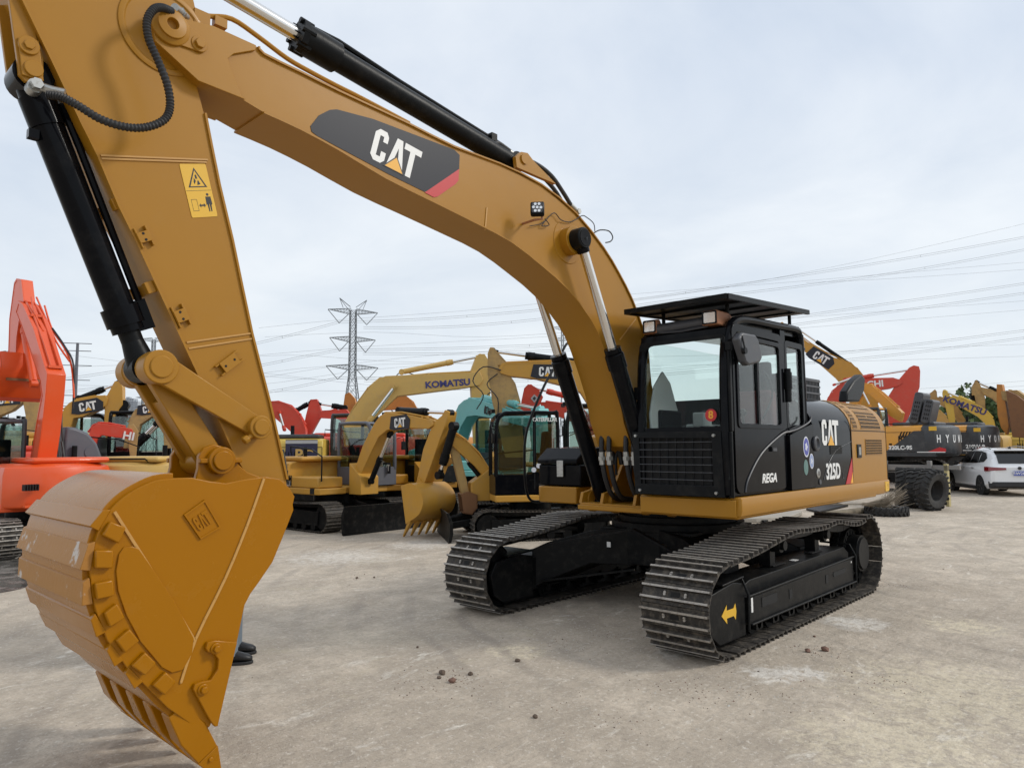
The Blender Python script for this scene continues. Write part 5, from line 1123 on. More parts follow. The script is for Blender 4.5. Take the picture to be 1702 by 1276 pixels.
        e = MB(); e.prism([S(c_ - 0.25, zt - 0.06), S(c_ - 0.35, zt + 0.01), S(a + 0.15, zt + 0.02), S(a + 0.03, zt - 0.06)], (y0 + .03) * s, (y1 - .03) * s); e.build('cab_roof', [RF], r, bevel=0.02)
        for nm, args in (('side_window', ((a + .08, (a + c_) / 2 - .25), y1)), ('side_window', (((a + c_) / 2 - .14, c_ - .1), y1)), ('side_window', ((a + .08, c_ - .1), y0))):
            e = MB(); (xa, xb), yy_ = args; yy_ = yy_ - .03 if yy_ == y1 else yy_ + .02
            e.prism([S(*p) for p in rrect(xa, xb, 1.8 if yy_ > 1 and xb < 0.6 else 1.76, zt - 0.14, 0.06, 3)], (yy_) * s, (yy_ + 0.008) * s); e.build(nm, [GLD], co)
        e = MB(); e.prism([S(*p) for p in rrect(y0 + .07, y1 - .07, 1.78, zt - .14, 0.06, 3)], (c_ - .035) * s, (c_ - .028) * s, 'x'); e.build('windscreen', [GLD], co)
        e = MB(); e.prism([S(*p) for p in rrect(y0 + .07, y1 - .07, 1.85, zt - .14, 0.06, 3)], (a + .04) * s, (a + .047) * s, 'x'); e.build('rear_window', [GLD], co)
        e = MB(); e.prism([S(*p) for p in [(0.0 + a + .2, 1.5), (a + .2, 2.5 * zt / 2.95), (a + .35, 2.5 * zt / 2.95), (a + .45, 1.8), (a + .8, 1.8), (a + .8, 1.5)]], 0.6 * s, 1.1 * s); e.build('driver_seat', [SEA], r, bevel=0.03)
    if mini and body:
        e = MB(); e.prism([S(1.2, 1.0), S(1.75, 1.0), S(1.75, 1.5), S(1.2, 1.9)], -0.32 * s, 0.32 * s); e.build('swing_bracket', [P0], r, bevel=0.01)
    for pl in plates:
        nm, poly, w, mt = pl[:4]; y_ = pl[4] if len(pl) > 4 else 0.0
        e = MB(); e.prism(poly, y_ - w, y_ + w); o = e.build(nm, [mt or PB_], r, bevel=0.008 if w < 0.35 else 0.02)
        if nm in ('boom', 'stick'):
            cx_ = sum(p[0] for p in poly) / len(poly); cz_ = sum(p[1] for p in poly) / len(poly)
            e = MB(); pr = [(p[0] + (cx_ - p[0]) * 0.02, p[1] + (cz_ - p[1]) * 0.02) for p in poly]
            e.ring([(p[0], p[1]) for p in poly], [(p[0] + (cx_ - p[0]) * 0.045, p[1] + (cz_ - p[1]) * 0.045) for p in poly], y_ + w - 0.002, y_ + w + 0.008); e.build('edge_flange', [mt or PB_], o)
        if nm == 'boom' and w > 0.1:
            # service pipes clipped along the upper edge
            n_ = len(poly); ar_ = sum(poly[i][0] * poly[(i + 1) % n_][1] - poly[(i + 1) % n_][0] * poly[i][1] for i in range(n_)); sg_ = 1 if ar_ > 0 else -1
            run = []; best = []
            for i in range(2 * n_):
                p, q = poly[i % n_], poly[(i + 1) % n_]; l_ = hypot(q[0] - p[0], q[1] - p[1]) or 1; nx_, nz_ = (q[1] - p[1]) / l_ * sg_, -(q[0] - p[0]) / l_ * sg_
                if nz_ > 0.25: run.append(((p[0] + q[0]) / 2 + nx_ * 0.035, (p[1] + q[1]) / 2 + nz_ * 0.035))
                else:
                    if len(run) > len(best): best = run
                    run = []
            if len(best) > 2:
                for y2 in (-0.5, 0.45):
                    e = MB(); e.tube([(p[0], y_ + w * y2, p[1]) for p in best], 0.022, 6); e.build('service_pipe', [mt or PB_], o)
                e = MB()
                for p in best[::2]: e.box((p[0], y_, p[1] - 0.01), (0.06, w * 1.5, 0.05))
                parts(e, 'pipe_clamp', [mt or PB_], o)
            for p in (poly[0], poly[n_ // 2]):
                pass
    if body:
        e = MB()
        for sy in (-1, 1):
            yy_ = sy * (hw - 0.013)
            for x in (rear + 0.95, rear + 1.55, -0.47): e.box(S(x, yy_, (1.22 + hoodz - .25) / 2), S(0.018, 0.012, hoodz - 1.5))
            e.box(S((rear + .45) / 2, yy_, hoodz - 0.26), S(-rear - 1.4, 0.012, 0.014))
        parts(e, 'panel_seam', [DRK], r)
        e = MB()
        for sy in (-1, 1): e.box(S(rear + 1.7, sy * (hw - .008), hoodz - 0.5), S(0.10, 0.02, 0.06)); e.box(S(-0.7, sy * (hw - .008), 1.5), S(0.10, 0.02, 0.06))
        parts(e, 'panel_latch', [BLM], r)
        e = MB(); e.cyl(S(rear + 1.3, -0.6, hoodz + .1), S(rear + 1.3, -0.6, hoodz + 0.42), 0.06 * s, n=12); e.build('exhaust_pipe', [BLM], r)
        e = MB()
        for yy_ in (-0.75, 0.75): e.box(S(rear + 0.05, yy_, 1.16), S(0.16, 0.22, 0.05))
        parts(e, 'lifting_pad', [PC], r)
    if cab:
        e = MB(); e.box(S(cabx[1] + .02, 0.55, cabz + .02), S(0.10, 0.14, 0.10)); e.box(S(cabx[1] + .02, hw - .25, cabz + .02), S(0.10, 0.14, 0.10)); parts(e, 'roof_lamp', [BLM], r)
        e = MB(); e.tube([S(cabx[1], hw - .02, cabz - .5), S(cabx[1] + .12, hw + .12, cabz - .45), S(cabx[1] + .12, hw + .14, cabz - .6)], 0.012, 5); e.build('mirror_arm', [BLM], r)
        e = MB(); e.box(S(cabx[1] + .10, hw + .16, cabz - .72), S(0.05, 0.16, 0.26)); e.build('side_mirror', [BLM], r, bevel=0.01)
        e = MB(); e.box(S((cabx[0] + cabx[1]) / 2 - .12, hw - .035, 1.6), S(0.14, 0.02, 0.04)); e.tube([S((cabx[0] + cabx[1]) / 2 - .18, hw - .01, 1.35), S((cabx[0] + cabx[1]) / 2 - .18, hw - .01, cabz - .25)], 0.012, 5); e.build('door_handle', [BLM], r)
    for rm_ in rams:
        a, c_, rb_, rr_, frc, ys, mt = rm_
        for y in ys:
            ram('ram', r, (a[0], y, a[1]), (c_[0], y, c_[1]), rb_, rr_, frc, mt or RM)
            
    for lg in logos:
        kind, ctr_, ang, h, y, side_, m_ = lg[:7]
        xd = (-cos(ang) if side_ > 0 else cos(ang), 0, sin(ang)); yd = (0, 0, 1)
        xd = Vector(xd); zdir = Vector((0, 1, 0)) * side_; yd = zdir.cross(xd)
        M = plane_M((ctr_[0], y * side_, ctr_[1]), xd, yd)
        if kind == 'CAT': 
            pb = MB(M @ Matrix.Translation((0, 0, -0.004))); w_ = h * 1.9
            pb.prism([(-w_ * .95, -h * .55), (-w_ * .80, h * .75), (w_ * .55, h * .8), (w_ * .85, h * .2), (w_ * .75, -h * .75), (-w_ * .6, -h * .75)] if m_ is None else [(-w_ * .6, -h * .9), (-w_ * .6, h * .8), (w_ * .6, h * .8), (w_ * .6, -h * .9)], 0, 0.006, 'z'); pb.build('logo_panel', [DEC], r)
            cat_logo(M @ Matrix.Translation((0, 0, 0.004)), h, 'logo_print', r)
        else:
            text(kind, h, M, m_, 'lettering', r, bold=h * (lg[7] if len(lg) > 7 else 0.03), sx=(lg[8] if len(lg) > 8 else 1.0), ext=0.006)
    if extra: extra(r, S)
    return r
def hoses(r, lst, m=HOS, rad=0.018):
    for pts in lst:
        b = MB(); b.tube(crv(pts, 4), rad, 6); b.build('hydraulic_hose', [m], r)
def bucketpart(r, P, hw, m, y=0.0, teeth=None):
    # P: side outline whose last point is the lip; open between last and first
    b = MB(); b.prism(P, y + hw - 0.02, y + hw); b.prism(P, y - hw, y - hw + 0.02); b.strip(P, 0.02, y - hw + .02, y + hw - .02, side=-1)
    o = b.build('bucket', [m], r)
    if teeth:
        (ax, az), (tx, tz) = teeth
        for k in range(5):
            yy_ = y + hw * (-0.88 + 0.44 * k); b = MB()
            d = Vector((tx - ax, 0, tz - az)).normalized(); n_ = Vector((-d.z, 0, d.x)); a = Vector((ax, yy_, az)); t = Vector((tx, yy_, tz))
            b.loft([[tuple(a + n_ * .04 * q + Vector((0, .045 * w, 0))) for q, w in ((-1, -1), (1, -1), (1, 1), (-1, 1))], [tuple(t + n_ * .008 * q + Vector((0, .025 * w, 0))) for q, w in ((-1, -1), (1, -1), (1, 1), (-1, 1))]]); b.build('bucket_tooth', [m], o)
    return o
CATP = dict(main=YEL, panel=YEL, ram=BLM)
# orange-red machine at the left edge, seen from behind
A_ = (3.98, -11.334, 4.8033)
def xA(r, S0):
    S = lambda *a: S0(*(a if len(a) < 3 else (a[0], a[1], a[2] * 1.10))) if len(a) != 2 else S0(a[0], a[1] * 1.10)
    b = MB(); b.prism([S(*p) for p in [(-0.4, 1.62), (-0.45, 2.05), (-0.55, 2.35), (-0.8, 2.62), (-1.15, 2.75), (-1.5, 2.68), (-1.85, 2.4), (-2.1, 2.0), (-2.2, 1.62)]], -1.22 * 1, -0.45 * 1) if False else b.prism([S(*p) for p in [(-1.36 + 0.01, 1.62), (-1.33, 2.0), (-1.18, 2.35), (-0.95, 2.6), (-0.65, 2.72), (-0.42, 2.74), (-0.36, 1.62)]], S(-0.6)[0], S(0.9)[0], 'x')
    d = b.build('engine_dome', [MGR], r, bevel=0.05)
    b = MB(); b.cyl(S(-0.62, -1.0, 2.15), S(-0.57, -1.0, 2.15), 0.10, n=20); b.build('dome_cap', [MGR], d)
    b = MB(); b.tube([S(*p) for p in crv([(-0.6, -0.33, 2.4), (-0.75, -0.35, 2.0), (-0.7, -0.32, 1.65)], 4)], 0.02, 6); b.tube([S(*p) for p in crv([(-0.5, -0.27, 2.5), (-0.72, -0.25, 2.0), (-0.72, -0.25, 1.65)], 4)], 0.02, 6); b.tube([S(*p) for p in crv([(-0.4, -0.36, 3.2), (-0.55, -0.34, 2.7), (-0.65, -0.4, 2.0), (-0.7, -0.4, 1.65)], 4)], 0.016, 6); b.build('hydraulic_hose', [HOS], r)
    for y0_, n_ in ((-1.05, 13), (0.62, 6)):
        b = MB()
        for i in range(n_): b.box(S(-1.995 + abs(y0_ + i * 0.045) * 0.0, y0_ + i * 0.055, 1.44), S(0.14, 0.022, 0.13), 0, Matrix.Rotation(0.0, 3, 'X'))
        tag(b.build('side_vent', [DRK], r), None, None, None, 'stuff')
pA = dict(main=RDP, cab=DGR, boom=RDP, ram=RDP, hood=RDP, roof=GRY)
A_boom = [(-0.44, 1.63), (-0.44, 2.46), (-0.58, 2.81), (-0.44, 3.11), (0.16, 3.75), (0.75, 4.34), (1.05, 4.62), (0.94, 4.79), (0.67, 4.69), (0.03, 4.14), (-0.54, 3.47), (-0.77, 3.21), (-0.74, 2.8), (-0.63, 2.11), (-0.61, 1.63)]
A_boom = [(-0.1, 1.35)] + A_boom[1:-1] + [(-0.45, 1.4)]
A_stick = [(1.38, 2.95), (1.5, 3.75), (1.55, 4.5), (1.47, 4.86), (1.39, 5.23), (1.26, 5.3), (0.99, 5.24), (0.79, 4.77), (0.95, 4.55), (1.08, 4.08), (1.07, 3.59), (1.04, 2.93)]
A_bk = [(1.78, 4.15), (1.57, 3.76), (1.44, 3.38), (1.44, 2.89), (1.61, 2.65), (2.02, 2.62), (2.37, 2.93), (2.38, 3.44)]
a_tip = (0.8, 2.97)
def xA2(r, S):
    xA(r, S)
    B0 = a_tip; P_ = [(B0[0] - 0.05, B0[1] + 0.75), (B0[0] - 0.15, B0[1] + 0.5), (B0[0] - 0.1, B0[1] + 0.2), (B0[0] + 0.1, B0[1] - 0.1), (B0[0] + 0.45, B0[1] - 0.15), (B0[0] + 0.85, B0[1] + 0.1), (B0[0] + 1.0, B0[1] + 0.6)]
    bucketpart(r, P_, 0.46, RDP, 0.02)
    b = MB(); b.box((B0[0] - 0.165, 0.0, B0[1] + 0.22), (0.02, 0.75, 0.05)); b.build('scrape_strip', [BRN], r)
    hoses(r, [[(0.6, -0.2, 4.7), (0.3, -0.25, 4.2), (-0.2, -0.3, 3.8), (-0.55, -0.32, 3.4), (-0.65, -0.35, 2.8)], [(0.9, -0.15, 4.9), (0.4, -0.15, 4.45), (-0.1, -0.2, 3.9), (-0.5, -0.3, 3.5)], [(0.7, 0.0, 4.85), (0.35, 0.05, 4.5), (-0.0, 0.0, 4.1)]], RDP, 0.02)
    hoses(r, [[(0.2, -0.22, 4.2), (-0.25, -0.3, 3.8), (-0.6, -0.34, 3.4), (-0.6, -0.36, 2.6)]])
excavator(A_[:2], A_[2], 'bright orange-red excavator at the left edge with its grey engine dome and its bucket raised', s=0.75, pal=pA, plates=[('boom', A_boom, 0.155, RDP), ('stick', A_stick, 0.10, RDP)], hoodz=2.11, hw=1.18, cabz=3.17, shoes=True, extra=xA2, rear=-2.0, rails=False,
          rams=[((0.35, 3.1), (1.5, 5.05), 0.07, 0.035, 0.6, (0.0,), RDP)])
# far-left and left mid-ground machines
B_ = (2.798, -25.265, 2.674)
excavator(B_[:2], B_[2], 'dull yellow excavator whose boom shows under the raised orange bucket at the left edge', pal=CATP, plates=[('boom', [(0.02, 2.09), (0.01, 2.99), (0.49, 3.52), (0.99, 3.72), (1.77, 3.84), (1.8, 3.61), (1.36, 3.17), (1.03, 3.0), (0.53, 2.7), (0.31, 2.09)], 0.22, OLD), ('stick', [(1.64, 4.04), (1.88, 4.21), (2.1, 3.95), (2.18, 3.01), (2.1, 2.4), (1.82, 2.39), (1.75, 3.01), (1.62, 3.63)], 0.16, OLD)],
          logos=[('CAT', (1.21, 3.54), 0.12, 0.26, 0.235, -1, None)])
C_ = (1.287, -20.736, 2.5693)
excavator(C_[:2], C_[2], 'yellow excavator behind the grey dome with a black bucket ram hanging down its folded stick', pal=CATP, plates=[('boom', [(0.23, 2.69), (0.22, 3.0), (0.31, 3.14), (0.48, 3.31), (0.71, 3.4), (1.37, 3.51), (1.45, 3.41), (1.42, 3.24), (1.38, 3.16), (0.78, 2.84), (0.52, 2.79), (0.44, 2.47), (0.25, 2.29)], 0.22, BYE), ('stick', [(1.61, 3.95), (1.78, 3.94), (1.84, 3.75), (1.86, 3.22), (1.76, 3.07), (1.7, 2.62), (1.69, 1.86), (1.46, 1.86), (1.37, 2.62), (1.36, 3.09), (1.41, 3.5)], 0.16, BYE)],
          rams=[((0.59, 3.4), (1.68, 3.9), 0.09, 0.04, 0.62, (0.0,), BLM), ((1.88, 3.22), (1.74, 2.29), 0.14, 0.06, 0.6, (0.0,), BLM)],
          logos=[('CAT', (0.92, 3.16), 0.2, 0.27, 0.235, -1, None)], cab=True)
D_ = (0.326, -18.252, 2.6391)
excavator(D_[:2], D_[2], 'yellow excavator half hidden behind the front bucket linkage with its boom rising to the right', pal=dict(main=BYE, panel=DEC, cwt=BYE), plates=[('boom', [(0.18, 1.86), (0.25, 2.43), (0.38, 2.85), (0.56, 3.05), (0.78, 3.16), (1.33, 3.22), (1.37, 2.97), (0.94, 2.82), (0.58, 2.54), (0.45, 1.85)], 0.22, OLD), ('stick', [(1.24, 3.54), (1.42, 3.55), (1.54, 2.83), (1.46, 1.85), (1.25, 1.85), (1.18, 2.83)], 0.16, OLD)],
          rams=[((0.45, 1.91), (1.06, 2.61), 0.08, 0.045, 0.5, (0.3, -0.3), BLM)], logos=[('CAT', (0.84, 3.0), 0.15, 0.2, 0.235, -1, None), ('CAT', (-1.3, 1.75), 0, 0.3, 1.37, -1, 1)], hoodz=2.15)
E_ = (1.793, -15.724, 2.8136)
excavator(E_[:2], E_[2], 'machine with a low orange-red boom lying level between two yellow excavators at left', s=0.9, pal=dict(main=RD2, ram=RD2), plates=[('boom', [(-0.02, 1.86), (-0.03, 2.2), (0.02, 2.37), (0.12, 2.47), (0.24, 2.48), (0.54, 2.45), (0.93, 2.34), (0.95, 2.24), (0.91, 2.1), (0.51, 2.14), (0.25, 2.19), (0.16, 2.11), (0.11, 1.85)], 0.24, RD2), ('stick', [(0.84, 2.45), (0.95, 2.48), (1.07, 2.3), (1.04, 1.62), (0.9, 1.62), (0.82, 2.2)], 0.16, OLD)],
          logos=[('HI', (0.85, 2.16), -0.15, 0.28, 0.25, -1, WHT)], hoodz=2.0, cab=False)
W_ = (1.793, -11.343, 3.8085)
def xW(r, S):
    b = MB(); b.tube([S(*p) for p in [(-1.6, -0.75, 2.02), (-1.75, -0.75, 2.10), (-1.75, 0.35, 2.10), (-1.6, 0.35, 2.02)]], 0.015, 6); b.build('hood_rail', [BLM], r)
    b = MB(); b.box(S(-1.955, 0.0, 1.42), S(0.06, 0.22, 0.26)); b.build('hood_latch', [MAR], r)
    b = MB(); b.cyl(S(-1.2, 0.95, 2.0), S(-1.2, 0.95, 2.35), 0.06, n=12); b.build('exhaust_pipe', [NVY], r)
excavator(W_[:2], W_[2], 'small yellow excavator with a rounded engine hood just above the front bucket', s=0.78, pal=dict(main=OLD, panel=KYE, cwt=KYE, hood=KYE, ram=BLM), mini=True, rear=-1.95, hoodz=2.02, cab=False, plates=[('boom', [(0.7, 1.5), (1.0, 1.35), (1.5, 2.3), (2.4, 2.9), (3.0, 2.7), (2.9, 2.95), (2.2, 3.25), (1.2, 2.7)], 0.14, BYE), ('stick', [(2.8, 3.2), (3.0, 3.15), (3.0, 2.3), (2.7, 1.0), (2.5, 1.0), (2.7, 2.4)], 0.11, BYE)], extra=xW, rams=[((2.0, 0.9), (2.6, 2.5), 0.08, 0.03, 0.6, (0.0,), BLM)])
# centre group
F_ = (-6.502, -19.747, 5.5887)
excavator(F_[:2], F_[2], 'bright red excavator just right of the front stick with its arched boom lowered', pal=dict(main=RD2, ram=BLM), plates=[('boom', [(1.73, 3.06), (1.42, 3.47), (1.11, 3.6), (0.57, 3.53), (0.23, 3.31), (-0.07, 2.89), (-0.2, 2.54), (-0.21, 2.05), (0.1, 2.05), (0.22, 2.34), (0.64, 2.72), (1.04, 3.06), (1.47, 2.84), (1.64, 2.73)], 0.22, RD2)],
          rams=[((0.55, 2.52), (0.76, 3.2), 0.06, 0.05, 0.2, (0.32,), RD2)], cab=False, body=True)
F2 = (-8.396, -19.192, 5.5538)
excavator(F2[:2], F2[2], 'red excavator whose pointed stick top shows above the long black engine cover', pal=dict(main=RD2, ram=BLM), cab=False, plates=[('boom', [(1.14, 3.28), (0.22, 3.33), (-0.17, 2.86), (-0.28, 2.16), (0.0, 2.16), (0.19, 2.74), (0.56, 2.96), (1.25, 3.0)], 0.22, RD2), ('stick', [(1.58, 3.71), (1.35, 3.73), (1.24, 3.47), (1.14, 3.14), (1.29, 2.87), (1.65, 2.17), (1.92, 2.17), (1.75, 3.1), (1.67, 3.43)], 0.16, RD2)],
          rams=[((0.29, 3.4), (1.35, 3.56), 0.1, 0.04, 0.45, (0.0,), BLM), ((2.12, 3.31), (1.56, 3.64), 0.09, 0.05, 0.7, (0.0,), BLM)])
G_ = (-11.355, -18.962, 5.5015)
excavator(G_[:2], G_[2], 'faded orange excavator behind the pale yellow boom, only its stick head showing', pal=dict(main=BOR, ram=BLM), cab=False, plates=[('boom', [(2.61, 3.63), (1.49, 3.88), (0.74, 4.13), (0.29, 3.93), (-0.06, 3.52), (-0.31, 2.79), (-0.37, 2.17), (0.03, 2.17), (0.23, 2.92), (0.74, 3.42), (1.48, 3.38), (2.48, 3.18)], 0.22, BOR), ('stick', [(2.91, 4.06), (2.74, 4.14), (2.51, 3.88), (2.43, 3.53), (2.62, 2.93), (2.91, 2.31), (3.16, 2.31), (3.02, 3.18)], 0.16, BOR)])
H_ = (-5.548, -15.65, 2.4995)
Hb = [(0.13, 1.87), (0.08, 2.4), (0.19, 2.75), (0.72, 3.56), (1.06, 4.0), (1.43, 4.19), (4.28, 4.34), (4.56, 4.38), (4.69, 4.12), (4.56, 3.91), (4.22, 3.85), (1.83, 3.53), (1.7, 3.41), (0.98, 2.69), (0.66, 1.87)]
excavator(H_[:2], H_[2], 'long pale yellow excavator boom and body with a navy stripe, parked behind the small excavators', pal=dict(main=KYE, panel=OYE, cwt=OYE, cab=DGR, roof=KYE, ram=KYE, hood=DGR), plates=[('boom', Hb, 0.24, KYE), ('stick', [(4.46, 4.9), (4.57, 4.98), (4.75, 4.98), (4.9, 4.74), (4.95, 3.92), (4.91, 2.69), (4.78, 1.28), (4.42, 1.29), (4.34, 2.69), (4.28, 3.79), (4.28, 4.42)], 0.17, KYE)],
          rams=[((1.96, 4.35), (4.61, 4.92), 0.09, 0.045, 0.64, (0.0,), KYE), ((0.73, 2.46), (1.75, 3.85), 0.075, 0.055, 0.28, (-0.36, 0.36), KYE)],
          logos=[('KOMATSU', (3.49, 3.95), 0.085, 0.30, 0.245, -1, BLU, 0.035, 1.08), ('PC', (-1.0, 1.62), 0, 0.45, 1.372, -1, KYE)], hoodz=2.12,
          extra=lambda r, S: (MB().box((-1.08, -1.352, 1.66), (0.95, 0.012, 0.86)).build('navy_stripe', [NVY], r), MB().box((-1.08, -1.362, 2.02), (0.95, 0.006, 0.10)).build('pale_stripe', [LGR], r), hoses(r, [[(1.6, 0.1, 3.9), (1.9, 0.1, 4.35), (2.3, 0.1, 4.3), (2.6, 0.1, 4.15)], [(5.3, -0.27, 4.05), (5.6, -0.28, 3.8), (5.55, -0.28, 3.3), (5.9, -0.25, 2.9), (6.2, -0.2, 2.8)]])))
J_ = (-3.87, -10.28, 1.4872)
excavator(J_[:2], J_[2], 'small yellow excavator with a black open cab behind the bucket of the similar one', s=0.78, pal=CATP, mini=True, rear=-1.9, hoodz=1.95, cabz=3.1, blade=False, plates=[('boom', [(1.08, 0.99), (1.38, 1.44), (1.63, 1.63), (2.01, 1.7), (2.2, 1.59), (2.01, 1.45), (1.77, 1.36), (1.48, 0.92)], 0.15, BYE)], logos=[('CAT', (1.0, 1.35), 0, 0.15, 1.08, -1, 1)], rails=False)
I_ = (-1.891, -10.342, 1.6094)
def xI(r, S):
    kP = [(3.1, 0.92), (3.4, 1.04), (3.62, 1.03), (3.76, 0.86), (3.74, 0.58), (3.4, 0.3), (3.11, 0.21)]
    t = [(3.17, 1.04), (3.1, 0.26), (2.97, 0.14)]
    b0 = t[0]; lip = (t[1][0], t[1][1]);
    P_ = [(b0[0] - 0.18, b0[1]), (b0[0] + 0.15, b0[1] + 0.06), (b0[0] + 0.42, b0[1] - 0.10), (b0[0] + 0.50, b0[1] - 0.32), (b0[0] + 0.38, b0[1] - 0.55), (b0[0] + 0.12, 0.34), (b0[0] - 0.02, 0.27), (b0[0] - 0.20, 0.5)]
    bucketpart(r, crv(P_[:7], 4), 0.46, BYE, 0.0, ((b0[0] + 0.08, 0.34), (b0[0] - 0.14, 0.01)))
    b = MB(); b.prism([(b0[0] - 0.10, b0[1] - 0.02), (b0[0] + 0.02, b0[1] + 0.16), (b0[0] + 0.2, b0[1] - 0.02)], -0.16, -0.12); b.prism([(b0[0] - 0.10, b0[1] - 0.02), (b0[0] + 0.02, b0[1] + 0.16), (b0[0] + 0.2, b0[1] - 0.02)], 0.12, 0.16)
    b.bar((b0[0] - .05, 0, b0[1] + 0.1), (b0[0] + 0.25, 0, b0[1] + 0.5), 0.2, 0.08); b.bar((b0[0] + .25, 0.14, b0[1] + 0.5), (b0[0] - 0.05, 0.14, b0[1] + 0.25), 0.05, 0.08); b.build('bucket_linkage', [BYE], r)
    b = MB(); b.box(S(0.9, -1.36, 1.12), S(0.2, 0.02, 0.16)); b.build('frame_slot', [DRK], r)
    b = MB(); b.box((-0.25, -1.05, 1.02), (0.14, 0.03, 0.12)); b.build('side_lamp', [LMP], r)
    hoses(r, [[(-0.25, -1.08, 1.0), (-0.3, -1.1, 1.4), (-0.45, -1.08, 1.75), (-0.6, -1.02, 1.78)]])
    pw = [[(-0.28, 2.65), (-0.81, 2.73)]]
excavator(I_[:2], I_[2], 'small yellow excavator with a black blade on the ground and its bucket hanging at right', s=0.78, pal=dict(main=BYE, cab=MGR, ram=BLM), mini=True, blade=True, rear=-1.95, hoodz=1.95, cabz=3.12, shoes=False,
          plates=[('boom', [(0.89, 1.14), (1.01, 1.32), (1.3, 1.87), (1.7, 2.36), (1.91, 2.53), (2.19, 2.6), (2.94, 2.5), (3.56, 2.38), (3.63, 2.28), (3.49, 2.21), (2.57, 2.25), (2.15, 2.21), (1.86, 2.06), (1.57, 1.68), (1.25, 1.23), (1.14, 1.07)], 0.16, BYE), ('stick', [(3.85, 2.47), (3.94, 2.58), (4.04, 2.54), (3.99, 2.35), (3.8, 2.01), (3.48, 1.37), (3.35, 1.12), (3.26, 1.05), (3.09, 1.12), (3.29, 1.79), (3.49, 2.15), (3.65, 2.36)], 0.12, BYE)],
          rams=[((2.39, 2.63), (3.97, 2.52), 0.075, 0.035, 0.55, (0.0,), BLM), ((4.08, 2.25), (3.66, 1.25), 0.085, 0.04, 0.75, (0.0,), BLM), ((1.41, 1.07), (2.07, 2.14), 0.06, 0.04, 0.5, (0.0,), BLM)],
          logos=[('CAT', (2.61, 2.36), 0.05, 0.20, 0.172, -1, None), ('CAT', (-0.75, 1.34), 0, 0.24, 1.062, -1, 1)], extra=xI)
K_ = (-7.773, -11.821, 1.2778)
def xK(r, S):
    hoses(r, [[(0.6, 0.1, 3.0), (0.9, 0.12, 3.4), (1.3, 0.1, 3.45), (1.7, 0.1, 3.2)]])
excavator(K_[:2], K_[2], 'pale teal excavator with its boom arched behind the small black-cabbed machine', pal=dict(main=TEA, cab=DGR, boom=TEA, ram=TEA, roof=GRY), s=0.95, plates=[('boom', [(-1.69, 1.3), (-1.29, 2.3), (-0.86, 2.8), (-0.45, 3.17), (-0.06, 3.3), (0.44, 3.34), (1.24, 3.2), (2.73, 2.86), (3.89, 2.58), (4.34, 2.39), (4.01, 2.31), (1.66, 2.68), (0.73, 2.79), (0.14, 2.78), (-0.28, 2.49), (-0.67, 1.98), (-0.99, 1.21)], 0.2, TEA), ('stick', [(3.9, 2.85), (4.26, 2.83), (4.49, 2.48), (4.3, 1.55), (3.93, 0.91), (3.62, 0.9), (3.88, 1.86), (3.77, 2.5)], 0.15, TEA)],
          rams=[((0.97, 3.31), (4.14, 2.82), 0.09, 0.04, 0.6, (0.0,), TEA)], logos=[('㈱フ', (1.58, 2.86), -0.22, 0.26, 0.212, -1, INK)], hoodz=1.9, extra=xK, shoes=False, uyaw=0.2)
N_ = (-11.2, -9.633, 5.4665)
excavator(N_[:2], N_[2], 'orange-red excavator with a diamond badge on its folded stick, behind the right boom ram', pal=dict(main=RD2, ram=RD2), cab=False, plates=[('boom', [(1.71, 3.28), (1.28, 3.28), (0.59, 3.12), (0.01, 2.84), (-0.28, 2.35), (-0.23, 1.96), (0.22, 1.96), (0.4, 2.41), (0.64, 2.63), (1.13, 2.82), (1.6, 3.0)], 0.22, RD2), ('stick', [(2.23, 3.74), (2.1, 3.87), (1.96, 3.83), (1.76, 3.71), (1.61, 3.44), (1.75, 3.12), (1.95, 2.85), (2.31, 1.88), (2.54, 1.88), (2.38, 2.85), (2.32, 3.34)], 0.16, RD2)],
          rams=[((0.64, 3.43), (2.02, 3.79), 0.09, 0.04, 0.6, (0.0,), RD2)], extra=lambda r, S: (MB().prism([(2.02, 3.4), (1.9, 3.54), (1.78, 3.42), (1.9, 3.26)], 0.163, 0.175).build('diamond_badge', [LGR], r), MB().prism([(1.96, 3.4), (1.9, 3.47), (1.84, 3.41), (1.9, 3.33)], 0.17, 0.18).build('badge_emblem', [DGR], r)))
M_ = (-9.125, -7.461, 5.4665)
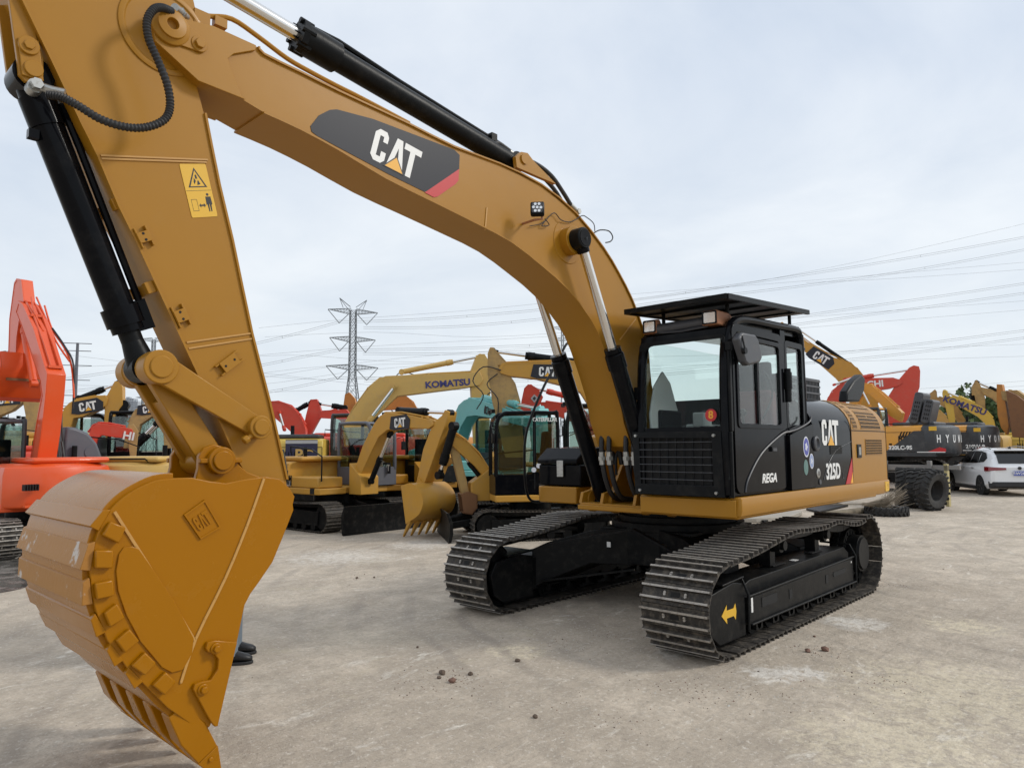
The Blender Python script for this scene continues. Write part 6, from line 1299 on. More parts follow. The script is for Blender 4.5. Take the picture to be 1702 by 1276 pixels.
excavator(M_[:2], M_[2], 'large yellow excavator behind the front boom rams, its stick folded down behind the teal boom', pal=dict(main=BYE, ram=BLM, roof=KYE), plates=[('boom', [(3.16, 4.06), (3.08, 4.2), (2.96, 4.22), (1.58, 4.26), (0.85, 4.26), (0.54, 4.03), (0.13, 3.39), (-0.09, 2.7), (-0.18, 1.85), (0.26, 1.85), (0.32, 2.36), (0.52, 2.88), (0.82, 3.36), (1.36, 3.57), (2.08, 3.76), (2.89, 3.85), (3.11, 3.92)], 0.24, BYE), ('stick', [(3.48, 4.5), (3.41, 4.67), (3.32, 4.67), (2.96, 4.27), (2.94, 4.01), (2.69, 3.63), (2.55, 3.11), (2.51, 2.55), (2.45, 1.53), (2.99, 1.53), (3.22, 2.55), (3.37, 3.17), (3.39, 3.4), (3.49, 3.91)], 0.18, OLD)],
          rams=[((0.77, 4.22), (3.35, 4.58), 0.11, 0.045, 0.62, (0.0,), BLM), ((0.18, 2.7), (0.49, 3.87), 0.075, 0.05, 0.35, (0.34, -0.34), BLM)],
          logos=[('CAT', (1.77, 3.95), -0.03, 0.27, 0.255, 1, None)], extra=lambda r, S: hoses(r, [[(3.1, 0.26, 4.0), (3.6, 0.27, 4.1), (3.9, 0.27, 3.7), (3.6, 0.27, 3.3), (3.8, 0.2, 2.9)], [(3.2, 0.26, 3.9), (3.5, 0.27, 3.6), (3.2, 0.27, 3.2), (3.2, 0.2, 2.7)]]))
L_ = (-3.6, -5.602, 5.676)
def xL(r, S):
    b = MB(Matrix.Translation((0, 0, 0))); b.prism([(0.55, 0.22), (0.65, 0.29), (0.65, 0.25), (0.78, 0.25), (0.78, 0.29), (0.88, 0.22), (0.78, 0.16), (0.78, 0.19), (0.65, 0.19), (0.65, 0.15)], 1.168, 1.172); b.build('arrow_marking', [STK], r)
    P_ = [(1.49, 0.85), (1.33, 0.9), (1.18, 0.85), (1.18, 0.6), (1.28, 0.48), (1.45, 0.51)]
    bucketpart(r, P_, 0.3, BRN)
    b = MB(); b.prism(circ(0.05, 1.45, 0.05, 16), 0.985, 0.99); b.prism(circ(0.15, 1.37, 0.05, 16), 0.985, 0.99); b.build('round_sticker', [SWH], r)
excavator(L_[:2], L_[2], 'compact excavator with a tall black cab and a small blade, directly behind the front tracks', s=0.73, pal=dict(main=BYE, cab=BLK, ram=BLM, panel=BYE), mini=True, blade=True, rear=-1.7, hoodz=1.9, cabz=3.45, hw=1.3, cabx=(-0.55, 1.25), shoes=False,
          plates=[('boom', [(1.73, 2.08), (1.63, 2.11), (1.51, 2.04), (1.3, 1.89), (0.94, 1.47), (0.8, 1.11), (0.93, 1.04), (1.05, 1.26), (1.2, 1.44), (1.55, 1.75), (1.75, 1.96)], 0.12, BYE), ('stick', [(1.78, 2.16), (1.65, 2.16), (1.55, 1.92), (1.35, 1.12), (1.3, 0.85), (1.45, 0.8), (1.53, 1.12), (1.7, 1.8)], 0.09, OLD)],
          rams=[((0.98, 1.11), (1.55, 1.84), 0.055, 0.03, 0.55, (0.0,), BLM)],
          logos=[('CATERPILLAR', (-0.10, 2.36), 0, 0.11, 0.93, 1, WHT, 0.02, 0.75), ('CAT', (-0.45, 1.12), 0, 0.12, 0.95, 1, 1)], extra=xL)
# right-hand group
P_ = (-33.453, -7.123, 5.0477)
excavator(P_[:2], P_[2], 'yellow excavator whose boom slopes down behind the front cab, a black ram on top', pal=CATP, cab=False, plates=[('boom', [(5.13, 8.59), (4.8, 8.74), (3.52, 7.51), (3.09, 7.23), (2.24, 6.58), (1.4, 6.27), (0.87, 5.59), (0.39, 4.67), (0.05, 3.38), (-0.01, 2.26), (0.67, 2.27), (1.06, 3.72), (1.66, 4.72), (2.2, 5.46), (3.46, 6.8), (4.95, 8.17)], 0.22, BYE)],
          rams=[((1.51, 6.21), (4.03, 8.34), 0.10, 0.05, 0.62, (0.0,), BLM)], logos=[('CAT', (2.87, 6.58), -0.62, 0.45, 0.235, 1, None)])
Q_ = (-27.483, -8.366, 1.941)
excavator(Q_[:2], Q_[2], 'orange-red excavator with its wide stick folded down beside the raised grey hood', pal=dict(main=RD2, ram=RD2), cab=False, plates=[('boom', [(0.28, 2.24), (0.22, 3.25), (0.51, 4.1), (0.96, 4.66), (1.44, 4.87), (1.87, 4.86), (3.03, 4.93), (3.62, 4.83), (3.7, 4.67), (3.54, 4.54), (3.24, 4.44), (2.61, 4.35), (1.85, 4.29), (1.34, 3.96), (1.0, 3.23), (0.8, 2.23)], 0.24, RD2), ('stick', [(4.03, 5.38), (4.2, 5.46), (4.41, 5.4), (4.45, 5.18), (4.39, 4.45), (4.23, 4.01), (3.92, 3.16), (3.54, 2.48), (3.1, 2.49), (2.98, 3.86), (3.29, 4.36), (3.63, 4.9)], 0.17, RD2)],
          rams=[((1.31, 4.91), (4.17, 5.29), 0.10, 0.045, 0.42, (0.0,), RD2), ((0.78, 4.67), (1.8, 5.03), 0.05, 0.05, 0.1, (-0.35,), RD2)], logos=[('HITACHI', (2.09, 4.62), 0.05, 0.42, 0.25, -1, WHT, 0.03, 1.0)])
HYP = dict(main=HYE, cwt=DGR, panel=HYE, hood=GRY, frame=DGR, ram=HYE, cab=DGR, roof=HYE)
R_ = (-24.208, -4.55, 4.6811)
def hyx(model, tx):
    def f(r, S):
        b = MB(); b.prism([(-0.5, 1.21), (-1.9, 1.21), (-1.9, 2.0), (-1.55, 2.0)], 1.3555, 1.362); b.build('dark_panel', [DGR], r)
        for i in range(7):
            b = MB(); b.prism([(-1.0 - i * .1, 1.75), (-1.05 - i * .1, 1.75), (-1.15 - i * .1, 1.98), (-1.10 - i * .1, 1.98)], 1.353, 1.359) ; b.build('vent_slot', [DRK], r)
        text(model, 0.21, plane_M((tx, 1.375, 1.36), (-1, 0, 0), (0, 0, 1)), WHT, 'lettering', r, bold=0.008, ext=0.004)
        # name lettering round the counterweight
        for i, ch_ in enumerate('HYUNDAI'):
            a = radians(44) * (1 - 2 * (0.055 + i * 0.135)); x = -2.75 - (cos(a) - 1) * 1.8; y = 1.34 * sin(a) / sin(radians(44))
            tx_, ty_ = sin(a) * 1.8, 1.34 * cos(a) / sin(radians(44)); tl = hypot(tx_, ty_); dxn, dyn = (-ty_ / tl, -tx_ / tl)
            text(ch_, 0.40, plane_M((x - 0.008 * cos(a), y + 0.008 * sin(a), 1.68), (-tx_ / tl if False else -abs(tx_) / tl * (1 if a > 0 else -1), -ty_ / tl, 0), (0, 0, 1)), WHT, 'lettering', r, bold=0.012, sx=0.62, ext=0.004)
        b = MB(); b.box((-2.2, 1.353, 2.08), (0.26, 0.01, 0.16)); b.build('label_sticker', [STK], r)
        b = MB(); b.prism([(-2.0, 1.21), (-2.6, 1.21), (-2.6, 1.32), (-2.4, 1.38)], 1.345, 1.362); b.build('red_reflector', [RED], r)
        b = MB(); b.box((-2.1, 1.36, 1.195), (0.95, 0.02, 0.03)); b.build('white_strip', [WHT], r)
    return f
def xR(r, S):
    hyx('320LC-9S', -1.05)(r, S)
    for k, x in enumerate((-1.35, -1.75)):
        b = MB(Matrix.Translation((x, 0.1, 2.3)) @ Matrix.Rotation(radians(-14 + 0 * k), 4, 'Y')); b.prism(rrect(-0.16, 0.16, 0, 1.25 - 0.3 * k, 0.10, 4), -0.35, 0.62); h_ = b.build('raised_hood', [GRY], r, bevel=0.03)
        b = MB(Matrix.Translation((x, 0.1, 2.3)) @ Matrix.Rotation(radians(-14), 4, 'Y'))
        for i in range(5):
            for j in range(3): b.box((-0.08 + j * 0.07, 0.622, 0.2 + i * 0.16), (0.04, 0.008, 0.09))
        tag(b.build('hood_slots', [DRK], h_), None, None, None, 'stuff')
excavator(R_[:2], R_[2], 'orange and charcoal excavator with its grey engine hood raised, behind the stood-up tyres', pal=HYP, lift=0.34, plates=[('boom', [(1.08, 3.45), (0.97, 3.72), (0.75, 3.99), (0.48, 4.05), (0.23, 3.91), (-0.4, 3.26), (-0.83, 2.76), (-0.73, 2.4), (-0.38, 2.65), (-0.04, 3.15), (0.38, 3.59), (0.69, 3.61), (0.91, 3.06), (1.2, 3.07)], 0.2, HYE)], rams=[((0.19, 2.79), (0.68, 3.95), 0.05, 0.04, 0.3, (0.34,), HYE)], extra=xR, hoodz=2.22)
S_ = (-30.018, -4.208, 4.6986)
excavator(S_[:2], S_[2], 'orange and charcoal wheeled excavator with slanted side vents, behind the white car', pal=HYP, lift=0.36, wheels=True, cab=False, extra=hyx('210W-9', -2.1), hoodz=2.3)
T1 = (-36.286, -4.107, 4.9429)
excavator(T1[:2], T1[2], 'weathered yellow excavator with its stick folded, leftmost of the far right group', pal=dict(main=OLD, ram=BLM), cab=False, plates=[('stick', [(1.57, 3.39), (1.52, 3.78), (1.5, 4.24), (1.4, 4.53), (1.11, 4.78), (1.03, 4.67), (1.02, 4.3), (1.1, 3.83), (1.25, 3.06), (1.42, 3.07)], 0.2, OLD), ('boom', [(1.1, 4.35), (0.71, 4.34), (0.16, 3.93), (-0.22, 3.03), (0.11, 2.88), (0.45, 3.62), (0.93, 3.96), (1.12, 3.96)], 0.24, OLD)])
T3 = (-33.392, -4.267, 4.9779)
excavator(T3[:2], T3[2], 'yellow excavator with a low rounded boom just above the wheeled machine\'s hood', pal=dict(main=KYE, ram=BLM), cab=False, plates=[('boom', [(0.93, 3.09), (0.89, 3.48), (0.67, 3.61), (0.33, 3.59), (0.03, 3.4), (-0.21, 2.97), (-0.24, 2.52), (0.12, 2.52), (0.36, 2.92), (0.78, 2.93)], 0.24, KYE)])
T2 = (-34.961, -2.597, 4.908)
excavator(T2[:2], T2[2], 'bright yellow excavator with its boom sloping down to the right above the white car', pal=dict(main=OYE, ram=BLM), cab=False, plates=[('stick', [(1.98, 4.41), (1.95, 4.58), (1.8, 4.53), (1.66, 4.36), (1.53, 3.92), (1.47, 3.06), (1.55, 2.54), (1.76, 2.54), (1.78, 3.09), (1.89, 3.9)], 0.2, OYE), ('boom', [(1.64, 4.27), (1.4, 4.29), (0.85, 3.99), (0.23, 3.6), (-0.03, 3.32), (-0.17, 3.01), (-0.24, 2.5), (0.16, 2.51), (0.22, 2.87), (0.5, 3.21), (1.12, 3.66), (1.6, 4.02)], 0.24, OYE)],
          rams=[((0.65, 3.92), (1.87, 4.56), 0.09, 0.06, 0.5, (0.0,), OYE)], logos=[('KOMATSU', (1.04, 3.78), -0.42, 0.42, 0.255, 1, BLU)])
U_ = (-36.035, -1.454, 4.9429)
excavator(U_[:2], U_[2], 'dull tan excavator with a tall folded stick left of the upright orange stick', pal=dict(main=OLD, ram=BLM), cab=False, plates=[('stick', [(2.02, 4.33), (1.99, 4.8), (1.86, 5.04), (1.78, 5.13), (1.64, 4.87), (1.55, 4.59), (1.46, 4.21), (1.49, 3.29), (1.8, 3.3), (1.87, 3.98), (1.9, 4.33)], 0.22, OLD), ('boom', [(1.65, 4.66), (1.52, 4.71), (0.96, 4.47), (0.39, 3.93), (0.14, 2.95), (0.54, 2.96), (0.78, 3.7), (1.14, 4.14), (1.53, 4.37)], 0.25, OLD)],
          rams=[((0.86, 4.5), (1.78, 5.04), 0.09, 0.06, 0.4, (0.0,), BLM), ((2.0, 4.36), (1.92, 3.86), 0.1, 0.05, 0.7, (0.0,), BLM)])
V_ = (-30.579, 0.042, 4.5939)
def xV(r, S):
    bucketpart(r, [(1.09, 4.16), (0.72, 3.92), (0.34, 3.53), (0.17, 2.79), (0.34, 2.07), (0.96, 2.13), (1.01, 2.82)], 0.6, BRN)
excavator(V_[:2], V_[2], 'rusty brown excavator at the right edge with an upright orange stick and large bucket', pal=dict(main=BOR, ram=BLM), cab=False, plates=[('stick', [(1.55, 4.5), (1.35, 4.48), (1.29, 3.9), (1.22, 3.09), (1.2, 2.59), (1.31, 2.24), (1.49, 2.54), (1.59, 3.11), (1.59, 3.78)], 0.16, BOR), ('boom', [(1.39, 4.18), (0.79, 4.19), (0.16, 3.57), (-0.22, 2.78), (-0.28, 2.01), (0.21, 2.01), (0.47, 2.8), (0.87, 3.56), (1.36, 3.8)], 0.22, OLD)], extra=xV)

# ------------------------------------------------------------------ loose things beside the tail of the big machine
def tyre(loc, R, w, lean=0.0, rz=0.0, flat=False, label='', rim=0.5):
    r = empty('tyre', loc, rz, label, 'tyre', 'large used tyres'); r.rotation_euler = (lean, 0, rz)
    o = (0, -w / 2, 0); ax = (0, 1, 0)
    if flat: o = (0, 0, -w / 2); ax = (0, 0, 1)
    b = MB(); b.lathe(o, ax, [(R * rim, w * .1), (R * .62, 0.0), (R * .82, -w * .03), (R * .93, w * .10), (R * .955, w * .3), (R * .955, w * .7), (R * .93, w * .9), (R * .82, w * 1.03), (R * .62, w), (R * rim, w * .9), (R * (rim + .02), w * .5), (R * rim, w * .1)], 40)
    b.build('carcass', [RUB], r)
    b = MB(); n = 22
    for i in range(n):
        for q in (-1, 1):
            a = 2 * pi * (i + (0.5 if q > 0 else 0)) / n
            if flat: u = Vector((cos(a), sin(a), 0)); t = Vector((-sin(a), cos(a), 0)); z = Vector((0, 0, 1))
            else: u = Vector((cos(a), 0, sin(a))); t = Vector((-sin(a), 0, cos(a))); z = Vector((0, 1, 0))
            p0 = u * R * .965 + z * q * w * .04; p1 = u * R * .955 + z * q * w * .50 + t * R * 0.12
            b.bar(p0, p1, R * .075, R * .09, up=u)
            b.bar(p1, u * R * .86 + z * q * w * .535 + t * R * 0.14, R * .07, R * .05, up=u)
    tag(b.build('tread_lugs', [RUB], r), None, None, None, 'stuff')
    return r
TY = [(-15.906, -1.704), (-15.45, -1.312), (-15.43, -1.041), (-14.807, -0.682)]
for (q, rz, ln, lab) in zip(TY, (2.75, 2.7, 2.35, 2.15), (0.06, 0.1, 0.05, 0.12), ('leftmost upright tyre of the row behind the yellow tail', 'second upright tyre of the row, partly behind the flat tyre', 'third upright tyre of the row, tucked behind the front one', 'rightmost upright lugged tyre beside the white car')):
    tyre((q[0], q[1], 0.565), 0.575, 0.36, ln, rz + pi / 2 - 0.9, False, lab)
q = (-12.596, -1.243)
tyre((q[0], q[1], 0.115), 0.52, 0.20, 0, 0.3, True, 'worn tyre lying flat on the yard in front of the upright tyres', 0.62)
q = (-11.622, -1.919); q2 = (-12.795, -1.801); q1 = (-10.66, -2.115)
b = MB(); b.tube(crv([(q1[0], q1[1], .09), (q[0], q[1], .10), (q2[0], q2[1], .09)], 6), 0.085, 12, rib=0.04); b.build('log', [mat('old_timber', (0.17, 0.14, 0.095), 0.9, dirt=0.5, bump=0.6)]) and tag(bpy.data.objects['log'], 'short weathered timber log lying left of the flat tyre', 'log')
b = MB(); rd = random.Random(3); bA = Vector((-12.017, -1.608, 0.296)); bB = Vector((-12.791, -0.783, 0.595))
for i in range(150):
    t = rd.uniform(0.35, 1.0); e = bB + Vector((rd.gauss(0, .10), rd.gauss(0, .10), rd.gauss(0, .13))); s_ = bA + Vector((rd.gauss(0, .04), rd.gauss(0, .04), rd.gauss(0, .02))); m_ = (s_ + e) / 2 + Vector((0, 0, -0.14 + rd.gauss(0, .02)))
    b.tube([s_, m_, s_ + (e - s_) * t + Vector((0, 0, 0.0))], 0.004, 3)
br_ = b.build('bristles', [mat('dry_twigs', (0.26, 0.21, 0.15), 0.9)], None); br_['kind'] = 'stuff'
bh = empty('broom', (0, 0, 0), 0, 'big twig broom lying across the flat tyre with its twigs to the right', 'broom'); br_.parent = bh
b = MB(); hA = Vector((-11.053, -2.634, 0.304)); b.cyl((hA.x, hA.y, hA.z), bA + Vector((0, 0, 0.0)), 0.014, n=8); b.build('handle', [MATS['old_timber']], bh)
# dark steel plates lying behind the tail
for i, (pts, lab) in enumerate((([(-9.392, -3.652), (-11.928, -3.717), (-11.206, -2.938), (-8.776, -2.836)], 'flat dark steel plate under the middle of the front machine'), ([(-12.706, -3.357), (-15.343, -3.447), (-14.661, -2.871), (-12.025, -2.745)], 'flat dark steel plate just left of the log'))):
    b = MB(); b.prism(pts, 0.01, 0.06, 'z'); tag(b.build('steel_plate', [UND], None, bevel=0.01), lab, 'steel plate')
q = (-8.41, -3.488); b = MB(); b.prism([(q[0] + dx_, q[1] + dy_) for dx_, dy_ in ((0, 0), (-1.0, -0.6), (-2.4, -0.3), (-2.8, 0.6), (-1.2, 0.9), (-0.3, 0.5))], 0.0, 0.11, 'z'); tag(b.build('concrete_slab', [mat('slab', (0.36, 0.33, 0.28), 0.9, dirt=0.4, bump=0.5)], None, bevel=0.02), 'broken pale concrete slab lying behind the near track', 'concrete slab')
q = (-7.512, -7.446); cr_ = empty('crate', (q[0], q[1], 0), 0.6, 'small bright red crate on the ground behind the far track', 'crate')
b = MB(); b.ring(rrect(-.28, .28, -.2, .2, .03, 3), rrect(-.25, .25, -.17, .17, .03, 3), 0.0, .30, 'z'); b.build('crate_wall', [RED], cr_); b = MB(); b.prism(rrect(-.26, .26, -.18, .18, .03, 3), .01, .03, 'z'); b.build('crate_floor', [RED], cr_)
# steel rack under the raised excavator
K0 = (-18.695, -2.386, 4.4193)
rk = empty('rack', (K0[0], K0[1], 0), K0[2], 'low grey steel rack with a yellow post behind the stood-up tyres', 'rack')
for nm, bx in (('beam', ((-0.2, 1.55, 1.12), (4.2, 0.10, 0.16))), ('beam', ((-0.2, 0.9, 1.12), (4.2, 0.08, 0.12)))):
    b = MB(); b.box(*bx); b.build(nm, [mat('rack_grey_paint', (0.22, 0.21, 0.20), 0.6, dirt=0.5)], rk)
for x in (-1.8, -0.4, 1.0):
    b = MB(); b.box((x, 1.62, 1.16), (0.12, 0.10, 0.34)); b.build('clamp', [MATS['rack_grey_paint']], rk, bevel=0.01)
b = MB(); b.box((-2.25, 1.55, 0.62), (0.10, 0.10, 1.24)); b.build('post', [mat('pale_yellow_post', (0.5, 0.42, 0.2), 0.6, dirt=0.4)], rk)
b = MB(); b.box((1.8, 1.55, 0.55), (0.10, 0.10, 1.1)); b.build('post', [MATS['rack_grey_paint']], rk)
b = MB(); b.ring([(-2.1, 1.04), (1.6, 1.04), (1.6, 0.7), (1.1, 0.95), (-1.6, 0.95), (-2.1, 0.6)], [(-2.0, 1.0), (1.5, 1.0), (1.5, 0.8), (1.1, 0.97), (-1.6, 0.97), (-2.0, 0.7)], 1.3, 1.5); b.build('side_rail', [MATS['rack_grey_paint']], rk)

# ------------------------------------------------------------------ white car
CW = mat('white_car_paint', (0.78, 0.79, 0.80), 0.25, coat=0.8, var=0.01); CB = mat('black_car_trim', (0.02, 0.02, 0.022), 0.5); CG = glassmat('car_glass', (0.05, 0.055, 0.06), 0.06); TL = mat('tail_lamp_red', (0.20, 0.006, 0.01), 0.15, coat=0.8); AL = mat('dark_alloy', (0.05, 0.05, 0.052), 0.35, metal=0.6); PLB = mat('plate_blue', (0.05, 0.09, 0.42), 0.4)
CL = (-24.515, -0.876)
car = empty('parked_car', (CL[0], CL[1], 0), 3.6689, 'white sport utility car seen from its rear left corner at the right edge', 'car')
XS = [(2.24, .62, .35, .70, .72, .5), (2.15, .80, .24, .82, .84, .6), (1.9, .89, .22, .92, .95, .7), (1.2, .925, .2, 1.0, 1.04, .74), (.85, .93, .2, 1.02, 1.08, .74), (.35, .93, .2, 1.04, 1.50, .66), (0.0, .93, .2, 1.05, 1.64, .64), (-.6, .93, .2, 1.06, 1.69, .64), (-1.3, .93, .2, 1.08, 1.66, .64), (-1.75, .92, .24, 1.10, 1.58, .64), (-2.0, .90, .30, 1.08, 1.42, .68), (-2.15, .87, .34, 1.04, 1.12, .72), (-2.24, .78, .38, .98, 1.0, .70)]
def csec(x, hw, zb, zt, zr, hr):
    H = [(hw * .9, zb), (hw, zb + .14), (hw * 1.005, .62 if zt > .9 else .5), (hw * .985, zt - .06), (hw * .96, zt), (hr + (hw * .96 - hr) * .5, zt + (zr - zt) * .52), (hr, zr - min(.07, (zr - zt) * .5)), (hr * .8, zr)]
    return [(x, y, z) for y, z in H] + [(x, -y, z) for y, z in H[::-1]]
b = MB(); b.loft([csec(*q) for q in XS]); cbod = b.build('body', [CW], car, ang=28)
def glassq(name, pts, off=0.012, m=CG):
    b = MB(); n = len(pts); c = sum((Vector(p) for p in pts), Vector()) / n; nn = (Vector(pts[1]) - Vector(pts[0])).cross(Vector(pts[2]) - Vector(pts[1])).normalized()
    if nn.dot(c - Vector((0, 0, 0.9))) < 0: nn = -nn
    vs = [tuple(Vector(p) + nn * off) for p in pts]; vs2 = [tuple(Vector(p) + nn * (off - .02)) for p in pts]
    b.add(vs + vs2, [tuple(range(n)), tuple(range(2 * n - 1, n - 1, -1))] + [(i, (i + 1) % n, n + (i + 1) % n, n + i) for i in range(n)]); return b.build(name, [m], car)
for sgn in (1, -1):
    yz = lambda z: .893 - (z - 1.06) / .52 * (.893 - .645)
    for PW in ([(.62, 1.12), (.22, 1.46), (-.05, 1.54), (-.38, 1.56), (-.38, 1.12)], [(-.44, 1.12), (-.44, 1.56), (-1.05, 1.555), (-1.10, 1.14)], [(-1.16, 1.145), (-1.12, 1.55), (-1.45, 1.50), (-1.72, 1.32), (-1.58, 1.18)]):
        glassq('side_window', [(x, sgn * yz(z), z) for x, z in PW], 0.03)
    b = MB(); b.tube([(.55, sgn * .62, 1.60), (.2, sgn * .64, 1.70), (-.6, sgn * .64, 1.745), (-1.4, sgn * .63, 1.70), (-1.65, sgn * .63, 1.64)], .018, 6); b.build('roof_rail', [STL], car)
    b = MB(); b.loft([[(-1.80, sgn * .938, .86), (-1.80, sgn * .938, 1.02), (-1.82, sgn * .90, 1.03), (-1.82, sgn * .90, .85)], [(-2.12, sgn * .925, .88), (-2.12, sgn * .915, 1.02), (-2.12, sgn * .85, 1.02), (-2.12, sgn * .85, .88)], [(-2.27, sgn * .74, .90), (-2.26, sgn * .72, 1.01), (-2.2, sgn * .7, 1.0), (-2.2, sgn * .7, .90)], [(-2.285, sgn * .42, .92), (-2.28, sgn * .42, .99), (-2.22, sgn * .42, .99), (-2.22, sgn * .42, .93)]]); b.build('tail_light', [TL], car)
    b = MB(); b.loft([[(.60, sgn * .90, 1.06), (.60, sgn * 1.06, 1.06), (.60, sgn * 1.07, 1.18), (.60, sgn * .92, 1.18)], [(.72, sgn * .92, 1.08), (.72, sgn * 1.02, 1.08), (.72, sgn * 1.02, 1.15), (.72, sgn * .93, 1.15)]]); b.build('wing_mirror', [CB], car, bevel=.02)
    for x in (-1.35, 1.42):
        w = empty_w = MB(); w.lathe((x, sgn * .93, .345), (0, -sgn, 0), [(.0, .06), (.22, .05), (.245, .0), (.30, -.005), (.345, .03), (.345, .19), (.30, .21), (.0, .21)], 32); wo = w.build('wheel', [RUB], car)
        b = MB()
        for k in range(5):
            a = 2 * pi * k / 5; b.bar((x + .03 * cos(a), sgn * .925, .345 + .03 * sin(a)), (x + .235 * cos(a), sgn * .935, .345 + .235 * sin(a)), .055, .02, up=(0, 1, 0))
        b.cyl((x, sgn * .92, .345), (x, sgn * .94, .345), .05, n=12); b.build('rim', [AL], wo)
        b = MB(); P_o = [(x + .42 * cos(pi * i / 16), .345 + .42 * sin(pi * i / 16)) for i in range(-2, 19)]; P_i = [(x + .36 * cos(pi * i / 16), .345 + .36 * sin(pi * i / 16)) for i in range(-2, 19)]
        b.prism([(x + .375 * cos(2 * pi * i / 28), .345 + .375 * sin(2 * pi * i / 28)) for i in range(28)], min(sgn * .90, sgn * .938), max(sgn * .90, sgn * .938)); b.build('wheel_arch', [DRK], car)
    b = MB(); b.box((.05, sgn * .925, .24), (2.0, .03, .12)); b.build('sill_trim', [CB], car)
    for x in (.05, -.75):
        b = MB(); b.box((x, sgn * .945, .96), (.18, .02, .03)); b.build('door_handle', [STL], car, bevel=.005)
    b = MB(); b.box((-2.24, sgn * .55, .40), (.04, .28, .035)); b.build('exhaust_trim', [STL], car)
b = MB(); b.strip([(-1.80, 1.56), (-2.0, 1.425), (-2.145, 1.14)], 0.016, -.60, .60, side=-1); b.strip([(-1.80, 1.56), (-2.0, 1.425), (-2.145, 1.14)], 0.016, -.60, .60, side=1); b.build('rear_window', [CG], car)
b = MB(); b.strip([(.82, 1.11), (.36, 1.505), (.10, 1.615)], 0.016, -.58, .58, side=-1); b.strip([(.82, 1.11), (.36, 1.505), (.10, 1.615)], 0.016, -.58, .58, side=1); b.build('windscreen', [CG], car)
b = MB(); b.box((-1.83, 0, 1.60), (.26, 1.2, .035)); b.build('roof_spoiler', [CW], car, bevel=.01)
b = MB(); b.loft([[(-2.0, -.90, .28), (-2.0, .90, .28), (-2.0, .92, .52), (-2.0, -.92, .52)], [(-2.27, -.80, .33), (-2.27, .80, .33), (-2.275, .80, .50), (-2.275, -.80, .50)]]); b.build('rear_bumper', [CB], car, bevel=.02)
b = MB(); b.box((-2.30, -.03, .80), (.02, .48, .15)); pl_ = b.build('number_plate', [PLB], car)
text('W2659', .13, plane_M((-2.312, -.06, .80), (0, -1, 0), (0, 0, 1)), WHT, 'plate_lettering', car, bold=.002, sx=.95); text('粤B', .12, plane_M((-2.312, .17, .80), (0, -1, 0), (0, 0, 1)), WHT, 'plate_lettering', car, sx=.8)
b = MB(); b.cyl((-2.24, 0, .98), (-2.285, 0, .98), .055, n=20); b.build('badge', [CB], car)
b = MB(); b.tube([(-1.5, 0, 1.68), (-1.6, 0, 1.74)], .01, 5); b.loft([[(-1.45, -.02, 1.66), (-1.45, .02, 1.66), (-1.45, .01, 1.68), (-1.45, -.01, 1.68)], [(-1.65, -.02, 1.64), (-1.65, .02, 1.64), (-1.65, .005, 1.72), (-1.65, -.005, 1.72)]]); b.build('roof_antenna', [CB], car)

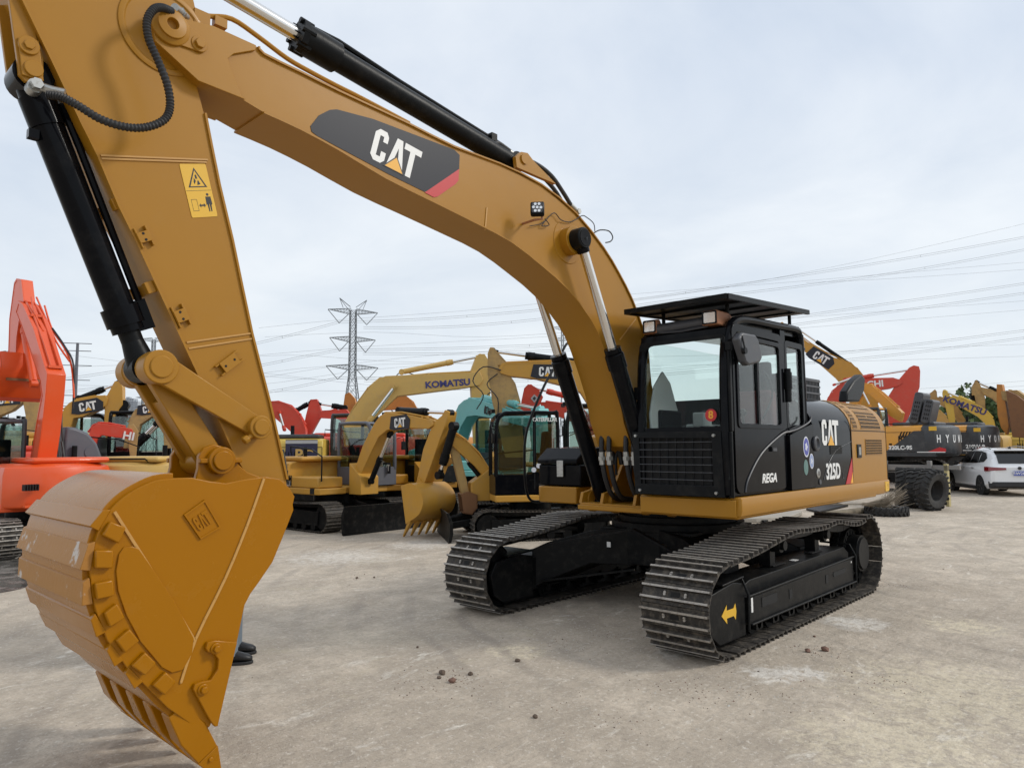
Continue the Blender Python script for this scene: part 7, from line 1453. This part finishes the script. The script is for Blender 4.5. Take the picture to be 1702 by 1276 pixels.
# ------------------------------------------------------------------ person behind the bucket (only a leg and shoes show past it)
PX = (4.52, -1.7)
def person(loc, rz):
    r = empty('person', (loc[0], loc[1], 0), rz, 'person in faded jeans and black shoes standing behind the front bucket', 'person')
    SK = mat('skin', (0.45, 0.27, 0.18), 0.55); JN = mat('faded_denim', (0.17, 0.21, 0.245), 0.85, var=0.2, dscale=8, bump=0.2); TS = mat('grey_shirt', (0.16, 0.17, 0.19), 0.85); HR = mat('black_hair', (0.012, 0.01, 0.01), 0.6); SHB = mat('black_shoe', (0.012, 0.012, 0.013), 0.45, bump=0.2)
    def skin(name, V, E, R, m, parent, sub=2, root=0):
        me = bpy.data.meshes.new(name); me.from_pydata(V, E, []); me.materials.append(m)
        o = bpy.data.objects.new(name, me); COL.objects.link(o); o.parent = parent
        s_ = o.modifiers.new('skin', 'SKIN'); s_.use_smooth_shade = True
        for i, v in enumerate(me.skin_vertices[0].data): v.radius = (R[i], R[i]) if not isinstance(R[i], tuple) else R[i]; v.use_root = (i == root)
        d = o.modifiers.new('sub', 'SUBSURF'); d.levels = sub; d.render_levels = sub; return o
    V = [(0, 0, .94), (0, 0, 1.12), (0, 0, 1.30), (0, 0, 1.42), (0, 0, 1.50), (.02, 0, 1.60), (.02, 0, 1.68)]
    R = [(.15, .11), (.13, .10), (.16, .11), (.12, .08), .055, .085, .07]
    E = [(0, 1), (1, 2), (2, 3), (3, 4), (4, 5), (5, 6)]
    for s in (-1, 1):
        k = len(V); V += [(0, s * .17, 1.40), (0, s * .23, 1.14), (.10, s * .22, .90), (.13, s * .21, .84)]; R += [.055, .042, .03, .03]; E += [(3, k), (k, k + 1), (k + 1, k + 2), (k + 2, k + 3)]
        for f, (dy, ln) in enumerate(((-.028, .075), (-.01, .085), (.01, .08), (.026, .065))):
            q = len(V); V += [(.15, s * .21 + dy, .80), (.165, s * .21 + dy, .80 - ln)]; R += [.010, .008]; E += [(k + 3, q), (q, q + 1)]
        q = len(V); V += [(.16, s * .18, .82), (.18, s * .165, .78)]; R += [.011, .009]; E += [(k + 3, q), (q, q + 1)]
        k = len(V); V += [(0.0, s * .10, .86), (.02, s * .13, .50), (0.0, s * .15, .10)]; R += [.085, .058, .038]; E += [(0, k), (k, k + 1), (k + 1, k + 2)]
    body = skin('body', V, E, R, SK, r)
    b = MB(); b.loft([[(x0_ + rx * cos(2 * pi * i / 16), ry * sin(2 * pi * i / 16), z) for i in range(16)] for z, rx, ry, x0_ in ((.92, .15, .20, 0), (1.05, .14, .185, 0), (1.25, .145, .21, 0), (1.38, .13, .22, 0), (1.45, .09, .15, 0), (1.48, .065, .075, 0))], cap=False); b.build('shirt', [TS], r, ang=80)
    b = MB(); b.loft([[(x0_ + rx * cos(2 * pi * i / 16), ry * sin(2 * pi * i / 16), z) for i in range(16)] for z, rx, ry, x0_ in ((.76, .08, .13, 0), (.84, .125, .19, 0), (.95, .145, .195, 0), (1.03, .135, .18, 0))]); b.build('trouser_seat', [JN], r, ang=80)
    for s in (-1, 1):
        b = MB(); b.tube([(0, s * .16, 1.42), (0, s * .21, 1.30), (0, s * .235, 1.16)], .072, 12); b.build('sleeve', [TS], r, ang=80)
        b = MB(); pts = [(1.0, .11, .0, .08), (.80, .10, .01, .10), (.52, .075, .02, .13), (.30, .068, .01, .145), (.12, .078, 0, .15), (.075, .082, -.005, .15)]
        b.loft([[(x0_ + rr_ * cos(2 * pi * i / 16), s * yc_ + rr_ * .9 * sin(2 * pi * i / 16), z + .008 * sin(i * 2.1 + z * 30)) for i in range(16)] for z, rr_, x0_, yc_ in pts]); b.build('trouser_leg', [JN], r, ang=80)
        b = MB(); secs = []
        for x, wd, h in ((-.10, .030, .06), (-.085, .042, .10), (-.02, .045, .115), (.05, .046, .10), (.12, .052, .072), (.17, .046, .055), (.195, .025, .035)):
            secs.append([(x, s * .15 + wd * cos(2 * pi * i / 12), .022 + h * .5 + h * .5 * sin(2 * pi * i / 12)) for i in range(12)])
        b.loft(secs); sh = b.build('shoe', [SHB], r, ang=60)
        b = MB(); b.prism([(x, s * .15 + y) for x, y in [(-.105, -.03), (-.09, -.045), (.05, -.05), (.13, -.056), (.19, -.035), (.205, 0), (.19, .035), (.13, .056), (.05, .05), (-.09, .045), (-.105, .03)]], 0.0, .026, 'z'); b.build('sole', [HOS], sh, bevel=.006)
    b = MB(); b.sph((.015, 0, 1.66), .105, 16, 0, (1, .85, 1.0)); b.v = [(x, y, max(z, 1.62) if x > .0 else max(z, 1.56)) for x, y, z in b.v]; b.build('hair', [HR], r)
    b = MB(); b.loft([[(.095, -.012, 1.60), (.095, .012, 1.60), (.095, .006, 1.64), (.095, -.006, 1.64)], [(.125, -.012, 1.60), (.125, .012, 1.60), (.105, .005, 1.635), (.105, -.005, 1.635)]]); 
    for s in (-1, 1): b.sph((.01, s * .088, 1.61), .022, 8, 0, (.7, .3, 1.2))
    b.build('face_features', [SK], r); b = MB()
    for s in (-1, 1): b.sph((.098, s * .03, 1.632), .009, 8)
    b.box((.104, 0, 1.572), (.006, .04, .006)); b.build('eyes_and_mouth', [HR], r)
    return r
PXA = (4.68, -1.74, 2.325)
hdg = PXA[2] + 0.25
# stand so that the far shoe's toe reaches past the bucket edge
person((PXA[0] + 0.15 * sin(hdg) * 1.0, PXA[1] - 0.15 * cos(hdg) * 1.0), hdg)

# ------------------------------------------------------------------ pylons and wires
PYM = mat('pylon_steel', (0.15, 0.165, 0.18), 0.6, metal=0.2); WIR = mat('wire_grey', (0.24, 0.25, 0.26), 0.6)
def pylon(loc, H, rz, label, w0=9.0, arms=((.965, 10), (.775, 9.2), (.585, 10.4)), th=.16, insul=True, group='lattice power pylons'):
    r = empty('power_pylon', (loc[0], loc[1], 0), rz, label, 'power pylon', group)
    def hwid(t): 
        zt = .52
        return (w0 / 2 * (1 - t / zt) + w0 * .14 * (t / zt)) if t < zt else w0 * .14 * (1 - (t - zt) * .25)
    b = MB(); L_ = [0, .14, .27, .37, .45, .52] + [.52 + .04 * i for i in range(1, 12)]
    for sx in (-1, 1):
        for sy in (-1, 1):
            for a, c in zip(L_, L_[1:]): b.bar((sx * hwid(a), sy * hwid(a), a * H), (sx * hwid(c), sy * hwid(c), c * H), th, th)
    b.build('legs', [PYM], r)['kind'] = 'stuff'
    b = MB()
    for a, c in zip(L_, L_[1:]):
        for q in (-1, 1):
            for ax in (0, 1):
                p0 = (hwid(a), q * hwid(a)); p1 = (-hwid(c), q * hwid(c)); p2 = (-hwid(a), q * hwid(a)); p3 = (hwid(c), q * hwid(c))
                f = (lambda p, z: (p[0], p[1], z)) if ax == 0 else (lambda p, z: (p[1], p[0], z))
                b.bar(f(p0, a * H), f(p1, c * H), th * .55, th * .55); b.bar(f(p2, a * H), f(p3, c * H), th * .55, th * .55); b.bar(f(p3, c * H), f(p1, c * H), th * .5, th * .5)
    b.build('bracing', [PYM], r)['kind'] = 'stuff'
    att = []
    for k, (t, al) in enumerate(arms):
        for q in (-1, 1):
            b = MB(); z = t * H; hwd = hwid(t); z2 = z - H * .028
            tip_ = (0, q * al, z - .4)
            for sx in (-1, 1): b.bar((sx * hwd, q * hwd, z + .4), tip_, th * .7, th * .7); b.bar((sx * hwd, q * hwd, z2), tip_, th * .7, th * .7)
            n = 7
            for i in range(n):
                u0 = i / n; u1 = (i + 1) / n
                for sx in (-1, 1):
                    top = lambda u: (sx * hwd * (1 - u), q * (hwd + (al - hwd) * u), z + .4 + (-.8) * u)
                    bot = lambda u: (sx * hwd * (1 - u), q * (hwd + (al - hwd) * u), z2 + (z - .4 - z2) * u)
                    b.bar(top(u0), bot(u1), th * .4, th * .4); b.bar(bot(u0), top(u0), th * .4, th * .4)
            b.build('cross_arm', [PYM], r)
            if insul:
                b = MB(); m_ = (0, q * (hwd + al) * .5, z - H * .095)
                for a_ in ((0, q * al, z - .5), (0, q * (hwd + .6), z2)): b.cyl(a_, m_, .16, n=6)
                b.build('insulator', [PYM], r); att.append(m_)
    if insul:
        for q in (-1, 1):
            b = MB(); b.bar((0, q * hwid(.98), .985 * H), (0, q * 5.5, 1.04 * H), th, th); b.bar((0, q * hwid(.94), .95 * H), (0, q * 5.5, 1.04 * H), th * .7, th * .7); b.bar((0, q * 4.0, .975 * H), (0, q * 5.5, 1.04 * H), th * .7, th * .7); b.build('peak_arm', [PYM], r)
    return r
q = (-156.205, -237.207); pylon(q, 59.5, 4.332, 'tall grey lattice power pylon standing behind the long pale yellow boom', th=.26)
q = (-206.662, -585.145); pylon(q, 92, 3.983, 'distant lattice pylon seen between the bucket ram and the front stick', th=.34, arms=((.97, 13), (.84, 12), (.7, 13)), insul=False)
q = (-474.526, -387.631); pylon(q, 110, 3.983, 'faint distant pylon between the two boom rams', th=.3, arms=((.97, 10), (.88, 9)), insul=False, w0=7)
q = (-254.229, -738.986); pylon(q, 55, 3.896, 'small distant pylon beside the tower blocks at left', th=.3, arms=((.97, 7), (.8, 7)), insul=False, w0=6)
q = (-93.962, -500.639); pylon(q, 62, 3.896, 'distant pylon at the very left edge behind the raised orange bucket', th=.3, arms=((.97, 7), (.85, 8)), insul=False, w0=6)
q = (-85.07, -334.839); r = empty('power_pylon', (q[0], q[1], 0), 4.21, 'grey single-pole pylon with level cross arms right of the orange boom', 'power pylon')
b = MB(); b.cyl((0, 0, 0), (0, 0, 47), 0.9, .55, n=12); b.build('pole', [MGR], r)
for z, l in ((46.6, 5.3), (43.4, 5.2), (37.2, 5.6), (31, 5.2), (24.5, 5.4), (20, 5.4), (16, 5)):
    b = MB(); b.bar((0, -l, z + .2), (0, l, z + .2), .22, .3); b.build('cross_arm', [MGR], r)
WR = [[(-143.675, -228.637, 50.149), (-167.166, -207.661, 51.611), (-194.982, -182.725, 54.808), (-230.674, -150.571, 60.351), (-250.768, -132.394, 64.553), (-284.36, -101.893, 71.779), (-318.856, -70.43, 79.698), (-352.697, -39.429, 88.303), (-372.373, -21.346, 93.65)], [(-150.796, -222.283, 48.138), (-177.523, -198.389, 48.907), (-209.102, -170.03, 53.316), (-237.903, -144.045, 59.483), (-263.635, -120.742, 63.524), (-293.691, -93.421, 68.947), (-320.005, -69.41, 74.664), (-352.44, -39.703, 82.906), (-372.073, -21.665, 87.942)], [(-144.29, -228.07, 39.488), (-177.525, -198.387, 40.442), (-219.675, -160.527, 43.379), (-255.936, -127.769, 49.005), (-283.86, -102.426, 54.929), (-320.087, -69.411, 62.089), (-351.759, -40.428, 68.596), (-371.273, -22.517, 72.728)], [(-150.709, -222.347, 38.148), (-177.526, -198.386, 38.333), (-219.644, -160.561, 40.752), (-255.877, -127.832, 46.332), (-283.764, -102.527, 51.728), (-320.908, -68.684, 58.593), (-351.565, -40.634, 64.529), (-371.044, -22.761, 68.37)], [(-143.894, -228.403, 28.892), (-177.528, -198.383, 28.761), (-219.525, -160.688, 30.765), (-255.615, -128.111, 34.482), (-290.853, -96.149, 39.025), (-320.315, -69.314, 43.641), (-350.82, -41.428, 48.865), (-370.186, -23.674, 52.061)], [(-151.131, -221.955, 27.765), (-177.528, -198.383, 27.365), (-219.502, -160.712, 28.869), (-255.567, -128.162, 32.315), (-292.639, -94.54, 36.343), (-322.106, -67.7, 40.678), (-350.676, -41.581, 45.849), (-370.027, -23.844, 49.021)], [(-143.675, -228.637, 50.149), (-133.316, -237.853, 46.087), (-121.748, -248.123, 42.057), (-100.617, -266.82, 35.512), (-76.774, -287.819, 29.544), (-44.328, -316.224, 23.27)], [(-144.29, -228.07, 39.488), (-133.443, -237.717, 36.645), (-121.896, -247.965, 33.371), (-100.776, -266.65, 28.744), (-76.934, -287.649, 24.431), (-44.465, -316.078, 20.0)], [(-143.894, -228.403, 28.892), (-133.591, -237.56, 25.664), (-122.074, -247.776, 22.923), (-101.01, -266.402, 18.874), (-77.204, -287.362, 15.801), (-44.784, -315.739, 12.398)], [(-121.658, -248.218, 47.339), (-143.333, -228.942, 50.61), (-184.479, -192.152, 55.381), (-230.703, -150.54, 62.292), (-274.877, -110.527, 67.399), (-352.172, -39.988, 77.269)], [(-121.834, -248.031, 37.023), (-153.566, -219.801, 40.72), (-201.961, -176.464, 44.657), (-237.705, -144.256, 47.86), (-274.475, -110.955, 52.613), (-351.396, -40.814, 60.979)], [(-120.345, -249.324, 27.906), (-153.609, -219.756, 34.926), (-194.91, -182.801, 39.865), (-230.421, -150.841, 43.465), (-282.758, -103.453, 49.26), (-351.216, -41.006, 57.184)], [(-91.208, -275.083, 25.575), (-120.385, -249.282, 25.638), (-153.633, -219.731, 31.691), (-201.902, -176.526, 36.131), (-255.69, -128.032, 37.859), (-350.533, -41.733, 42.84)], [(-71.953, -292.075, 32.191), (-100.649, -266.786, 34.156), (-130.11, -240.681, 37.081), (-156.998, -216.732, 34.945), (-201.884, -176.545, 33.535), (-255.604, -128.122, 34.001), (-350.295, -41.987, 37.835)], [(-72.171, -291.843, 25.529), (-100.851, -266.571, 25.597), (-133.505, -237.652, 32.06), (-167.224, -207.6, 34.072), (-219.579, -160.63, 35.275)], [(-69.254, -294.364, 18.898), (-100.978, -266.435, 20.216), (-130.309, -240.47, 23.383), (-167.259, -207.562, 23.411), (-201.831, -176.602, 25.773), (-226.623, -154.299, 28.649)], [(-68.64, -295.017, 37.07), (-100.702, -266.729, 31.899), (-130.236, -240.547, 28.391), (-143.569, -228.691, 27.974), (-167.238, -207.585, 29.891), (-201.886, -176.543, 33.771)], [(-282.359, -103.732, 67.52), (-312.732, -76.072, 70.008), (-352.026, -40.144, 74.203)], [(-311.011, -77.904, 23.914), (-330.086, -60.52, 25.633), (-349.808, -42.504, 27.624), (-368.981, -24.957, 29.14)], [(-310.938, -77.982, 21.96), (-330.002, -60.609, 23.664), (-349.714, -42.605, 25.638), (-368.876, -25.069, 27.14)], [(-310.865, -78.06, 20.009), (-329.929, -60.686, 21.943), (-349.631, -42.693, 23.903), (-368.784, -25.167, 25.391)], [(-219.85, -160.341, 58.021), (-256.292, -127.39, 65.131), (-303.474, -84.467, 77.886), (-352.955, -39.155, 93.718)], [(-123.371, -246.687, 43.909), (-153.527, -219.843, 46.07), (-184.46, -192.173, 44.498), (-219.727, -160.472, 47.685)], [(-87.764, -278.165, 34.524), (-120.297, -249.375, 30.632), (-157.06, -216.667, 25.245), (-194.83, -182.886, 23.425)]]
WLAB = ['highest thick wire pair running from the big pylon to the right edge', 'second highest wire pair from the big pylon to the right edge', 'upper of the two wire pairs from the big pylon\'s middle arm', 'lower of the two wire pairs from the big pylon\'s middle arm', 'upper of the two wire pairs from the big pylon\'s lowest arm', 'lower of the two wire pairs from the big pylon\'s lowest arm',
 'wire pair dropping left from the big pylon\'s top arm', 'wire pair dropping left from the big pylon\'s middle arm', 'wire pair dropping left from the big pylon\'s lowest arm', 'thin wire rising just above the cab canopy towards the right edge', 'thin wire crossing just under the big pylon\'s middle arm', 'thin wire passing behind the cab roof below the thick pairs', 'thin wire just below the second pylon arm, level behind the canopy', 'thin wire from the single-pole pylon to the far right', 'thin wire ending behind the right boom ram', 'lowest long wire just above the pale yellow boom', 'thin wire sagging lowest between the single pole and the pylon', 'short thin wire at the right edge just below the thick pairs', 'topmost of three low wires above the far right machines', 'middle of three low wires above the far right machines', 'lowest of three low wires above the far right machines', 'steepest thin wire, topmost at the right edge', 'thin wire close under the big pylon\'s top arm', 'thin wire crossing behind the lower half of the front stick']
for i, ln in enumerate(WR):
    thin = i >= 9
    b = MB(); b.tube(crv(ln, 4), .055 if not thin else .038, 4)
    if not thin:
        off = [(p[0], p[1], p[2] - 0.75) for p in crv(ln, 4)]; b.tube(off, .045, 4)
        P_w = crv(ln, 4)
        for k in range(6, len(P_w) - 1, 9): p = P_w[k]; b.bar((p[0], p[1], p[2]), (p[0], p[1], p[2] - .75), .08, .12)
    tag(b.build('power_line', [WIR]), WLAB[i], 'power line', 'overhead power lines')

# ------------------------------------------------------------------ far background: buildings and trees
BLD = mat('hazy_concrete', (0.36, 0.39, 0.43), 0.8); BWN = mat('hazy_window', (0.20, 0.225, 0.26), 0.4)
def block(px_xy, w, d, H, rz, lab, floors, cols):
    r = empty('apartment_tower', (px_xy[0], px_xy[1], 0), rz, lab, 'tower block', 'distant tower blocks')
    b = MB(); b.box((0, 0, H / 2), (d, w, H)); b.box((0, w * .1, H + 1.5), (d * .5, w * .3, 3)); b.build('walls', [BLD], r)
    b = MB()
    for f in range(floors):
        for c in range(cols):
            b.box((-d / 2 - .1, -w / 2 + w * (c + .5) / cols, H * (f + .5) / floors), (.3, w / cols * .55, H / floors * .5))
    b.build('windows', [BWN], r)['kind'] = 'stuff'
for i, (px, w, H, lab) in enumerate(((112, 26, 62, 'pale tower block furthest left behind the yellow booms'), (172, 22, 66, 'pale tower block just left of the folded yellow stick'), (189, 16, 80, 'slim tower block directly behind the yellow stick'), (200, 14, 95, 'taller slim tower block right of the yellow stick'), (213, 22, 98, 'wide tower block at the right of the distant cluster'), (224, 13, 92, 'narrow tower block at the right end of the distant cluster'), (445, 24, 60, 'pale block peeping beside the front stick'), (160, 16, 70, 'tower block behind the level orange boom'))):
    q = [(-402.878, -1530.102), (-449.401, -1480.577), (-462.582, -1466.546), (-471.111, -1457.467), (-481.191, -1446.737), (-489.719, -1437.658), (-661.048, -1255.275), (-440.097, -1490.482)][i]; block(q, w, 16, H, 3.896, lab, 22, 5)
q = (-174.469, -35.195); r = empty('shed', (q[0], q[1], 0), 4.196, 'long low grey-roofed shed far behind the yellow machines at right', 'shed')
b = MB(); b.box((0, 0, 3.5), (12, 40, 7)); b.build('walls', [BLD], r); b = MB(); b.prism([(-21, 7), (0, 9.5), (21, 7)], -6.5, 6.5, 'x'); b.build('roof', [MGR], r)
LF = [mat('leaf_dark', (0.030, 0.055, 0.018), 0.7, var=0.3), mat('leaf_mid', (0.055, 0.095, 0.028), 0.7, var=0.3), mat('leaf_light', (0.10, 0.14, 0.045), 0.7, var=0.3)]
BRK = mat('bark', (0.09, 0.07, 0.05), 0.9)
def tree(xy, H, R, lab, seed, n=1500, ls=.35):
    rd = random.Random(seed); r = empty('tree', (xy[0], xy[1], 0), 0, lab, 'tree', 'trees beyond the yard')
    b = MB(); b.tube([(0, 0, 0), (.1, .05, H * .25), (0, .1, H * .55), (.1, 0, H * .8)], H * .022, 7)
    for k in range(6): a = k * 1.1; z = H * (.35 + .07 * k); b.tube([(0, 0, z), (R * .4 * cos(a), R * .4 * sin(a), z + H * .12), (R * .7 * cos(a), R * .7 * sin(a), z + H * .2)], H * .009, 5)
    b.build('trunk', [BRK], r)
    b = MB(); cl = [(rd.gauss(0, R * .42), rd.gauss(0, R * .42), H * (.62 + rd.gauss(0, .15)), R * rd.uniform(.22, .42)) for _ in range(16)]
    for k in range(n):
        c = cl[k % 16]; v = Vector((rd.gauss(0, 1), rd.gauss(0, 1), rd.gauss(0, 1))).normalized() * c[3] * rd.uniform(.6, 1.1)
        p = Vector(c[:3]) + v; u = Vector((rd.gauss(0, 1), rd.gauss(0, 1), rd.gauss(0, 1))).normalized(); w = u.cross(Vector((rd.gauss(0, 1), rd.gauss(0, 1), rd.gauss(0, 1)))).normalized(); s_ = ls * rd.uniform(.6, 1.3)
        b.add([p - u * s_, p + w * s_ * .6, p + u * s_, p - w * s_ * .6], [(0, 1, 2, 3)], rd.choice((0, 0, 1, 1, 2)) if v.z < 0 else rd.choice((0, 1, 1, 2, 2)))
    b.build('crown', LF, r, fix=False)
for i, (q, H, R, lab) in enumerate(zip([(-80.861, -10.696), (-90.164, -11.017), (-102.632, -16.732), (-97.804, -14.568), (-66.671, -91.527), (-65.712, -77.942), (-95.11, -10.133), (-111.251, -14.86)], (7.6, 7.0, 5.8, 5.2, 9.5, 5.5, 6.0, 6.5), (3.0, 2.8, 3.4, 2.6, 2.2, 3.0, 3.0, 3.2),
    ('rounded green tree right of the folded tan stick', 'green tree just behind the upright orange stick', 'low bushy tree seen under the bright yellow boom', 'small green tree between the yellow boom and the tan stick', 'leafy top of a tree under the pale yellow boom by its ram', 'tree top just above the small yellow stick', 'low tree behind the rusty bucket at the right edge', 'farthest green tree of the right-hand clump'))):
    tree(q, H, R, lab, i + 11)
